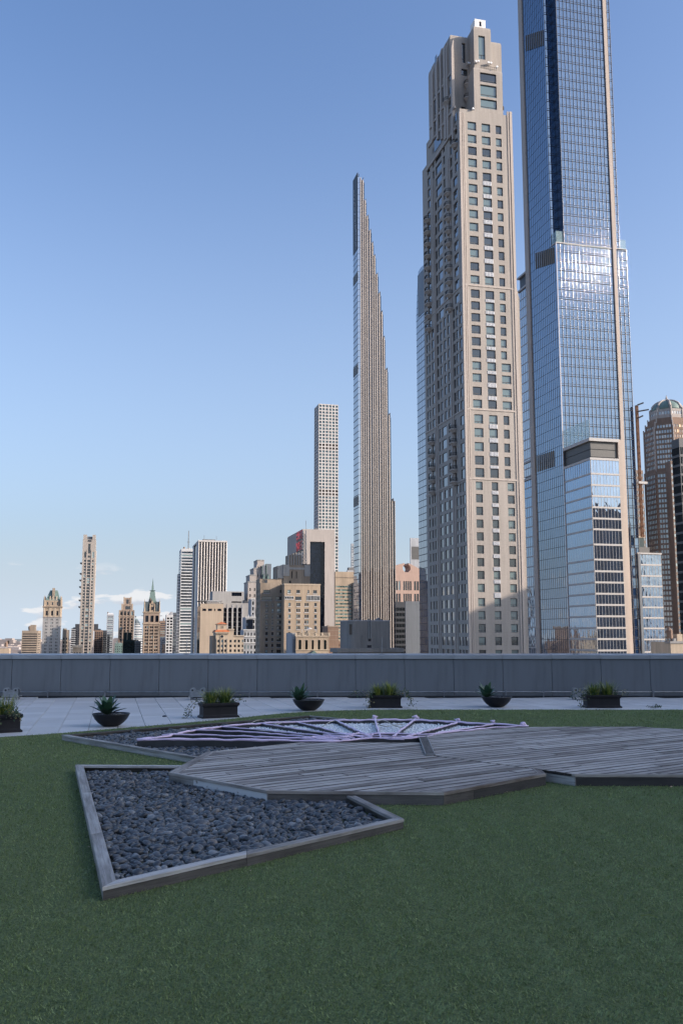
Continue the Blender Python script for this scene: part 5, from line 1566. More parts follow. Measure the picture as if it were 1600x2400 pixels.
# ================================================================== THE SLENDER STEPPED TOWER
def slender():
    b = B('slender_tower', 'needle-thin dark tower with gold-brown ribs stepping down on its right', 'tower', 840.5, 650)
    Z = lambda py, px=845: b.W(px, py)[1]
    D = b.N(828.8, 1487)[0]
    zb = max(0, Z(1560))
    # bays: right edge pixel at mid-height and roof row
    edges = [846.5, 851.8, 857, 862.2, 867.4, 872.6, 877.8, 883, 888.2, 893.4, 898.6, 903.8, 909, 914.2, 919.4, 924.6]
    rows = [415, 418, 470, 507, 541, 570, 600, 643.5, 688, 732, 791.6, 867, 973.5, 973.5, 1174, 1174]
    us = [b.W(e, 1300)[0] for e in edges]
    # roof levels: the px of the steps were read where they stand
    step = [(851, 418), (857.5, 470), (863, 507), (869, 541), (874.5, 570), (879.5, 600), (885.5, 643.5), (891.5, 688), (896.5, 732), (902, 791.6), (908.5, 867), (914.5, 973.5), (922, 1174)]
    zs = [Z(py, px) for px, py in step]; ue = [b.W(px, py)[0] for px, py in [(854, 418), (859, 470), (865, 507), (871, 541), (876, 570), (881, 600), (887, 643.5), (893, 688), (898, 732), (903, 791.6), (909.6, 867), (916, 973.5), (924, 1174)]]
    u0 = b.W(846.5, 1300)[0]
    bays = []; prev = u0
    for k in range(len(ue)):
        n_ = max(1, int(round((ue[k] - prev) / 1.62)))
        for j in range(n_): bays.append((prev + (ue[k] - prev) * j / n_, prev + (ue[k] - prev) * (j + 1) / n_, zs[k] - (1.5 if j else 0)))
        prev = ue[k]
    fl = 4.72
    # core volumes and glass
    core = MB(); gl = MB(); gd = MB(); ln = MB()
    Hc = Z(413, 840)
    core.box(.25, u0, .3, D, 0, Hc - 2)
    for (x0, x1, zt) in bays:
        core.box(x0 + .02, x1 - .02, .45, D - .2, 0, zt - 1.6)
        z = zb
        while z < zt - 3:
            pane_box(gl, PW(0), (x0 + .5, x1 - .06, z + .10, min(z + fl - .02, zt - 1.7)), .22, tilt=.004); z += fl
    b.part('core', core, 'dark_slate')
    gl.build('front_panes', 'slender_glass', b.root, kind='stuff')
    # ribs
    for i, (x0, x1, zt) in enumerate(bays):
        q = MB(); q.box(x0 - .12, x0 + .46, -.85, .5, 0, zt); b.part('rib', q, 'bronze_terracotta')
        q = MB(); q.tube([(x0 + .62, -.3, 0), (x0 + .62, -.3, zt - 1)], .10, 8, False); b.part('bronze_blade', q, 'bronze_dark', smooth=True)
    q = MB(); q.box(bays[-1][1] - .05, bays[-1][1] + .3, -.75, D - .5, 0, bays[-1][2]); b.part('rib', q, 'bronze_terracotta')
    for k in range(len(ue)):
        q = MB(); q.box(ue[k] - .4, ue[k] - .15, .6, D * .8, zs[k] - 4, zs[k] + 2.2); b.part('step_fin', q, 'slender_north')
    # corner strip and north glass
    z = zb; cg = MB(); ng = MB(); nl = MB()
    while z < Hc - 1:
        zt = min(z + fl - .15, Hc)
        pane_box(cg, PW(0), (.1, u0 - .15, z, zt), .1, tilt=.004)
        for j in range(2):
            pane_box(ng, PN(0), (D * j / 2 + .06, D * (j + 1) / 2 - .06, z + (.25), zt), .1, tilt=.004)
        pane_box(nl, PN(0), (0, D, z - .35, z + .2), .02, .2)
        pane_box(nl, PW(0), (0, u0 - .1, z - .12, z + .02), .06, .2)
        z += fl
    cg.build('corner_panes', 'slender_north', b.root, kind='stuff'); ng.build('north_panes', 'slender_north', b.root, kind='stuff')
    nl.build('floor_lines', 'mullion', b.root, kind='stuff')
    # dark crown and machine bands on the north face
    for t0, t1 in ((430, 590),):
        q = MB(); z0, z1 = b.N(833, t1)[1], b.N(833, t0)[1]; q.box(-.12, .3, .2, D - .1, z0, z1 + 6); b.part('crown_screen', q, 'black_metal')
        rs = random.Random(8)
        for k in range(30):
            z = z0 + (z1 - z0) * (.05 + .9 * k / 30); v = D * (.25 + .5 * (k / 30) + rs.uniform(-.08, .08))
            q = MB(); q.box(-.3, -.1, v - rs.uniform(.3, .9), v + .6, z, z + rs.uniform(.6, 1.6)); b.part('crown_ornament', q, 'fin_metal')
    for py in (650, 867, 1175):
        z = b.N(835, py)[1]; q = MB(); q.box(-.1, .3, .1, D - .1, z - 3.4, z + 3.4); b.part('machine_band', q, 'louvre')
    q = MB(); q.box(.6, u0 - .3, D * .2, D * .9, Hc - 2, Hc + 1.2); q.tube([(1.4, 3, Hc), (1.8, 3, Hc + 3.5)], .25, 5); b.part('crown_top', q, 'mullion')
slender()

# ================================================================== THE SQUARE GRID TOWER
def grid_tower():
    b = B('grid_tower', 'slim white grid tower of square windows, open at two levels', 'tower', 745.0, 1215)
    Wd = b.W(792.5, 1300)[0]; D = b.N(735, 1300)[0]
    H = b.W(746, 946)[1]
    fl = (H - b.W(745.5, 1333)[1]) / 50.0
    zl = max(0, b.W(745, 1400)[1])
    wins = rows_cols(0, Wd, 6, .70, zl, H - .6, fl, .68, 0, .5)
    nw = rows_cols(0, D, 6, .62, zl, H - .6, fl, .70, 0, .5)
    mb = MB(); facade(mb, PW(), 0, Wd, 0, H, wins, .9); facade(mb, PN(), 0, D, 0, H, nw, .5); rest_of_box(mb, 0, Wd, 0, D, 0, H, 'WN')
    b.part('wall', mb, 'white_marble')
    openf = {12, 13, 26, 27, 40, 41}
    cl, op = [], []
    for i, q in enumerate(wins): (op if i // 6 in openf else cl).append(q)
    panes(b, PW(), cl[:300], 'pane_teal', .9, True); 
    if len(cl) > 300: panes(b, PW(), cl[300:], 'pane_teal', .9, False, 'low_window')
    for q in op: 
        k = MB(); k.box(-(q[1] - q[0]) / 2, (q[1] - q[0]) / 2, 0, .2, -(q[3] - q[2]) / 2, (q[3] - q[2]) / 2)
        o = k.build('open_bay', 'warm_grey', b.root, loc=((q[0] + q[1]) / 2, 3.4, (q[2] + q[3]) / 2))
    panes(b, PN(), nw, 'pane_north', .5, False, 'north_window')
grid_tower()

# ================================================================== BLUE TOWER BEHIND, CURVED TOP
def blue_tower():
    b = B('blue_glass_tower', 'pale blue glass tower with a sloping top, half hidden behind the limestone tower', 'tower', 1026, 505)
    Z = lambda px, py: b.N(px, py)
    pts = [(974.5, 736), (976.5, 680), (979, 637), (984, 628), (991, 621), (1004, 607)]
    prof = [Z(*p_) for p_ in pts]
    vmax = prof[0][0]
    poly = [(0, 0), (vmax, 0)] + prof + [(0, prof[-1][1] + 8)]
    q = MB()
    q.loft([[(.2, v, z) for v, z in poly], [(20, v, z) for v, z in poly]]); b.part('core', q, 'blue_tower_glass')
    fl = 4.0; z = max(0, b.N(985, 1560)[1]); n_ = 7; gl = MB(); ln = MB()
    zc = Z(979, 745)[1]
    while z < prof[-1][1] + 6:
        # right limit of the sloped outline at this level
        vm = vmax
        if z + fl > prof[0][1]: vm = np.interp(z + fl, [p_[1] for p_ in prof], [p_[0] for p_ in prof])
        md = vmax / n_
        for i in range(n_):
            a0, a1 = i * md + .1, min((i + 1) * md - .1, vm)
            if a1 > a0 + .3: pane_box(gl, PN(0), (a0, a1, z + .45, z + fl), .06, tilt=.004)
        pane_box(ln, PN(0), (0, vm, z, z + .4), .0, .2)
        z += fl
    gl.build('panes', 'blue_tower_glass', b.root, kind='stuff'); ln.build('floor_lines', 'mullion', b.root, kind='stuff')
    q = MB(); v0 = b.N(979, 700)[0]; q.box(-.12, .1, 0, v0, zc, b.N(984, 640)[1]); b.part('dark_panel', q, 'steel_panel')
blue_tower()

# ================================================================== DOMED BRICK TOWER
def dome_tower():
    b = B('domed_tower', 'brown brick octagonal tower with a green ribbed dome, at the right edge', 'tower', 1562, 640)
    # centre of the octagon a few metres behind the front
    R0 = (b.W(1610, 1300)[0] - b.W(1514, 1300)[0]) / 2
    cx, cy = b.W(1561, 945, R0)[0], R0
    Z = lambda py: b.W(1562, py, R0 * .4)[1]
    zl = max(0, Z(1560))
    def octa(R, ph=math.pi / 8): return [(cx + R / math.cos(math.pi / 8) * math.cos(math.pi / 4 * k + ph - math.pi / 2 - math.pi / 4), cy + R / math.cos(math.pi / 8) * math.sin(math.pi / 4 * k + ph - math.pi / 2 - math.pi / 4)) for k in range(8)]
    def tier(R, z0, z1, fl, wall, gm, cap=True):
        pts = octa(R); mb = MB()
        for k in range(8):
            p_, q_ = pts[k], pts[(k + 1) % 8]; l = math.hypot(q_[0] - p_[0], q_[1] - p_[1]); u = ((q_[0] - p_[0]) / l, (q_[1] - p_[1]) / l)
            P = PF(p_, u)
            vis = k in (7, 0, 1, 2, 6)
            n_ = max(2, int(l / 2.1)) if vis else 0
            wn = rows_cols(0, l, n_, .74, max(z0, zl), z1 - .8, fl, .62, l * .08) if n_ else []
            facade(mb, P, 0, l, z0, z1, wn, .3)
            if wn: panes(b, P, wn, gm if k != 0 or wall == 'warm_grey' else 'pane_amber', .3, False, 'facet_window')
        mb.add([(x, y, z1) for x, y in pts], (tuple(range(8)),))
        b.part('octagon_wall', mb, wall)
        for x, y in pts:
            q = MB(); q.tube([(x, y, z0), (x, y, z1 + 1.2)], .5, 5); b.part('corner_rib', q, 'warm_grey' if wall != 'ruddy_brick' else 'brown_brick')
    s = 1.0
    mpp = b.W(1563, 1300, R0 * .3)[0] - b.W(1562, 1300, R0 * .3)[0]
    tier(R0 * 1.02, 0, Z(1106), 3.7, 'ruddy_brick', 'pane_band')
    tier(R0 * .985, Z(1106), Z(1004), 3.7, 'brown_brick', 'pane_warm')
    tier(mpp * 43, Z(1004), Z(991), 3.7, 'brown_brick', 'pane_warm')
    tier(mpp * 38, Z(991), Z(979), 3.7, 'brown_brick', 'pane_warm')
    tier(mpp * 33.5, Z(979), Z(957), 3.7, 'warm_grey', 'pane_warm')
    # left wing
    x0, x1 = b.W(1502.5, 1300)[0] , b.W(1516, 1300)[0]
    mb = MB(); zt = Z(1107); wn = rows_cols(x0, x1 + 2, 4, .8, zl, zt - 1, 4.2, .5); facade(mb, PW(4), x0, x1 + 2, 0, zt, wn, .3); rest_of_box(mb, x0, x1 + 2, 4, 26, 0, zt, 'W')
    b.part('wing_wall', mb, 'ruddy_brick'); panes(b, PW(4), wn, 'pane_band', .3, False, 'wing_window')
    x0 = b.W(1578, 1300)[0]; mb = MB(); zt = Z(1085); wn = rows_cols(x0, x0 + 16, 7, .78, zl, zt - 1, 4.2, .5); facade(mb, PW(-1.5), x0, x0 + 16, 0, zt, wn, .3); rest_of_box(mb, x0, x0 + 16, -1.5, 20, 0, zt, 'W')
    b.part('wing_wall', mb, 'ruddy_brick'); panes(b, PW(-1.5), wn, 'pane_band', .3, False, 'wing_window')
    # dome
    zd = Z(957); Rd = mpp * 32.5; hd = Z(931) - zd
    mb = MB(); rings = []
    for k in range(9):
        t_ = k / 8 * math.pi / 2 * .97; r_ = Rd * math.cos(t_); z = zd + hd * math.sin(t_)
        rings.append([(cx + r_ * math.cos(2 * math.pi * i / 24), cy + r_ * math.sin(2 * math.pi * i / 24), z) for i in range(24)])
    mb.loft(rings); b.part('dome', mb, 'patina', smooth=True)
    for i in range(8):
        a_ = 2 * math.pi * (i + .5) / 8
        q = MB(); q.tube([(cx + (Rd + .2) * math.cos(t_) * math.cos(a_), cy + (Rd + .2) * math.cos(t_) * math.sin(a_), zd + (hd + .3) * math.sin(t_)) for t_ in [k / 8 * math.pi / 2 * .97 for k in range(9)]], [1.15 - .07 * k for k in range(9)], 6)
        b.part('dome_rib', q, 'warm_grey', smooth=True)
    q = MB(); q.tube([(cx, cy, zd + hd - .5), (cx, cy, zd + hd + 1.2), (cx, cy, zd + hd + 4.5)], [1.3, 1.0, .1], 8); b.part('finial', q, 'warm_grey')
dome_tower()
# ================================================================== THE SKYLINE, LEFT TO RIGHT
def roof_box(b, px0, px1, top, y0, dep, mat, base=None, name='roof_house'):
    x0, x1 = b.W(px0, 1487, y0)[0], b.W(px1, 1487, y0)[0]
    z1 = b.W((px0 + px1) / 2, top, y0)[1]; q = MB(); q.box(x0, x1, y0, y0 + dep, (base if base is not None else b.H) - .5, z1)
    return b.part(name, q, mat)

b = simple('low_house', 'low tan roof house at the far left edge of the skyline', 'building', -20, 24, 28, 1523, 620, 'tan_brick', 'pane_dark', 4, 6, .5, .5)
b = simple('banded_block', 'brown apartment block with lit cream window bands, left of the mansard tower', 'building', 52, 89, 99, 1480, 900, 'dim_brick', 'pane_dark', 2.25, 1, .96, .42, ns=1, sfw=.9)
roof_box(b, 71, 84, 1464.5, 3, 6, 'dim_brick')

def mansard_tower():
    b = B('mansard_tower', 'grey stone hotel tower with a green mansard roof and corner finials', 'tower', 99.5, 1400)
    Wd = b.W(141.5, 1487)[0]; D = Wd * .9
    Z = lambda py: b.W(120, py)[1]
    zl = Z(1550)
    zc = Z(1447); zd = Z(1424)
    wins = []
    for c in (.20, .5, .80):
        z = zc - 2.2
        while z > zl:
            for s in (-.058, .02): wins.append((Wd * (c + s), Wd * (c + s + .042), z - 2.5, z))
            z -= 4.95
    mb = MB(); facade(mb, PW(), 0, Wd, 0, zc, wins, .35)
    sw = [(D * (i + .3) / 6, D * (i + .7) / 6, zc - 4 - k * 4.95, zc - 1.5 - k * 4.95) for i in range(6) for k in range(12)]
    facade(mb, PS(Wd), 0, D, 0, zc, sw, .35); rest_of_box(mb, 0, Wd, 0, D, 0, zc, 'WS'); b.part('shaft', mb, 'grey_stone')
    panes(b, PW(), wins, 'pane', .35, False); panes(b, PS(Wd), sw, 'pane', .35, False, 'side_window')
    q = MB(); q.box(-.7, Wd + .7, -.7, D + .7, zc, zc + .9); b.part('ledge', q, 'warm_grey')
    # loggia storey
    w2 = [(Wd * (c - .055), Wd * (c + .055), zc + 3, zd - 5) for c in (.2, .5, .8)]
    mb = MB(); facade(mb, PW(), 0, Wd, zc + .9, zd, w2, .9); rest_of_box(mb, 0, Wd, 0, D, zc + .9, zd, 'W')
    b.part('loggia', mb, 'tan_brick'); panes(b, PW(), w2, 'pane_dark', .9, True, 'arch_window')
    for c in (.05, .33, .40, .60, .67, .95):
        q = MB(); q.box(Wd * c - .7, Wd * c + .7, -.5, .1, zc + 1, zd); b.part('pilaster', q, 'cream_stone')
    q = MB(); q.box(-1.2, Wd + 1.2, -1.2, D + 1.2, zd, zd + 2.2); b.part('cornice', q, 'dim_brick')
    x0, x1 = Wd * .08, Wd * .94; ze = Z(1407)
    w3 = [(Wd * (c - .04), Wd * (c + .04), zd + 4, ze - 2.5) for c in (.22, .5, .78)]
    mb = MB(); facade(mb, PW(1.2), x0, x1, zd + 2.2, ze, w3, .6); rest_of_box(mb, x0, x1, 1.2, D - 1, zd + 2.2, ze, 'W'); b.part('attic', mb, 'tan_brick'); panes(b, PW(1.2), w3, 'pane', .6, True, 'attic_window')
    for x in (.04, .96):
        for y in (.4, D - .8):
            q = MB(); q.tube([(Wd * x, y, zd + 2), (Wd * x, y, ze), (Wd * x, y, ze + 4), (Wd * x, y, ze + 7.5)], [1.5, 1.4, .9, .1], 8); b.part('turret', q, 'dim_brick')
    q = MB(); zr = Z(1383)
    q.loft([[(x0 + .6, 1.8, ze), (x1 - .6, 1.8, ze), (x1 - .6, D - 1.6, ze), (x0 + .6, D - 1.6, ze)],
            [(Wd * .31, D * .32, zr - 1), (Wd * .75, D * .32, zr - 1), (Wd * .75, D * .72, zr - 1), (Wd * .31, D * .72, zr - 1)], [(Wd * .32, D * .34, zr), (Wd * .74, D * .34, zr), (Wd * .74, D * .7, zr), (Wd * .32, D * .7, zr)]])
    b.part('mansard_roof', q, 'patina')
    q = MB(); q.box(Wd * .46, Wd * .60, 2.2, 7, ze, Z(1378)); b.part('chimney', q, 'dim_brick')
    for c in (.36, .52, .72):
        q = MB(); xx = Wd * c; q.box(xx - 1.1, xx + 1.1, 2.0, 6, ze, ze + 5); q.add([(xx - 1.3, 1.9, ze + 5), (xx + 1.3, 1.9, ze + 5), (xx, 1.9, ze + 7), (xx - 1.3, 7, ze + 5), (xx + 1.3, 7, ze + 5), (xx, 7, ze + 7)], ((0, 1, 2), (3, 5, 4), (0, 2, 5, 3), (1, 4, 5, 2))); b.part('dormer', q, 'cream_stone')
mansard_tower()
b = simple('stub_block', 'plain tan block with two columns of dark windows beside the mansard tower', 'building', 147, 160.5, 164, 1477.5, 1480, 'pale_tan', 'pane_dark', 6.0, 2, .5, .62, drop=10)
roof_box(b, 147.5, 156, 1473, 2, 8, 'pale_tan')
b = simple('balcony_block', 'dark block with white balcony edges behind the tall slim tower', 'building', 167.5, 190, 192, 1474, 1560, 'dark_slate', 'pane_dark', 3.6, 3, .6, .5)
for k in range(14):
    q = MB(); z = b.H - 2 - k * 3.6; q.box(-1.2, b.Wd * .45, -1.2, .2, z, z + 1.2); b.part('balcony', q, 'white_paint_wall')
roof_box(b, 176, 186, 1462.5, 2, 8, 'dark_slate')

def slim_tower():
    b = B('slim_tower', 'tall slim limestone tower standing alone in the left skyline, round balconies on its left', 'tower', 186.3, 1443)
    Wd = b.W(217.6, 1487)[0]; D = Wd * 1.15
    Z = lambda py: b.W(203, py)[1]
    zl = Z(1550); zt = Z(1264); zm = Z(1289)
    fl = (Z(1312) - Z(1520)) / 29.0
    wins = []
    k = 0
    while True:
        z = Z(1312) - k * fl
        if z - fl < zl: break
        wins += [(Wd * .14, Wd * .28, z - fl * .62, z), (Wd * .40, Wd * .62, z - fl * .72, z), (Wd * .75, Wd * .88, z - fl * .62, z)]; k += 1
    wins += [(Wd * .14, Wd * .28, Z(1307), Z(1293)), (Wd * .75, Wd * .88, Z(1307), Z(1293)), (Wd * .41, Wd * .60, Z(1307), Z(1302)), (Wd * .42, Wd * .60, Z(1297), Z(1274))]
    mb = MB(); facade(mb, PW(), 0, Wd, 0, zt, wins, .5); rest_of_box(mb, 0, Wd, 0, D, 0, zt, 'W'); b.part('wall', mb, 'limestone')
    panes(b, PW(), wins, 'pane', .5, True)
    for x0, x1 in ((.32, .355), (.66, .695)):
        q = MB(); q.box(Wd * x0, Wd * x1, -.55, .1, 0, zm); b.part('pilaster', q, 'limestone_trim')
    for x0, x1 in ((.03, .30), (.72, .97)):
        q = MB(); q.box(Wd * x0, Wd * x1, -.15, D * .5, zt - .4, Z(1253)); b.part('crown_pier', q, 'limestone')
    q = MB(); q.box(Wd * .30, Wd * .72, 3, D * .5, zt - .4, Z(1257)); b.part('crown_screen', q, 'steel_panel')
    q = MB(); q.box(Wd * .37, Wd * .65, -.05, .4, Z(1270), Z(1265)); b.part('crown_opening', q, 'dark_slate')
    q = MB(); q.box(Wd, Wd + 1.0, 2, D, 0, Z(1290)); b.part('south_bay', q, 'limestone_trim')
    for k in range(7):
        z = Z(1320 + 15.6 * k + (9 if k else 0)); q = MB()
        q.loft([[(-r_ * math.sin(a_) - .1, 4 + r_ * math.cos(a_), z + dz) for a_ in [math.pi * i / 8 for i in range(9)]] for r_, dz in ((1.2, -1.8), (2.9, -.8), (3.2, .2), (3.2, 1.2))]); b.part('balcony', q, 'dark_grey')
slim_tower()
b = simple('small_tan_house', 'small tan house with a pale cornice at the foot of the slim tower', 'building', 173, 193, 195, 1515, 1000, 'tan_brick', 'pane_dark', 4, 3, .4, .5, drop=5)
q = MB(); q.box(-.8, b.Wd + .5, -.8, b.D, b.H - 1.5, b.H + 1.2); b.part('cornice', q, 'cream_stone')
b = simple('brown_frame_block', 'brown framed block with a dark roof house right of the slim tower', 'building', 221.5, 241, 244, 1478, 1600, 'brown_brick', 'pane_dark', 3.8, 4, .7, .7)
roof_box(b, 219, 230, 1462.5, 3, 9, 'dark_slate'); roof_box(b, 230, 236.5, 1474, 3, 9, 'dark_slate')
simple('dark_slab', 'dark blue-black slab right of the brown framed block', 'building', 241, 250.5, 253, 1478.5, 1650, 'dark_slate', 'green_glass', 3.8, 4, .7, .6)
simple('dark_stub', 'short dark slab in front of the pale banded tower', 'building', 251.5, 258, 260, 1489, 1560, 'dark_slate', 'green_glass', 3.8, 3, .7, .6)
b = simple('pale_banded_tower', 'pale grey tower with narrow window bands and a chamfered white top', 'tower', 249.5, 266, 268, 1441, 1700, 'ornate_grey', 'pane_band', 3.55, 1, .82, .55, ns=1)
q = MB(); q.loft([[(-.2, -.2, b.H), (b.Wd + .2, -.2, b.H), (b.Wd + .2, b.D, b.H), (-.2, b.D, b.H)], [(2, 2, b.H + 3.4), (b.Wd - 2, 2, b.H + 3.4), (b.Wd - 2, b.D - 2, b.H + 3.4), (2, b.D - 2, b.H + 3.4)]]); b.part('top', q, 'white_paint_wall')

def setback_tower():
    b = B('setback_tower', 'tan art deco tower with three stacked setbacks at its top', 'tower', 277.5, 1370)
    Wd = b.W(314, 1487)[0]; D = Wd
    Z = lambda py: b.W(296, py)[1]
    z1 = Z(1430); zl = Z(1550)
    wins = [(Wd * c - Wd * .05, Wd * c + Wd * .05, Z(1449) - 3.2 - k * 4.35, Z(1449) - k * 4.35) for c in (.15, .38, .60, .84) for k in range(18) if Z(1449) - 3.2 - k * 4.35 > zl]
    wins += [(Wd * c - Wd * .055, Wd * c + Wd * .055, Z(1442), Z(1433)) for c in (.15, .38, .60, .84)]
    mb = MB(); facade(mb, PW(), 0, Wd, 0, z1, wins, .5); rest_of_box(mb, 0, Wd, 0, D, 0, z1, 'W'); b.part('shaft', mb, 'art_deco_tan'); panes(b, PW(), wins, 'pane', .5, False)
    for c in (.03, .27, .49, .72, .97):
        q = MB(); q.box(Wd * c - .55, Wd * c + .55, -.45, .2, 0, z1); b.part('pier', q, 'art_deco_tan' if .1 < c < .9 else 'pale_tan')
    q = MB(); q.box(-.7, Wd + .7, -.7, D, Z(1445), Z(1443.5)); b.part('ledge', q, 'pale_tan')
    for (p0, p1, t, ww) in ((283, 310, 1416.5, (292, 304)), (287.5, 306.5, 1400.5, (294, 300))):
        x0, x1 = b.W(p0, 1487)[0], b.W(p1, 1487)[0]; ins = x0; zb = z1 if t > 1410 else Z(1416.5); zz = Z(t)
        wn = [(b.W(ww[0], 1487)[0], b.W(ww[1], 1487)[0], zb + 1, zz - 2.5)]
        q = MB(); facade(q, PW(ins), x0, x1, zb - .2, zz, wn, .6); rest_of_box(q, x0, x1, ins, D - ins, zb - .2, zz, 'W'); b.part('setback', q, 'art_deco_tan'); panes(b, PW(ins), wn, 'pane', .6, True, 'tall_window')
        for xx in (x0 + .9, x1 - .9):
            q = MB(); q.box(xx - 1, xx + 1, ins - .4, ins + 1, zb, zz + 1.2); b.part('corner_pier', q, 'pale_tan')
setback_tower()
b = simple('green_glass_block', 'dark green glass block gridded with thin lines below the art deco tower', 'building', 289.5, 325.5, 282, 1501.5, 1250, 'green_glass', 'green_glass', 2.0, 12, .84, .8)
roof_box(b, 289.5, 298, 1482, 2, 10, 'green_glass'); roof_box(b, 299.2, 309, 1482, 2, 10, 'green_glass'); q = MB(); x = b.W(298.6, 1487, 2)[0]; q.box(x - .3, x + .3, 1.7, 4, b.H - 6, b.W(298, 1479)[1]); b.part('stair_strip', q, 'pale_tan')
b = simple('patina_block', 'green weathered block at the left foot of the green glass block', 'building', 270.5, 288.5, 268, 1509.5, 1150, 'patina', 'green_glass', 3, 4, .4, .5)
simple('black_stub', 'small black block between the green glass block and the spired tower', 'building', 319, 331, 317, 1504.5, 1200, 'dark_slate', 'green_glass', 3, 4, .5, .5)

def stepped_round():
    b = B('stepped_round_tower', 'silvery banded building with a rounded stepped top left of the spired tower', 'tower', 315.5, 1600)
    Z = lambda py: b.W(325, py)[1]
    wd = b.W(337, 1487)[0]
    levels = [(1447.5, .18), (1449.5, .26), (1452, .34), (1454.5, .42), (1457, .50), (1459.5, .58), (1462, .62), (1471, .84), (1489, 1.0)]
    z0 = 0
    tiers = list(reversed(levels)); prevz = 0
    for t, w_ in tiers:
        zz = Z(t); R = wd * w_; q = MB()
        pts = [(0, 0)] + [(R * math.sin(a_), R - R * math.cos(a_)) for a_ in [math.pi / 2 * i / 6 for i in range(1, 7)]] + [(R, wd), (0, wd)]
        q.prism(pts, prevz, zz); b.part('tier', q, 'ornate_grey')
        z = max(prevz + .6, Z(1550)) 
        pts2 = [(-.05, -.05)] + [(R * 1.008 * math.sin(a_), R - R * 1.012 * math.cos(a_)) for a_ in [math.pi / 2 * i / 6 for i in range(1, 7)]] + [(R * 1.008, wd - .1), (-.05, wd - .1)]
        while z + 1.2 < zz:
            q = MB(); q.prism(pts2, z, z + 1.9); b.part('window_band', q, 'pane_band'); z += 4.2
        prevz = zz
    q = MB(); q.tube([(1.2, 2, prevz), (1.2, 2, prevz + 3.2)], .9, 6); b.part('roof_tank', q, 'dark_slate')
stepped_round()

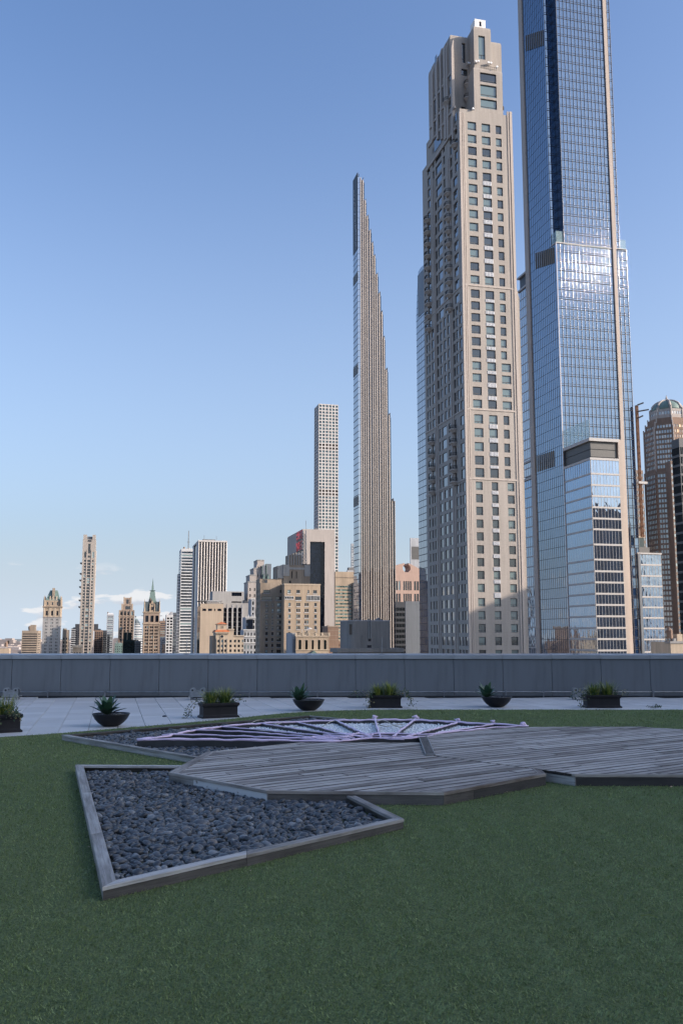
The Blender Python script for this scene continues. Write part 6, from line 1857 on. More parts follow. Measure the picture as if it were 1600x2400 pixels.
def spired_tower():
    b = B('spired_tower', 'tan brick hotel tower with a steep green spire and corner turrets', 'tower', 336, 1330)
    Wd = b.W(373.5, 1487)[0]; D = Wd
    Z = lambda py: b.W(355, py)[1]
    zl = Z(1550); z1 = Z(1463); z2 = Z(1436)
    wins = []
    for k in range(16):
        z = Z(1466) - 1 - k * 4.75
        if z - 3 < zl: break
        for c in (.2, .5, .8):
            wins += [(Wd * c - 2.3, Wd * c - .25, z - 2.9, z), (Wd * c + .25, Wd * c + 2.3, z - 2.9, z)]
    mb = MB(); facade(mb, PW(), 0, Wd, 0, z1, wins, .5)
    nw = rows_cols(0, D, 5, .5, zl, z1 - 2, 4.75, .6); facade(mb, PN(), 0, D, 0, z1, nw, .4)
    rest_of_box(mb, 0, Wd, 0, D, 0, z1, 'WN'); b.part('shaft', mb, 'art_deco_tan'); panes(b, PW(), wins, 'pane', .5, False); panes(b, PN(), nw, 'pane', .4, False, 'side_window')
    for c in (.02, .35, .65, .98):
        q = MB(); q.box(Wd * c - .5, Wd * c + .5, -.4, .2, 0, z1); b.part('pier', q, 'tan_brick')
    q = MB(); q.box(-1, Wd + 1, -1, D + 1, z1, z1 + 1.8); b.part('cornice', q, 'tan_brick')
    w2 = [(Wd * c - 2.2, Wd * c + 2.2, z1 + 3.2, z2 - 4.2) for c in (.2, .52, .83)]
    mb = MB(); facade(mb, PW(), 0, Wd, z1 + 1.8, z2, w2, 1.2); rest_of_box(mb, 0, Wd, 0, D, z1 + 1.8, z2, 'W'); b.part('loggia', mb, 'art_deco_tan'); panes(b, PW(), w2, 'pane_dark', 1.2, True, 'arch_window')
    q = MB(); q.box(-1, Wd + 1, -1, D + 1, z2, z2 + 1.6); b.part('cornice', q, 'tan_brick')
    for s in (-1, 1):
        x = -.5 if s < 0 else Wd + .5; q = MB(); q.tube([(x, .5, Z(1443.5)), (x + s * 3, .3, Z(1443))], [.5, .3], 5); b.part('gargoyle', q, 'dark_slate')
    # corner roofs
    ze = z2 + 1.6
    for x0, x1 in ((.02, .30), (.74, .99)):
        q = MB(); q.box(Wd * x0, Wd * x1, .6, D * .9, ze, Z(1410)); b.part('corner_roof', q, 'slate_blue')
    for x in (.03, .97):
        q = MB(); q.tube([(Wd * x, .3, ze), (Wd * x, .3, Z(1412)), (Wd * x, .3, Z(1404))], [1.0, .8, .1], 6); b.part('pinnacle', q, 'tan_brick')
        q = MB(); q.tube([(Wd * x, .2, ze), (Wd * x, .2, Z(1426))], [1.5, 1.3], 6); b.part('turret', q, 'tan_brick')
    # main steep roof
    cx, cy = Wd * .53, D * .5
    r = lambda h, z: [(cx - h, cy - h, z), (cx + h, cy - h, z), (cx + h, cy + h, z), (cx - h, cy + h, z)]
    h0 = Wd * .40; h1 = Wd * .105
    q = MB(); q.loft([r(h0, ze), r(h0 * .60, Z(1410)), r(h1 * 1.2, Z(1388)), r(h1, Z(1383.5))]); b.part('steep_roof', q, 'patina')
    q = MB(); q.loft([r(h1 * 1.7, Z(1383.5)), r(h1 * 1.7, Z(1382.6))]); b.part('lantern_deck', q, 'patina')
    q = MB(); q.loft([r(h1 * .62, Z(1382.6)), r(h1 * .55, Z(1374)), r(h1 * .36, Z(1369)), r(.05, Z(1353.5))]); b.part('spire', q, 'patina')
    for s in (-1, 1):
        q = MB(); q.tube([(cx + s * h1 * 1.4, cy - h1, Z(1392)), (cx + s * h1 * 1.2, cy - h1, Z(1385))], [.7, .2], 5); b.part('lantern_pinnacle', q, 'patina')
    # gabled dormer
    x0, x1 = Wd * .36, Wd * .66; zg = Z(1419)
    q = MB(); yv = .2; q.box(x0, x1, yv, 8, ze, zg); xm = (x0 + x1) / 2
    q.add([(x0, yv, zg), (x1, yv, zg), (xm, yv, Z(1406)), (x0, 10, zg), (x1, 10, zg), (xm, 10, Z(1406))], ((0, 1, 2), (3, 5, 4), (0, 2, 5, 3), (1, 4, 5, 2))); b.part('gabled_dormer', q, 'tan_brick')
    panes(b, PW(yv - .1), [(xm - 1.5, xm - .2, ze + 2, zg - 2), (xm + .2, xm + 1.5, ze + 2, zg - 2)], 'pane_dark', .03, True, 'dormer_window')
    q = MB(); q.tube([(xm, yv + .1, zg + 1.5), (xm, yv - .15, zg + 1.5)], 1.1, 10); b.part('oculus', q, 'dark_slate')
    for x in (x0, x1): 
        q = MB(); q.tube([(x, 0, ze), (x, 0, zg + 1), (x, 0, zg + 4)], [.9, .8, .1], 6); b.part('pinnacle', q, 'tan_brick')
    q = MB(); q.box(Wd * .37, Wd * .43, 3, 6, zg, Z(1402)); b.part('chimney', q, 'brown_brick')
spired_tower()
simple('brown_striped_block', 'brown block with thin window bands right of the spired tower', 'building', 374.5, 389, 373, 1456.5, 1640, 'brown_brick', 'pane_band', 3.4, 1, .9, .45)
simple('brick_red_stub', 'small red brick block low between the spired and the white balcony towers', 'building', 381, 388, 380, 1512, 1300, 'ruddy_brick', 'pane', 4, 2, .3, .4)
simple('grey_stub', 'small grey banded block low beside the white balcony tower', 'building', 379, 388.5, 376, 1495, 1500, 'ornate_grey', 'pane_band', 3.4, 1, .9, .5)
b = simple('white_balcony_tower', 'white apartment tower of open balconies left of the striped glass tower', 'tower', 389, 405, 387, 1442, 1420, 'white_paint_wall', 'pane', 4.55, 2, .72, .62, rec=1.2)
roof_box(b, 391, 395, 1437, 3, 5, 'white_paint_wall'); roof_box(b, 398, 404, 1434, 3, 5, 'ornate_grey')
b = simple('grey_slab', 'narrow grey slab hugging the white balcony tower', 'building', 405.3, 414, 404.5, 1437, 1500, 'steel_panel', 'pane_band', 3.6, 2, .6, .5)

def striped_glass():
    b = simple('striped_glass_tower', 'white and blue striped glass tower with a roof mast', 'tower', 420.5, 462, 413.5, 1287, 1440, 'white_paint_wall', 'pane_band', 4.72, 1, .99, .62, ns=1, sfw=.98, rec=.25)
    q = MB(); x = b.W(413.5, 1487, 6)[0]; z = b.W(416, 1345)[1]
    q.box(x, -.1, 3, 20, 0, z); b.part('side_block', q, 'steel_panel')
    k = 0
    while z - 2 - k * 4.72 > b.W(420, 1550)[1]:
        zz = z - 1.5 - k * 4.72; q = MB(); q.box(x - .2, .0, 2.8, 3.1, zz - 2.6, zz); b.part('side_band', q, 'white_paint_wall'); k += 1
    x, z0 = b.W(441.5, 1287, 8); z1 = b.W(441.5, 1244, 8)[1]
    q = MB()
    for dx in (-.5, .5):
        for dy in (-.5, .5): q.tube([(x + dx, 8 + dy, z0 - 1), (x + dx * .6, 8 + dy * .6, z1)], .22, 4)
    zz = z0
    while zz < z1 - 2: q.tube([(x - .5, 7.5, zz), (x + .5, 7.5, zz + 2)], .18, 4); q.tube([(x + .5, 7.5, zz), (x - .5, 7.5, zz + 2)], .18, 4); zz += 2
    b.part('roof_mast', q, 'dark_grey')
    q = MB(); zm = b.W(441, 1271, 8)[1]; q.box(x - 2, x + 2, 7.5, 8.5, zm, zm + .8); b.part('mast_arm', q, 'dark_grey')
striped_glass()

def ribbed_tower():
    b = B('ribbed_tower', 'white marble office tower with tall black stripes between its ribs', 'tower', 461.5, 1150)
    Wd = b.W(527.5, 1487)[0]; D = b.N(448.5, 1487)[0]; H = b.W(465, 1266)[1]
    zl = b.W(470, 1550)[1]
    q = MB(); q.box(.6, Wd - .6, .8, D - .6, 0, H - 2); b.part('core', q, 'pane_dark')
    n_ = 10
    for i in range(n_ + 1):
        x = Wd * i / n_; wdt = Wd / n_ * .27
        q = MB(); q.prism([(x - wdt, .9), (x - wdt * .8, -.4), (x, -1.3), (x + wdt * .8, -.4), (x + wdt, .9)], 0, H - 1.5); b.part('rib', q, 'white_marble')
    gl = MB(); z = zl
    for i in range(n_):
        z = zl
        while z < H - 5:
            pane_box(gl, PW(0), (Wd * (i + .28) / n_, Wd * (i + .72) / n_, z + .05, z + 3.97), .65, tilt=.003); z += 4.0
    gl.build('window_panes', 'pane_dark', b.root, kind='stuff')
    q = MB(); q.box(-.8, Wd + .8, -1.4, D + .5, H - 2, H); b.part('roof_band', q, 'white_marble')
    for v0, v1 in ((0, D * .36), (D * .78, D)):
        q = MB(); q.box(-.5, .7, v0, v1, 0, H - 1.6); b.part('side_wall', q, 'white_marble')
    q = MB(); q.box(Wd * .15, Wd * .6, 4, D - 4, H, H + 1.8); q.tube([(Wd * .2, 4, H), (Wd * .2, 4, H + 7)], .2, 4); q.tube([(Wd * .64, 4, H), (Wd * .64, 4, H + 6)], .2, 4); b.part('roof_plant', q, 'dark_grey')
ribbed_tower()

def brutalist():
    b = B('brutalist_block', 'grey concrete block with tall round-headed dark windows', 'building', 521, 800)
    Z = lambda py: b.W(550, py)[1]
    Wd = b.W(590.5, 1487)[0]; H = Z(1413.5); D = 40
    wins = [(b.W(p0, 1487)[0], b.W(p1, 1487)[0], Z(1560), Z(1427.5)) for p0, p1 in ((523.3, 530), (534.3, 541.8), (546.2, 553.4), (557.2, 565))]
    mb = MB(); facade(mb, PW(), 0, Wd, 0, H, wins, 1.0); rest_of_box(mb, 0, Wd, 0, D, 0, H, 'W'); b.part('wall', mb, 'grey_stone')
    panes(b, PW(), wins, 'pane_dark', 1.0, True, 'tall_window')
    for q_ in wins:
        c = (q_[0] + q_[1]) / 2; r_ = (q_[1] - q_[0]) / 2
        q = MB(); q.loft([[(c + r_ * math.cos(a_), y, q_[3] + r_ * math.sin(a_)) for a_ in [math.pi * i / 10 for i in range(11)]] for y in (-.04, .3)]); b.part('arch_head', q, 'pane_dark')
        for k in range(8):
            z = q_[3] - 3 - k * 4.2; q = MB(); q.box(q_[0], q_[1], .6, 1.0, z, z + .45); b.part('transom', q, 'dark_grey')
        q = MB(); q.box(q_[1] + .3, q_[1] + .9, -.35, .1, 0, H - 1.2); b.part('fin', q, 'ornate_grey')
    x0, x1 = b.W(496.7, 1487, 5)[0], b.W(570.7, 1487, 5)[0]; zt = b.W(530, 1386, 5)[1]
    w2 = [(b.W(541.6, 1487, 5)[0], b.W(565, 1487, 5)[0], b.W(550, 1397, 5)[1], b.W(550, 1388.5, 5)[1]), (b.W(541.6, 1487, 5)[0], b.W(565, 1487, 5)[0], H + .5, b.W(550, 1409.5, 5)[1])]
    mb = MB(); facade(mb, PW(5), x0, x1, H - 4, zt, w2, .8); rest_of_box(mb, x0, x1, 5, 32, H - 4, zt, 'W'); b.part('upper_box', mb, 'grey_stone'); panes(b, PW(5), w2, 'pane_dark', .8, True, 'louvre_window')
    x2 = Wd; q = MB(); q.add([(x1 + .1, 4, H), (x2, 4, H), (x2, 4, H + .4), (x1 + .1, 4, H + 3), (x1 + .1, 30, H), (x2, 30, H), (x2, 30, H + .4), (x1 + .1, 30, H + 3)], ((0, 1, 2, 3), (4, 7, 6, 5), (3, 2, 6, 7), (1, 5, 6, 2), (0, 3, 7, 4))); b.part('sloped_roof', q, 'dark_slate')
brutalist()

def blank_tan():
    b = B('blank_tan_block', 'plain tan block with four small windows under its roof rail', 'building', 468.3, 782)
    Wd = b.W(522.3, 1487)[0]; D = b.N(462.5, 1487)[0]; Z = lambda py: b.W(490, py)[1]; H = Z(1415)
    wins = [(b.W(p0, 1487)[0], b.W(p1, 1487)[0], Z(1432), Z(1426.5)) for p0, p1 in ((473, 482), (486.7, 496), (501, 503.6), (509, 518))]
    mb = MB(); facade(mb, PW(), 0, Wd, 0, H, wins, .4); rest_of_box(mb, 0, Wd, 0, D, 0, H, 'W'); b.part('wall', mb, 'pale_tan'); panes(b, PW(), wins, 'pane_dark', .4, True)
    q = MB(); q.box(-.25, .15, .4, D, 0, H - 2); b.part('side_glass', q, 'green_glass')
    q = MB(); q.box(-1, Wd - 1, 2, D - 1, H + 2.2, H + 2.9); 
    for i in range(9): q.box(i * Wd / 9, i * Wd / 9 + .35, 2, 2.4, H, H + 2.2)
    b.part('roof_pergola', q, 'dark_grey')
    q = MB(); q.box(Wd * .3, Wd * .85, 3, D - 2, H, H + 1.6); b.part('roof_house', q, 'brown_brick')
    q = MB()
    for i in range(20): q.box(Wd * .3 + i * Wd * .6 / 20, Wd * .3 + i * Wd * .6 / 20 + .15, 1.0, 1.2, H, H + 2.6)
    q.box(Wd * .3, Wd * .9, 1.0, 1.2, H + 2.5, H + 2.7); b.part('roof_rail', q, 'white_metal')
blank_tan()

def tiled_belfry():
    b = B('tiled_belfry_house', 'cream ornate building with an orange tiled belfry and a round window', 'building', 506, 520)
    X = lambda px, y0=0: b.W(px, 1495, y0)[0]; Z = lambda py, y0=0: b.W(520, py, y0)[1]
    Wd = X(535.5); D = 14; H = Z(1482)
    rws = ((1499.4, 1505.7), (1511, 1517), (1522, 1528), (1533, 1539), (1544, 1550))
    wins = [(X(p0), X(p1), Z(t1), Z(t0)) for p0, p1 in ((510, 515.4), (518.2, 523.4), (526.3, 531.5)) for t0, t1 in rws]
    mb = MB(); facade(mb, PW(), 0, Wd, 0, H, wins, .4); rest_of_box(mb, 0, Wd, 0, D, 0, H, 'W'); b.part('wall', mb, 'cream_stone'); panes(b, PW(), wins, 'pane', .4, True)
    for px in (508.5, 516.8, 524.8, 533):
        q = MB(); x = X(px); q.box(x - .22, x + .22, -.3, .05, 0, Z(1497)); b.part('pilaster', q, 'cream_stone')
    xc, zc = X(520.2), Z(1491.7); r_ = 4.3 / F * 520
    q = MB(); q.loft([[(xc + r_ * 1.15 * math.cos(a_), y, zc + r_ * 1.15 * math.sin(a_)) for a_ in [2 * math.pi * i / 20 for i in range(20)]] for y in (-.22, .05)]); b.part('round_surround', q, 'cream_stone')
    q = MB(); q.loft([[(xc + r_ * .75 * math.cos(a_), y, zc + r_ * .75 * math.sin(a_)) for a_ in [2 * math.pi * i / 20 for i in range(20)]] for y in (-.26, .05)]); b.part('round_window', q, 'pane_dark')
    q = MB(); q.box(-.5, Wd + .5, -.7, D, H - .3, H + .2); 
    for i in range(15): q.box(i * Wd / 15, i * Wd / 15 + .25, -.55, 0, H - 1.1, H - .3)
    b.part('eaves', q, 'cream_stone')
    def hip(x0, x1, y0, y1, z0, z1, k, nm):
        q = MB(); mx_, my = (x0 + x1) / 2, (y0 + y1) / 2
        q.loft([[(x0, y0, z0), (x1, y0, z0), (x1, y1, z0), (x0, y1, z0)], [(mx_ + (x0 - mx_) * k, my + (y0 - my) * k, z1), (mx_ + (x1 - mx_) * k, my + (y0 - my) * k, z1), (mx_ + (x1 - mx_) * k, my + (y1 - my) * k, z1), (mx_ + (x0 - mx_) * k, my + (y1 - my) * k, z1)]]); b.part(nm, q, 'terracotta_roof')
    hip(-.6, Wd + .6, -.8, D, H + .2, Z(1476), .80, 'lower_roof')
    x0, x1 = X(509.5), X(532); zt0, zt1 = Z(1476.5), Z(1464)
    w2 = [(X(518.3), X(520.3), Z(1473), Z(1467.5)), (X(522), X(524), Z(1473), Z(1467.5))]
    q = MB(); facade(q, PW(1.2), x0, x1, zt0 - 1, zt1, w2, .3); rest_of_box(q, x0, x1, 1.2, 7.5, zt0 - 1, zt1, 'W'); b.part('belfry', q, 'cream_stone'); panes(b, PW(1.2), w2, 'pane_dark', .3, True, 'belfry_window')
    q = MB(); q.box(x0 - .4, x1 + .4, .8, 8, zt1, zt1 + .3); b.part('belfry_eaves', q, 'dim_brick')
    hip(x0 - .5, x1 + .5, .7, 8.1, zt1 + .3, Z(1457), .04, 'hip_roof')
    # left bay with its shade put into the brick colour, right wings
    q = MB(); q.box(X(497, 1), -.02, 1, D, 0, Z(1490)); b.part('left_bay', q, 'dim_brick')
    for p0, p1, t, ws, y0 in ((535.7, 547.8, 1475, ((538, 543.2),), .5), (547.9, 571, 1490, ((548.5, 553.4), (557.5, 562.6), (567, 570.2)), .9)):
        xa, xb = X(p0, y0), X(p1, y0); zz = Z(t, y0)
        wn = [(X(a_, y0), X(c_, y0), Z(t1, y0), Z(t0, y0)) for a_, c_ in ws for t0, t1 in rws]
        q = MB(); facade(q, PW(y0), xa, xb, 0, zz, wn, .35); rest_of_box(q, xa, xb, y0, D, 0, zz, 'W'); b.part('wing', q, 'cream_stone'); panes(b, PW(y0), wn, 'pane', .35, True, 'wing_window')
        q = MB(); q.box(xa - .2, xb + .3, y0 - .5, D, zz - .4, zz + .3); b.part('wing_cornice', q, 'cream_stone')
tiled_belfry()

def grey_chateau():
    b = B('grey_chateau_block', 'blue-grey ornate setback block stepping up to a chimney beside the brown apartments', 'building', 562, 640)
    X = lambda px: b.W(px, 1500)[0]; Z = lambda py: b.W(585, py)[1]
    prev = 0
    for k, (p0, p1, t, y0) in enumerate(((562, 601, 1506, 0), (570.5, 601, 1491, 1.2), (572, 601, 1476, 2.4), (577, 600, 1446, 3.6), (590.6, 599.5, 1402.5, 6))):
        x0, x1 = X(p0), X(p1); zz = Z(t); n_ = max(1, int((x1 - x0) / 2.0)); wn = rows_cols(x0, x1, n_, .42, max(prev, Z(1550)), zz - .8, 4.0, .6)
        q = MB(); facade(q, PW(y0), x0, x1, max(0, prev - .5), zz, wn, .3); rest_of_box(q, x0, x1, y0, 20, max(0, prev - .5), zz, 'W'); b.part('setback', q, 'ornate_grey'); panes(b, PW(y0), wn, 'pane', .3, True)
        q = MB(); q.box(x0 - .4, x1 + .2, y0 - .4, y0 + .5, zz - .5, zz + .3); b.part('ledge', q, 'white_paint_wall')
        prev = zz
    x0, x1 = X(582), X(594); q = MB(); q.box(x0, x1, 2.8, 4, Z(1492), Z(1451)); b.part('glazed_bay', q, 'pane_dark')
    for px in (583, 594.5, 597.5):
        q = MB(); x = X(px); q.tube([(x, 4.5, Z(1450)), (x, 4.5, Z(1440))], [.8, .5], 6); b.part('chimney_pot', q, 'ornate_grey')
grey_chateau()

def copper_fins():
    b = B('copper_fin_tower', 'pale apartment tower with tall copper-trimmed chimney slabs behind the brown apartments', 'tower', 581, 820)
    X = lambda px, y0=0: b.W(px, 1400, y0)[0]; Z = lambda py, y0=0: b.W(605, py, y0)[1]
    for p0, p1, t, y0, m_ in ((581, 612, 1363, 0, 'warm_grey'), (585, 600, 1347, 1.5, 'warm_grey'), (594, 614, 1331, 3, 'warm_grey'), (602, 618, 1311.7, 5, 'warm_grey')):
        x0, x1 = X(p0, y0), X(p1, y0); zz = Z(t, y0); wn = rows_cols(x0, x1, 3, .28, Z(1450), zz - 4, 5.5, .5)
        q = MB(); facade(q, PW(y0), x0, x1, 0, zz, wn, .3); rest_of_box(q, x0, x1, y0, 26, 0, zz, 'W'); b.part('setback', q, m_); panes(b, PW(y0), wn, 'pane', .3, False)
        q = MB(); q.box(x0 - .3, x1 + .3, y0 - .3, 26.3, zz - .9, zz); b.part('ledge', q, 'grey_stone')
    x0, x1 = X(594, 3), X(603, 3); q = MB(); q.add([(x0, 2.9, Z(1347)), (x1, 2.9, Z(1347)), (x1, 2.9, Z(1318)), (x0, 20, Z(1347)), (x1, 20, Z(1347)), (x1, 20, Z(1318))], ((0, 1, 2), (3, 5, 4), (0, 2, 5, 3))); b.part('sloped_shoulder', q, 'warm_grey')
    for p0, p1, t, y0 in ((614, 622, 1326, .6), (623.5, 635, 1321, .3)):
        q = MB(); q.box(X(p0, y0), X(p1, y0), y0, y0 + 9, Z(1372), Z(t, y0)); b.part('chimney_slab', q, 'steel_panel')
        q = MB(); q.box(X(p0, y0) - .2, X(p0, y0) + .25, y0 - .2, y0 + .5, Z(1372), Z(t, y0)); b.part('copper_edge', q, 'patina')
    for p0 in (616, 626):
        q = MB(); x0, x1 = X(p0 - 3, -.5), X(p0 + 7, -.5); xm = (x0 + x1) / 2; q.add([(x0, -.5, Z(1366)), (x1, -.5, Z(1366)), (xm, -.5, Z(1345)), (x0, 6, Z(1366)), (x1, 6, Z(1366)), (xm, 2, Z(1345))], ((0, 1, 2), (3, 5, 4), (0, 2, 5, 3), (1, 4, 5, 2))); b.part('copper_gable', q, 'patina')
copper_fins()

def brown_apartments():
    b = B('brown_apartments', 'tan brick apartment house, left wing in shade and right wing sunlit', 'building', 665.4, 590)
    X = lambda z, y0=0: b.W(570 + z / 7.127, 1450, y0)[0]; Z = lambda z, y0=0: b.W(665, 1290 + z / 7.127, y0)[1]
    # right wing in front
    Wd = X(1283); H = Z(567); D = 24
    rw = (875, 973, 1070, 1168, 1263)
    wins = []; mul = []
    for z in rw:
        wins += [(X(750), X(790), Z(z + 55), Z(z)), (X(885), X(914), Z(z + 55), Z(z)), (X(920), X(949), Z(z + 55), Z(z)), (X(1022), X(1052), Z(z + 55), Z(z)), (X(1059), X(1089), Z(z + 55), Z(z)), (X(1183), X(1225), Z(z + 55), Z(z))]
    for z in (1365, 1463, 1562, 1660, 1758): wins += [(X(750), X(788), Z(z + 50), Z(z)), (X(885), X(949), Z(z + 50), Z(z)), (X(1022), X(1089), Z(z + 50), Z(z)), (X(1183), X(1225), Z(z + 50), Z(z))]
    wins += [(X(735), X(790), Z(715), Z(658)), (X(885), X(945), Z(712), Z(658)), (X(1070), X(1097), Z(712), Z(658)), (X(1165), X(1228), Z(715), Z(658))]
    wins += [(X(690), X(838), Z(808), Z(770)), (X(865), X(968), Z(828), Z(770)), (X(1055), X(1278), Z(830), Z(757))]
    mb = MB(); facade(mb, PW(), 0, Wd, 0, H, wins, .4); rest_of_box(mb, 0, Wd, 0, D, 0, H, 'W'); b.part('right_wing', mb, 'tan_brick')
    panes(b, PW(), wins, 'pane', .4, True, frame='window_frame')
    q = MB(); 
    for w_ in wins: q.box(w_[0] - .15, w_[1] + .15, -.22, .05, w_[2] - .55, w_[2] - .08)
    b.part('sills', q, 'white_paint_wall', kind='stuff')
    for z0, x0, x1 in ((757, 1055, 1278), (770, 690, 838)):
        q = MB(); n_ = 9 if x0 > 1000 else 4
        for i in range(n_ + 1): xx = X(x0) + (X(x1) - X(x0)) * i / n_; q.box(xx - .1, xx + .1, -.15, .4, Z(830 if x0 > 1000 else 808), Z(z0))
        q.box(X(x0), X(x1), -.2, .4, Z(z0), Z(z0) + .35); b.part('sunroom_frame', q, 'white_paint_wall')
    q = MB(); q.box(-.25, Wd + .25, -.25, D, H - .3, H + .5); b.part('parapet_band', q, 'cream_stone')
    for z in (830, 1500): 
        q = MB(); q.box(-.1, Wd + .1, -.12, .1, Z(z) - .25, Z(z)); b.part('string_course', q, 'cream_stone')
    # left wing set back; its shade is also put into darker brick and sills
    y0 = 9.0; xl = b.W(609, 1450, y0)[0]; X2 = lambda z: b.W(570 + z / 7.127, 1450, y0)[0]; Z2 = lambda z: b.W(640, 1290 + z / 7.127, y0)[1]
    wl = []
    for z in (880, 975, 1072, 1170, 1268, 1365, 1463, 1562, 1660, 1758): wl += [(X2(372), X2(412), Z2(z + 55), Z2(z)), (X2(475), X2(505), Z2(z + 52), Z2(z)), (X2(560), X2(632), Z2(z + 55), Z2(z))]
    wl += [(X2(330), X2(440), Z2(715), Z2(660)), (X2(610), X2(637), Z2(715), Z2(660)), (X2(300), X2(480), Z2(835), Z2(770)), (X2(537), X2(645), Z2(828), Z2(770))]
    H2 = Z2(545)
    mb = MB(); facade(mb, PW(y0), xl, -.05, 0, H2, wl, .4)
    D2 = b.N(599.5, 1450, xl)[0]
    nw = rows_cols(y0 + 1, D2 - 1, 3, .4, Z2(1780), H2 - 3, 4.0, .55); facade(mb, PN(xl), y0, D2, 0, H2, nw, .4)
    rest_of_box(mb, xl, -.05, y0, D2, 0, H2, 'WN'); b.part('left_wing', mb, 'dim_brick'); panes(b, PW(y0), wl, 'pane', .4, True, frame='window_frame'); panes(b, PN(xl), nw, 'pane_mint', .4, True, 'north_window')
    q = MB()
    for w_ in wl: q.box(w_[0] - .15, w_[1] + .15, y0 - .2, y0 + .05, w_[2] - .5, w_[2] - .08)
    b.part('sills', q, 'grey_stone', kind='stuff')
    q = MB(); q.box(X2(420), X2(660), y0 + 6, D2, H2, Z2(478)); b.part('roof_house', q, 'dim_brick')
brown_apartments()

def fluted_top():
    b = B('fluted_hotel', 'grey fluted art deco hotel top behind the brown apartments, below the red sign', 'building', 662.6, 668)
    X = lambda z, y0=0: b.W(570 + z / 7.127, 1350, y0)[0]; Z = lambda z, y0=0: b.W(690, 1290 + z / 7.127, y0)[1]
    Wd = X(1115); H = Z(245); D = 24
    wins = [(X(805), X(820), Z(470), Z(350)), (X(883), X(897), Z(470), Z(350)), (X(768), X(797), Z(560), Z(505))]
    mb = MB(); facade(mb, PW(), 0, Wd, 0, H, wins, .5); rest_of_box(mb, 0, Wd, 0, D, 0, H, 'W'); b.part('wall', mb, 'dim_brick'); panes(b, PW(), wins, 'pane_dark', .5, True, 'slot_window')
    for x0, x1 in ((662, 768), (1022, 1115)):
        q = MB(); q.box(X(x0), X(x1), -.5, .1, Z(425), Z(240)); b.part('ornate_panel', q, 'grey_stone')
        for k in range(3): q = MB(); q.box(X(x0) - .1, X(x1) + .1, -.65, .1, Z(375 + 22 * k) - .5, Z(375 + 22 * k)); b.part('moulding', q, 'grey_stone')
    q = MB(); q.box(-.2, Wd + .2, -.3, D, Z(320), Z(285)); b.part('frieze', q, 'grey_stone')
    x0, x1 = X(755, 3), X(970, 3); q = MB(); q.box(x0, x1, 3, 16, H, Z(78, 3)); b.part('upper_drum', q, 'dim_brick')
    for i in range(6):
        q = MB(); xx = x0 + (x1 - x0) * i / 5; q.box(xx - .35, xx + .35, 2.5, 3.5, H, Z(66 + (i % 2) * 8, 3)); b.part('flute', q, 'grey_stone')
    xl = X(572); q = MB(); q.box(xl, -.02, .5, 20, 0, Z(262)); b.part('left_shoulder', q, 'dim_brick')
    for i in range(6):
        q = MB(); xx = xl + (0 - xl) * (i + .3) / 6; q.box(xx, xx + .9, 0, .6, Z(470), Z(268 - i * 6)); b.part('flute', q, 'grey_stone')
    xl = b.W(609, 1350, 2)[0]; q = MB(); q.box(xl, X(572), 2, 20, 0, Z(480)); b.part('lower_roof', q, 'dim_brick')
    # ---- sign on its truss
    y0 = 4.0
    X3 = lambda px: b.W(px, 1300, y0)[0]; Z3 = lambda py: b.W(708, py, y0)[1]
    sg = tag(empty('roof_sign', b.root.location + GW * X3(709) + GN * y0 + Vector((0, 0, Z3(1322))), GA), 'red two-line ESSEX HOUSE letters on a tall steel truss', 'sign')
    zb = Z3(1322); u = lambda py: Z3(py) - zb
    # plane of the letters faces the park (left)
    sd = b.N(696, 1262, X3(709))[0] - y0
    for word, t0, t1 in (('ESSEX', 1241, 1262), ('HOUSE', 1266, 1288)):
        h = u(t0) - u(t1); n_ = len(word)
        for i, ch in enumerate(word):
            cu = bpy.data.curves.new('letter', 'FONT'); cu.body = ch; cu.size = h * 1.38; cu.extrude = .25; cu.align_x = 'CENTER'; cu.offset = .06
            to = bpy.data.objects.new('tmp', cu); COL.objects.link(to)
            dg = bpy.context.evaluated_depsgraph_get(); me = bpy.data.meshes.new_from_object(to.evaluated_get(dg)); bpy.data.objects.remove(to)
            me.name = 'letter_' + ch; me.materials.clear()
            xs_ = [v.co.x for v in me.vertices]; wch = max(xs_) - min(xs_); k = sd / n_ * .86 / wch
            o = link('letter', me, 'red_letter', sg, (-.5, sd * (1 - (i + .5) / n_), u(t1) + .2), (math.pi / 2, 0, -math.pi / 2)); o.scale = (k, 1, 1)
        q = MB(); q.box(-.35, .1, -.3, sd + .3, u(t1) - .6, u(t1)); q.build('letter_rail', 'black_metal', sg)
    wt = X3(718) - X3(709)
    zz = 0; q = MB(); top = u(1243)
    for x in (0.3, wt):
        for y in (0, sd * .8):
            l = MB(); l.tube([(x, y, -1), (x * (1 if x < 1 else .8), y, top)], .28, 4); l.build('truss_leg', 'galvanised', sg)
    while zz < top - 3:
        for (p_, r_) in (((.3, 0), (wt * .9, 0)), ((.3, sd * .8), (wt * .9, sd * .8)), ((.3, 0), (.3, sd * .8))):
            q.tube([(p_[0], p_[1], zz), (r_[0], r_[1], zz + 2.6)], .17, 4); q.tube([(r_[0], r_[1], zz), (p_[0], p_[1], zz + 2.6)], .17, 4); q.tube([(p_[0], p_[1], zz), (r_[0], r_[1], zz)], .14, 4)
        zz += 2.6
    q.build('truss_bracing', 'galvanised', sg, kind='stuff')
    q = MB(); q.box(-.3, wt + 3, -.5, 2, -1.2, -.1); q.build('base_beam', 'black_metal', sg)
fluted_top()

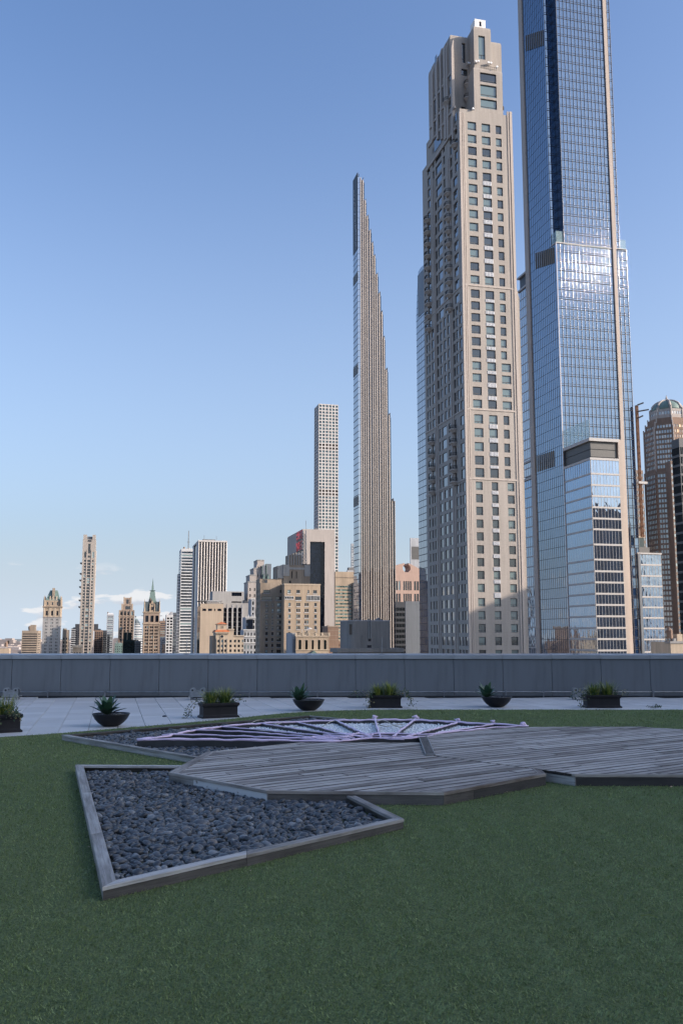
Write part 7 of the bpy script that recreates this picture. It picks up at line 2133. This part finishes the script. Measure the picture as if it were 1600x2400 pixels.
def grey_slab():
    b = B('grey_slab_tower', 'warm grey slab tower with a tall dark glass recess behind the red sign', 'tower', 707.5, 900)
    X = lambda px: b.W(px, 1400)[0]; Z = lambda py: b.W(715, py)[1]
    Wd = X(783); D = b.N(672.5, 1400)[0]; H = Z(1240)
    wins = [(X(726), X(760.6), Z(1570), Z(1269))]
    bn = rows_cols(.5, D - .5, 1, .96, Z(1480), Z(1285), 4.0, .6)
    mb = MB(); facade(mb, PW(), 0, Wd, 0, H, wins, 2.2); facade(mb, PN(), 0, D, 0, H, bn, .25); rest_of_box(mb, 0, Wd, 0, D, 0, H, 'WN'); b.part('wall', mb, 'warm_grey')
    panes(b, PN(), bn, 'pane_north', .25, True, 'window_band')
    q = MB(); n_ = 8; w0, w1, z0, z1 = wins[0]
    z = z1 - 4
    cells = []
    while z > Z(1560):
        for i in range(n_): cells.append((w0 + (w1 - w0) * i / n_ + .06, w0 + (w1 - w0) * (i + 1) / n_ - .06, z + .1, z + 3.9))
        z -= 4
    panes(b, PW(), cells, 'pane_dark', 2.2, False, 'recess', tilt=.008)
    q.box(w0, w1, 2.4, 2.6, z0, z1); b.part('recess_back', q, 'dark_slate')
    q = MB(); q.tube([(4, 3, H), (4, 3, H + 9)], .2, 4); q.box(Wd * .4, Wd * .5, 3, 6, H, H + 1.4); b.part('roof_plant', q, 'dark_grey')
grey_slab()

def arcade_house():
    b = B('arcade_house', 'tan stone penthouse with five arched windows and a balustrade', 'building', 693.5, 480)
    X = lambda z: b.W(570 + z / 7.127, 1500)[0]; Z = lambda z: b.W(730, 1290 + z / 7.127)[1]
    Wd = X(1430); D = 18; H = Z(1428)
    wins = [(X(p0), X(p1), Z(1655), Z(1515)) for p0, p1 in ((925, 970), (1035, 1077), (1143, 1178), (1246, 1287), (1345, 1388))]
    mb = MB(); facade(mb, PW(), 0, Wd, 0, H, wins, .6); rest_of_box(mb, 0, Wd, 0, D, 0, H, 'W'); b.part('wall', mb, 'tan_brick'); panes(b, PW(), wins, 'green_glass', .6, True, 'arched_window')
    for w_ in wins:
        c, r_ = (w_[0] + w_[1]) / 2, (w_[1] - w_[0]) / 2
        q = MB(); q.loft([[(c + r_ * math.cos(a_), y, w_[3] + r_ * math.sin(a_)) for a_ in [math.pi * i / 10 for i in range(11)]] for y in (-.02, .2)]); b.part('arch_head', q, 'green_glass')
        q = MB(); q.tube([(c + (r_ + .12) * math.cos(a_), -.03, w_[3] + (r_ + .12) * math.sin(a_)) for a_ in [math.pi * i / 10 for i in range(11)]], .13, 5); b.part('arch_trim', q, 'cream_stone')
    for z in (1442, 1662): 
        q = MB(); q.box(-.3, Wd + .3, -.3, .2, Z(z) - .2, Z(z) + .25); b.part('moulding', q, 'cream_stone')
    q = MB(); q.box(-.3, Wd + .3, -.35, .3, Z(1383), Z(1376)); q.box(-.3, Wd + .3, -.3, .3, Z(1430), Z(1422)); b.part('balustrade_rail', q, 'cream_stone')
    for i in range(6): q = MB(); x = Wd * i / 5; q.box(x - .5, x + .5, -.38, .3, Z(1428), Z(1374)); b.part('balustrade_post', q, 'cream_stone')
    for i in range(40):
        x = Wd * (i + .5) / 40
        if abs((x / Wd * 5) % 1 - .5) < .36: q = MB(); q.box(x - .09, x + .09, -.1, .1, Z(1424), Z(1381)); b.part('baluster', q, 'cream_stone')
    q = MB(); q.box(b.W(685.5, 1500)[0], -.02, 1.2, D, 0, Z(1378)); b.part('left_bay', q, 'ornate_grey')
    for i in range(3): q = MB(); x0 = b.W(685.5, 1500)[0]; q.box(x0 * (i + .3) / 3.4, x0 * (i + .3) / 3.4 + .18, 1.0, 1.3, Z(1700), Z(1480)); b.part('left_bay_fin', q, 'dark_slate')
    q = MB(); x0, x1 = X(1030), X(1285); xm = (x0 + x1) / 2; za = Z(1672); zb = Z(1760)
    q.add([(x0 - 2, -4, zb - 3), (x1 + 2, -4, zb - 3), (xm, -4, za), (x0 - 2, 0, zb - 3), (x1 + 2, 0, zb - 3), (xm, 0, za)], ((0, 1, 2), (3, 5, 4), (0, 2, 5, 3), (1, 4, 5, 2))); b.part('green_pediment', q, 'patina')
    q = MB(); x0, x1 = X(1078), X(1180); q.box(x0 + .3, x1 - .3, 2, 6, H, Z(1345)); b.part('roof_lantern', q, 'tan_brick')
    q = MB(); q.loft([[((x0 + x1) / 2 + r_ * math.cos(i * .6283), 4 + r_ * math.sin(i * .6283), z) for i in range(10)] for r_, z in (((x1 - x0) / 2, Z(1312)), ((x1 - x0) / 3, Z(1297)), (.3, Z(1290)))]); b.part('lantern_canopy', q, 'white_paint_wall')
    for px in (1000, 1120, 1240): q = MB(); q.tube([(X(px), 3, H), (X(px), 3, Z(1312))], .12, 4); b.part('canopy_post', q, 'white_paint_wall')
    q = MB(); q.box(X(1262), X(1292), 4, 6, H, Z(1290)); b.part('chimney', q, 'tan_brick')
arcade_house()
def brick_pair():
    b = B('brown_brick_house', 'plain brown brick house stepping down right of the arcaded penthouse', 'building', 768.3, 500)
    X = lambda px: b.W(px, 1500)[0]; Z = lambda py: b.W(790, py)[1]
    q = MB(); q.box(0, X(793), 0, 14, 0, Z(1470)); b.part('tall_wall', q, 'brown_brick')
    wn = [(X(795), X(797), Z(1514), Z(1510)), (X(806), X(808), Z(1514), Z(1510))]
    q = MB(); facade(q, PW(.6), X(793.1), X(818), 0, Z(1503), wn, .3); rest_of_box(q, X(793.1), X(818), .6, 14, 0, Z(1503), 'W'); b.part('low_wall', q, 'brown_brick'); panes(b, PW(.6), wn, 'pane_dark', .3, True)
    for z in (1470, ): q = MB(); q.box(-.2, X(793) + .2, -.2, 14, Z(z), Z(z) + .6); b.part('coping', q, 'dim_brick')
    q = MB(); q.box(0, .9, 1, 3, Z(1470), Z(1466)); b.part('chimney', q, 'brown_brick')
    for py in (1478, 1490, 1500, 1515): q = MB(); q.box(-.06, X(793) + .06, -.06, .1, Z(py), Z(py) + .2); b.part('string_course', q, 'dim_brick')
brick_pair()
b = simple('tan_banded_office', 'tan office slab with pale green window bands left of the slender tower', 'building', 785, 835, 783, 1342, 800, 'tan_brick', 'pane_mint', 3.02, 9, .94, .46, drop=10.5, rec=.2)
q = MB(); q.box(b.Wd * .80, b.Wd * .95, -2, 4, 0, b.W(820, 1366)[1]); b.part('dark_bay', q, 'dark_slate')
q = MB(); q.box(-.3, b.Wd, -.3, 2, b.W(800, 1354)[1], b.W(800, 1352)[1]); b.part('ledge', q, 'dim_brick')
b = simple('distant_slim_tower', 'far slim grey tower just left of the slender dark tower', 'tower', 823, 829.5, 822, 1275, 1700, 'ornate_grey', 'pane_band', 5, 1, .5, .6)
b = simple('glass_roof_block', 'small glazed roof block with plant at the foot of the far slim tower', 'building', 813.5, 831, 812, 1338, 1300, 'ornate_grey', 'pane_north', 4, 3, .7, .6)
roof_box(b, 817, 829, 1330, 2, 8, 'dark_grey')

def curved_concrete():
    b = B('curved_concrete_house', 'grey concrete house with a rounded left corner above a thin roof slab', 'building', 817, 420)
    X = lambda px: b.W(px, 1490)[0]; Z = lambda py: b.W(860, py)[1]
    Wd = X(913.6); H = Z(1456); D = 16; R = 3.2
    arc = [(R - R * math.cos(a_), R - R * math.sin(a_)) for a_ in [math.pi / 2 * i / 10 for i in range(11)]]
    poly = arc + [(Wd, 0), (Wd, D), (0, D)]
    q = MB(); q.prism(poly, 0, H); b.part('wall', q, 'concrete')
    q = MB(); q.prism([(x - .15 if x < 1 else x, y - .12) for x, y in poly], H, H + .45); b.part('coping', q, 'ornate_grey')
    for p0, p1, t0, t1, m_ in ((818.5, 826, 1463, 1487, 'pane_dark'), (862, 869, 1497, 1503, 'pane_dark'), (893, 900.5, 1489, 1497.5, 'pane_dark'), (882, 889, 1502, 1504, 'pane_dark'), (860, 870, 1512, 1518, 'pane_dark'), (883, 896, 1511, 1518, 'pane_dark'), (898, 910, 1511, 1518, 'pane_dark')):
        q = MB(); q.box(X(p0), X(p1), -.04 if p0 > 830 else .5, .4, Z(t1), Z(t0)); b.part('window', q, m_)
    for px in (863.5, 868): q = MB(); q.tube([(X(px), -.3, Z(1496)), (X(px), -.3, H + 1.2)], .2, 8); b.part('flue_pipe', q, 'galvanised')
    q = MB(); q.tube([(X(847), -.15, Z(1518)), (X(847), -.15, Z(1489))], .1, 6); b.part('drain_pipe', q, 'dark_grey')
    q = MB(); q.box(X(882), Wd, -.25, .1, 0, H - .5); b.part('front_panel', q, 'concrete')
    x0, x1 = b.W(790, 1490, -6)[0], b.W(946, 1490, -6)[0]
    q = MB(); q.box(x0, x1, -6, 8, b.W(860, 1529, -6)[1], b.W(860, 1519.5, -6)[1]); b.part('roof_slab', q, 'concrete')
    q = MB(); q.box(x0 + 1, x1 - 1, -5, 7, 0, b.W(860, 1529, -6)[1] - .05); b.part('lower_storey', q, 'dim_brick')
    for px in (833, 838, 846): q = MB(); q.box(X(px) - .2, X(px) + .2, .6, 1, H, H + 1.2); b.part('roof_vent', q, 'dark_grey')
    q = MB(); q.add([(X(880), 0, H + .45), (X(897), 0, H + .45), (X(889), 0, H + 1.6), (X(880), 3, H + .45), (X(897), 3, H + .45), (X(889), 3, H + 1.6)], ((0, 1, 2), (3, 5, 4), (0, 2, 5, 3), (1, 4, 5, 2))); b.part('small_gable', q, 'dark_grey')
curved_concrete()

def broken_pediment():
    b = B('broken_pediment_tower', 'pink granite tower with a broken pediment and a round notch at its top', 'tower', 914, 1250)
    X = lambda px: b.W(px, 1370)[0]; Z = lambda py: b.W(950, py)[1]
    Wd = X(992); D = 24; H = Z(1341)
    wins = []
    for t0, t1 in ((1362, 1383.5), (1391.5, 1411.6), (1420, 1440), (1448, 1468)):
        for p0, p1, n_ in ((918, 922, 1), (926.5, 938.5, 2), (944, 964.3, 4), (969, 981.5, 2), (985, 990, 1)):
            for i in range(n_):
                s = (p1 - p0) / n_; wins.append((X(p0 + i * s + s * .12), X(p0 + (i + 1) * s - s * .12), Z(t1), Z(t0)))
    mb = MB(); facade(mb, PW(), 0, Wd, 0, H, wins, .8); rest_of_box(mb, 0, Wd, 0, D, 0, H, 'W'); b.part('wall', mb, 'pink_granite'); panes(b, PW(), wins, 'pane', .8, True)
    # pediment outline with the circular notch cut out
    xc, zc, r_ = X(952.8), Z(1331.8), (X(962) - X(952.8))
    zl = Z(1320.5)
    arc = [(xc + r_ * math.cos(a_), zc + r_ * math.sin(a_)) for a_ in np.linspace(math.radians(58), math.radians(-238), 25)]
    out = [(0, H - .2), (Wd, H - .2), (Wd, Z(1337)), (arc[0][0], zl + .6)] + arc + [(arc[-1][0], zl + .6), (0, Z(1330))]
    bm = bmesh.new(); f0 = bm.faces.new([bm.verts.new((x, .0, z)) for x, z in out]); r2 = bmesh.ops.extrude_face_region(bm, geom=[f0]); bmesh.ops.translate(bm, verts=[v for v in r2['geom'] if isinstance(v, bmesh.types.BMVert)], vec=(0, D, 0)); bmesh.ops.triangulate(bm, faces=bm.faces[:])
    me = bpy.data.meshes.new('pediment'); bm.to_mesh(me); bm.free(); link('pediment', me, 'pink_granite', b.root)
broken_pediment()
b = simple('louvred_grey_tower', 'grey tower top with a large dark louvre behind the broken pediment', 'tower', 963, 1000, 962, 1262, 1400, 'ornate_grey', 'pane_band', 4, 0, .5, .5, ns=0)
q = MB(); q.box(b.W(964.5, 1300)[0], b.W(990, 1300)[0], -.2, .3, b.W(965, 1311)[1], b.W(965, 1281)[1]); b.part('louvre', q, 'louvre')
b = simple('black_glass_block', 'black glass block low between the slender tower and the limestone tower', 'building', 927.5, 950, 924, 1414, 570, 'dark_slate', 'green_glass', 3.4, 6, .8, .6)
b = simple('metal_clad_block', 'plain grey metal-clad block left of the limestone tower', 'building', 950.3, 992, 949, 1412.5, 560, 'steel_panel', 'pane_band', 4, 0, .5, .5, ns=0)
b = simple('brown_gap_building', 'brown building seen in the gap between the limestone and glass towers', 'building', 1224, 1246, 1215, 1358, 470, 'brown_brick', 'pane', 4.2, 4, .4, .5, drop=30)
b = simple('gold_grid_building', 'low building of gold and white window grid in the gap below the brown building', 'building', 1230, 1246, 1215, 1449, 440, 'tan_brick', 'pane_mint', 2.4, 4, .6, .6)
b = simple('green_base_house', 'small brown and dark green house with a flat cornice right of the glass tower', 'building', 1494, 1517, 1490, 1240, 470, 'brown_brick', 'pane', 8, 1, .4, .45, ns=0, drop=2)
q = MB(); q.box(-.6, b.Wd + .8, -.8, b.D, b.H + .9, b.H + 1.9); b.part('cornice', q, 'dark_grey')
q = MB(); z = b.W(1500, 1257)[1]; q.box(-.3, b.Wd + .4, -.5, 2, z - .8, z); b.part('ledge', q, 'cream_stone')
q = MB(); q.box(-.08, b.Wd + .08, -.08, 3, z - 40, z - .9); b.part('green_storey', q, 'green_glass')
b = simple('teal_glass_tower', 'dark teal glass tower sliver at the right edge', 'tower', 1613, 1660, 1594, 1034, 330, 'dark_slate', 'teal_glass', 3.6, 10, .9, .75)
b = simple('tan_corner_block', 'plain tan block low at the right edge above the parapet', 'building', 1569, 1640, 1567, 1511, 300, 'cream_stone', 'pane', 4, 0, .5, .5, ns=0)
q = MB(); q.box(-.2, b.Wd, -.2, 3, b.H + .4, b.H + 1.1); b.part('coping', q, 'grey_stone')

# ---- neighbours outside the picture: they shade the terrace and stand in the mirrored glass
def neighbour(name, label, x0, x1, y0, y1, top, wall, gl):
    r0 = tag(empty(name, (x0, y0, STREET)), label, 'building')
    H = top - STREET; w_, d_ = x1 - x0, y1 - y0
    class Q: pass
    b = Q(); b.root = r0
    wn = rows_cols(0, w_, int(w_ / 4), .55, 40, H - 3, 3.8, .5); wd2 = rows_cols(0, d_, int(d_ / 4), .55, 40, H - 3, 3.8, .5)
    mb = MB(); facade(mb, PN(0), 0, d_, 0, H, wd2, .3)
    PB = lambda a_, z, dep: (a_, d_ - dep, z)
    facade(mb, PB, 0, w_, 0, H, wn, .3); facade(mb, PW(0), 0, w_, 0, H, wn, .3); rest_of_box(mb, 0, w_, 0, d_, 0, H, 'WEN')
    mb.build('wall', wall, r0); panes(b, PN(0), wd2, gl, .3, False); panes(b, PB, wn, gl, .3, False, 'back_window'); panes(b, PW(0), wn, gl, .3, False, 'front_window')
neighbour('shade_tower', 'unseen brick tower added to shade the terrace, out to the right', 62, 100, -36, 22, 34, 'brown_brick', 'pane')  # added out of frame, sized to keep the sun off the terrace
neighbour('corner_block', 'brick block across the street, out of view to the right', 200, 256, 198, 258, 75, 'brown_brick', 'pane')
neighbour('avenue_block', 'dark office block, out of view behind the right', 275, 350, 110, 190, 85, 'dark_slate', 'pane_dark')
neighbour('western_block', 'grey office tower, out of view behind the camera', 60, 110, -190, -120, 70, 'dark_grey', 'pane_dark')
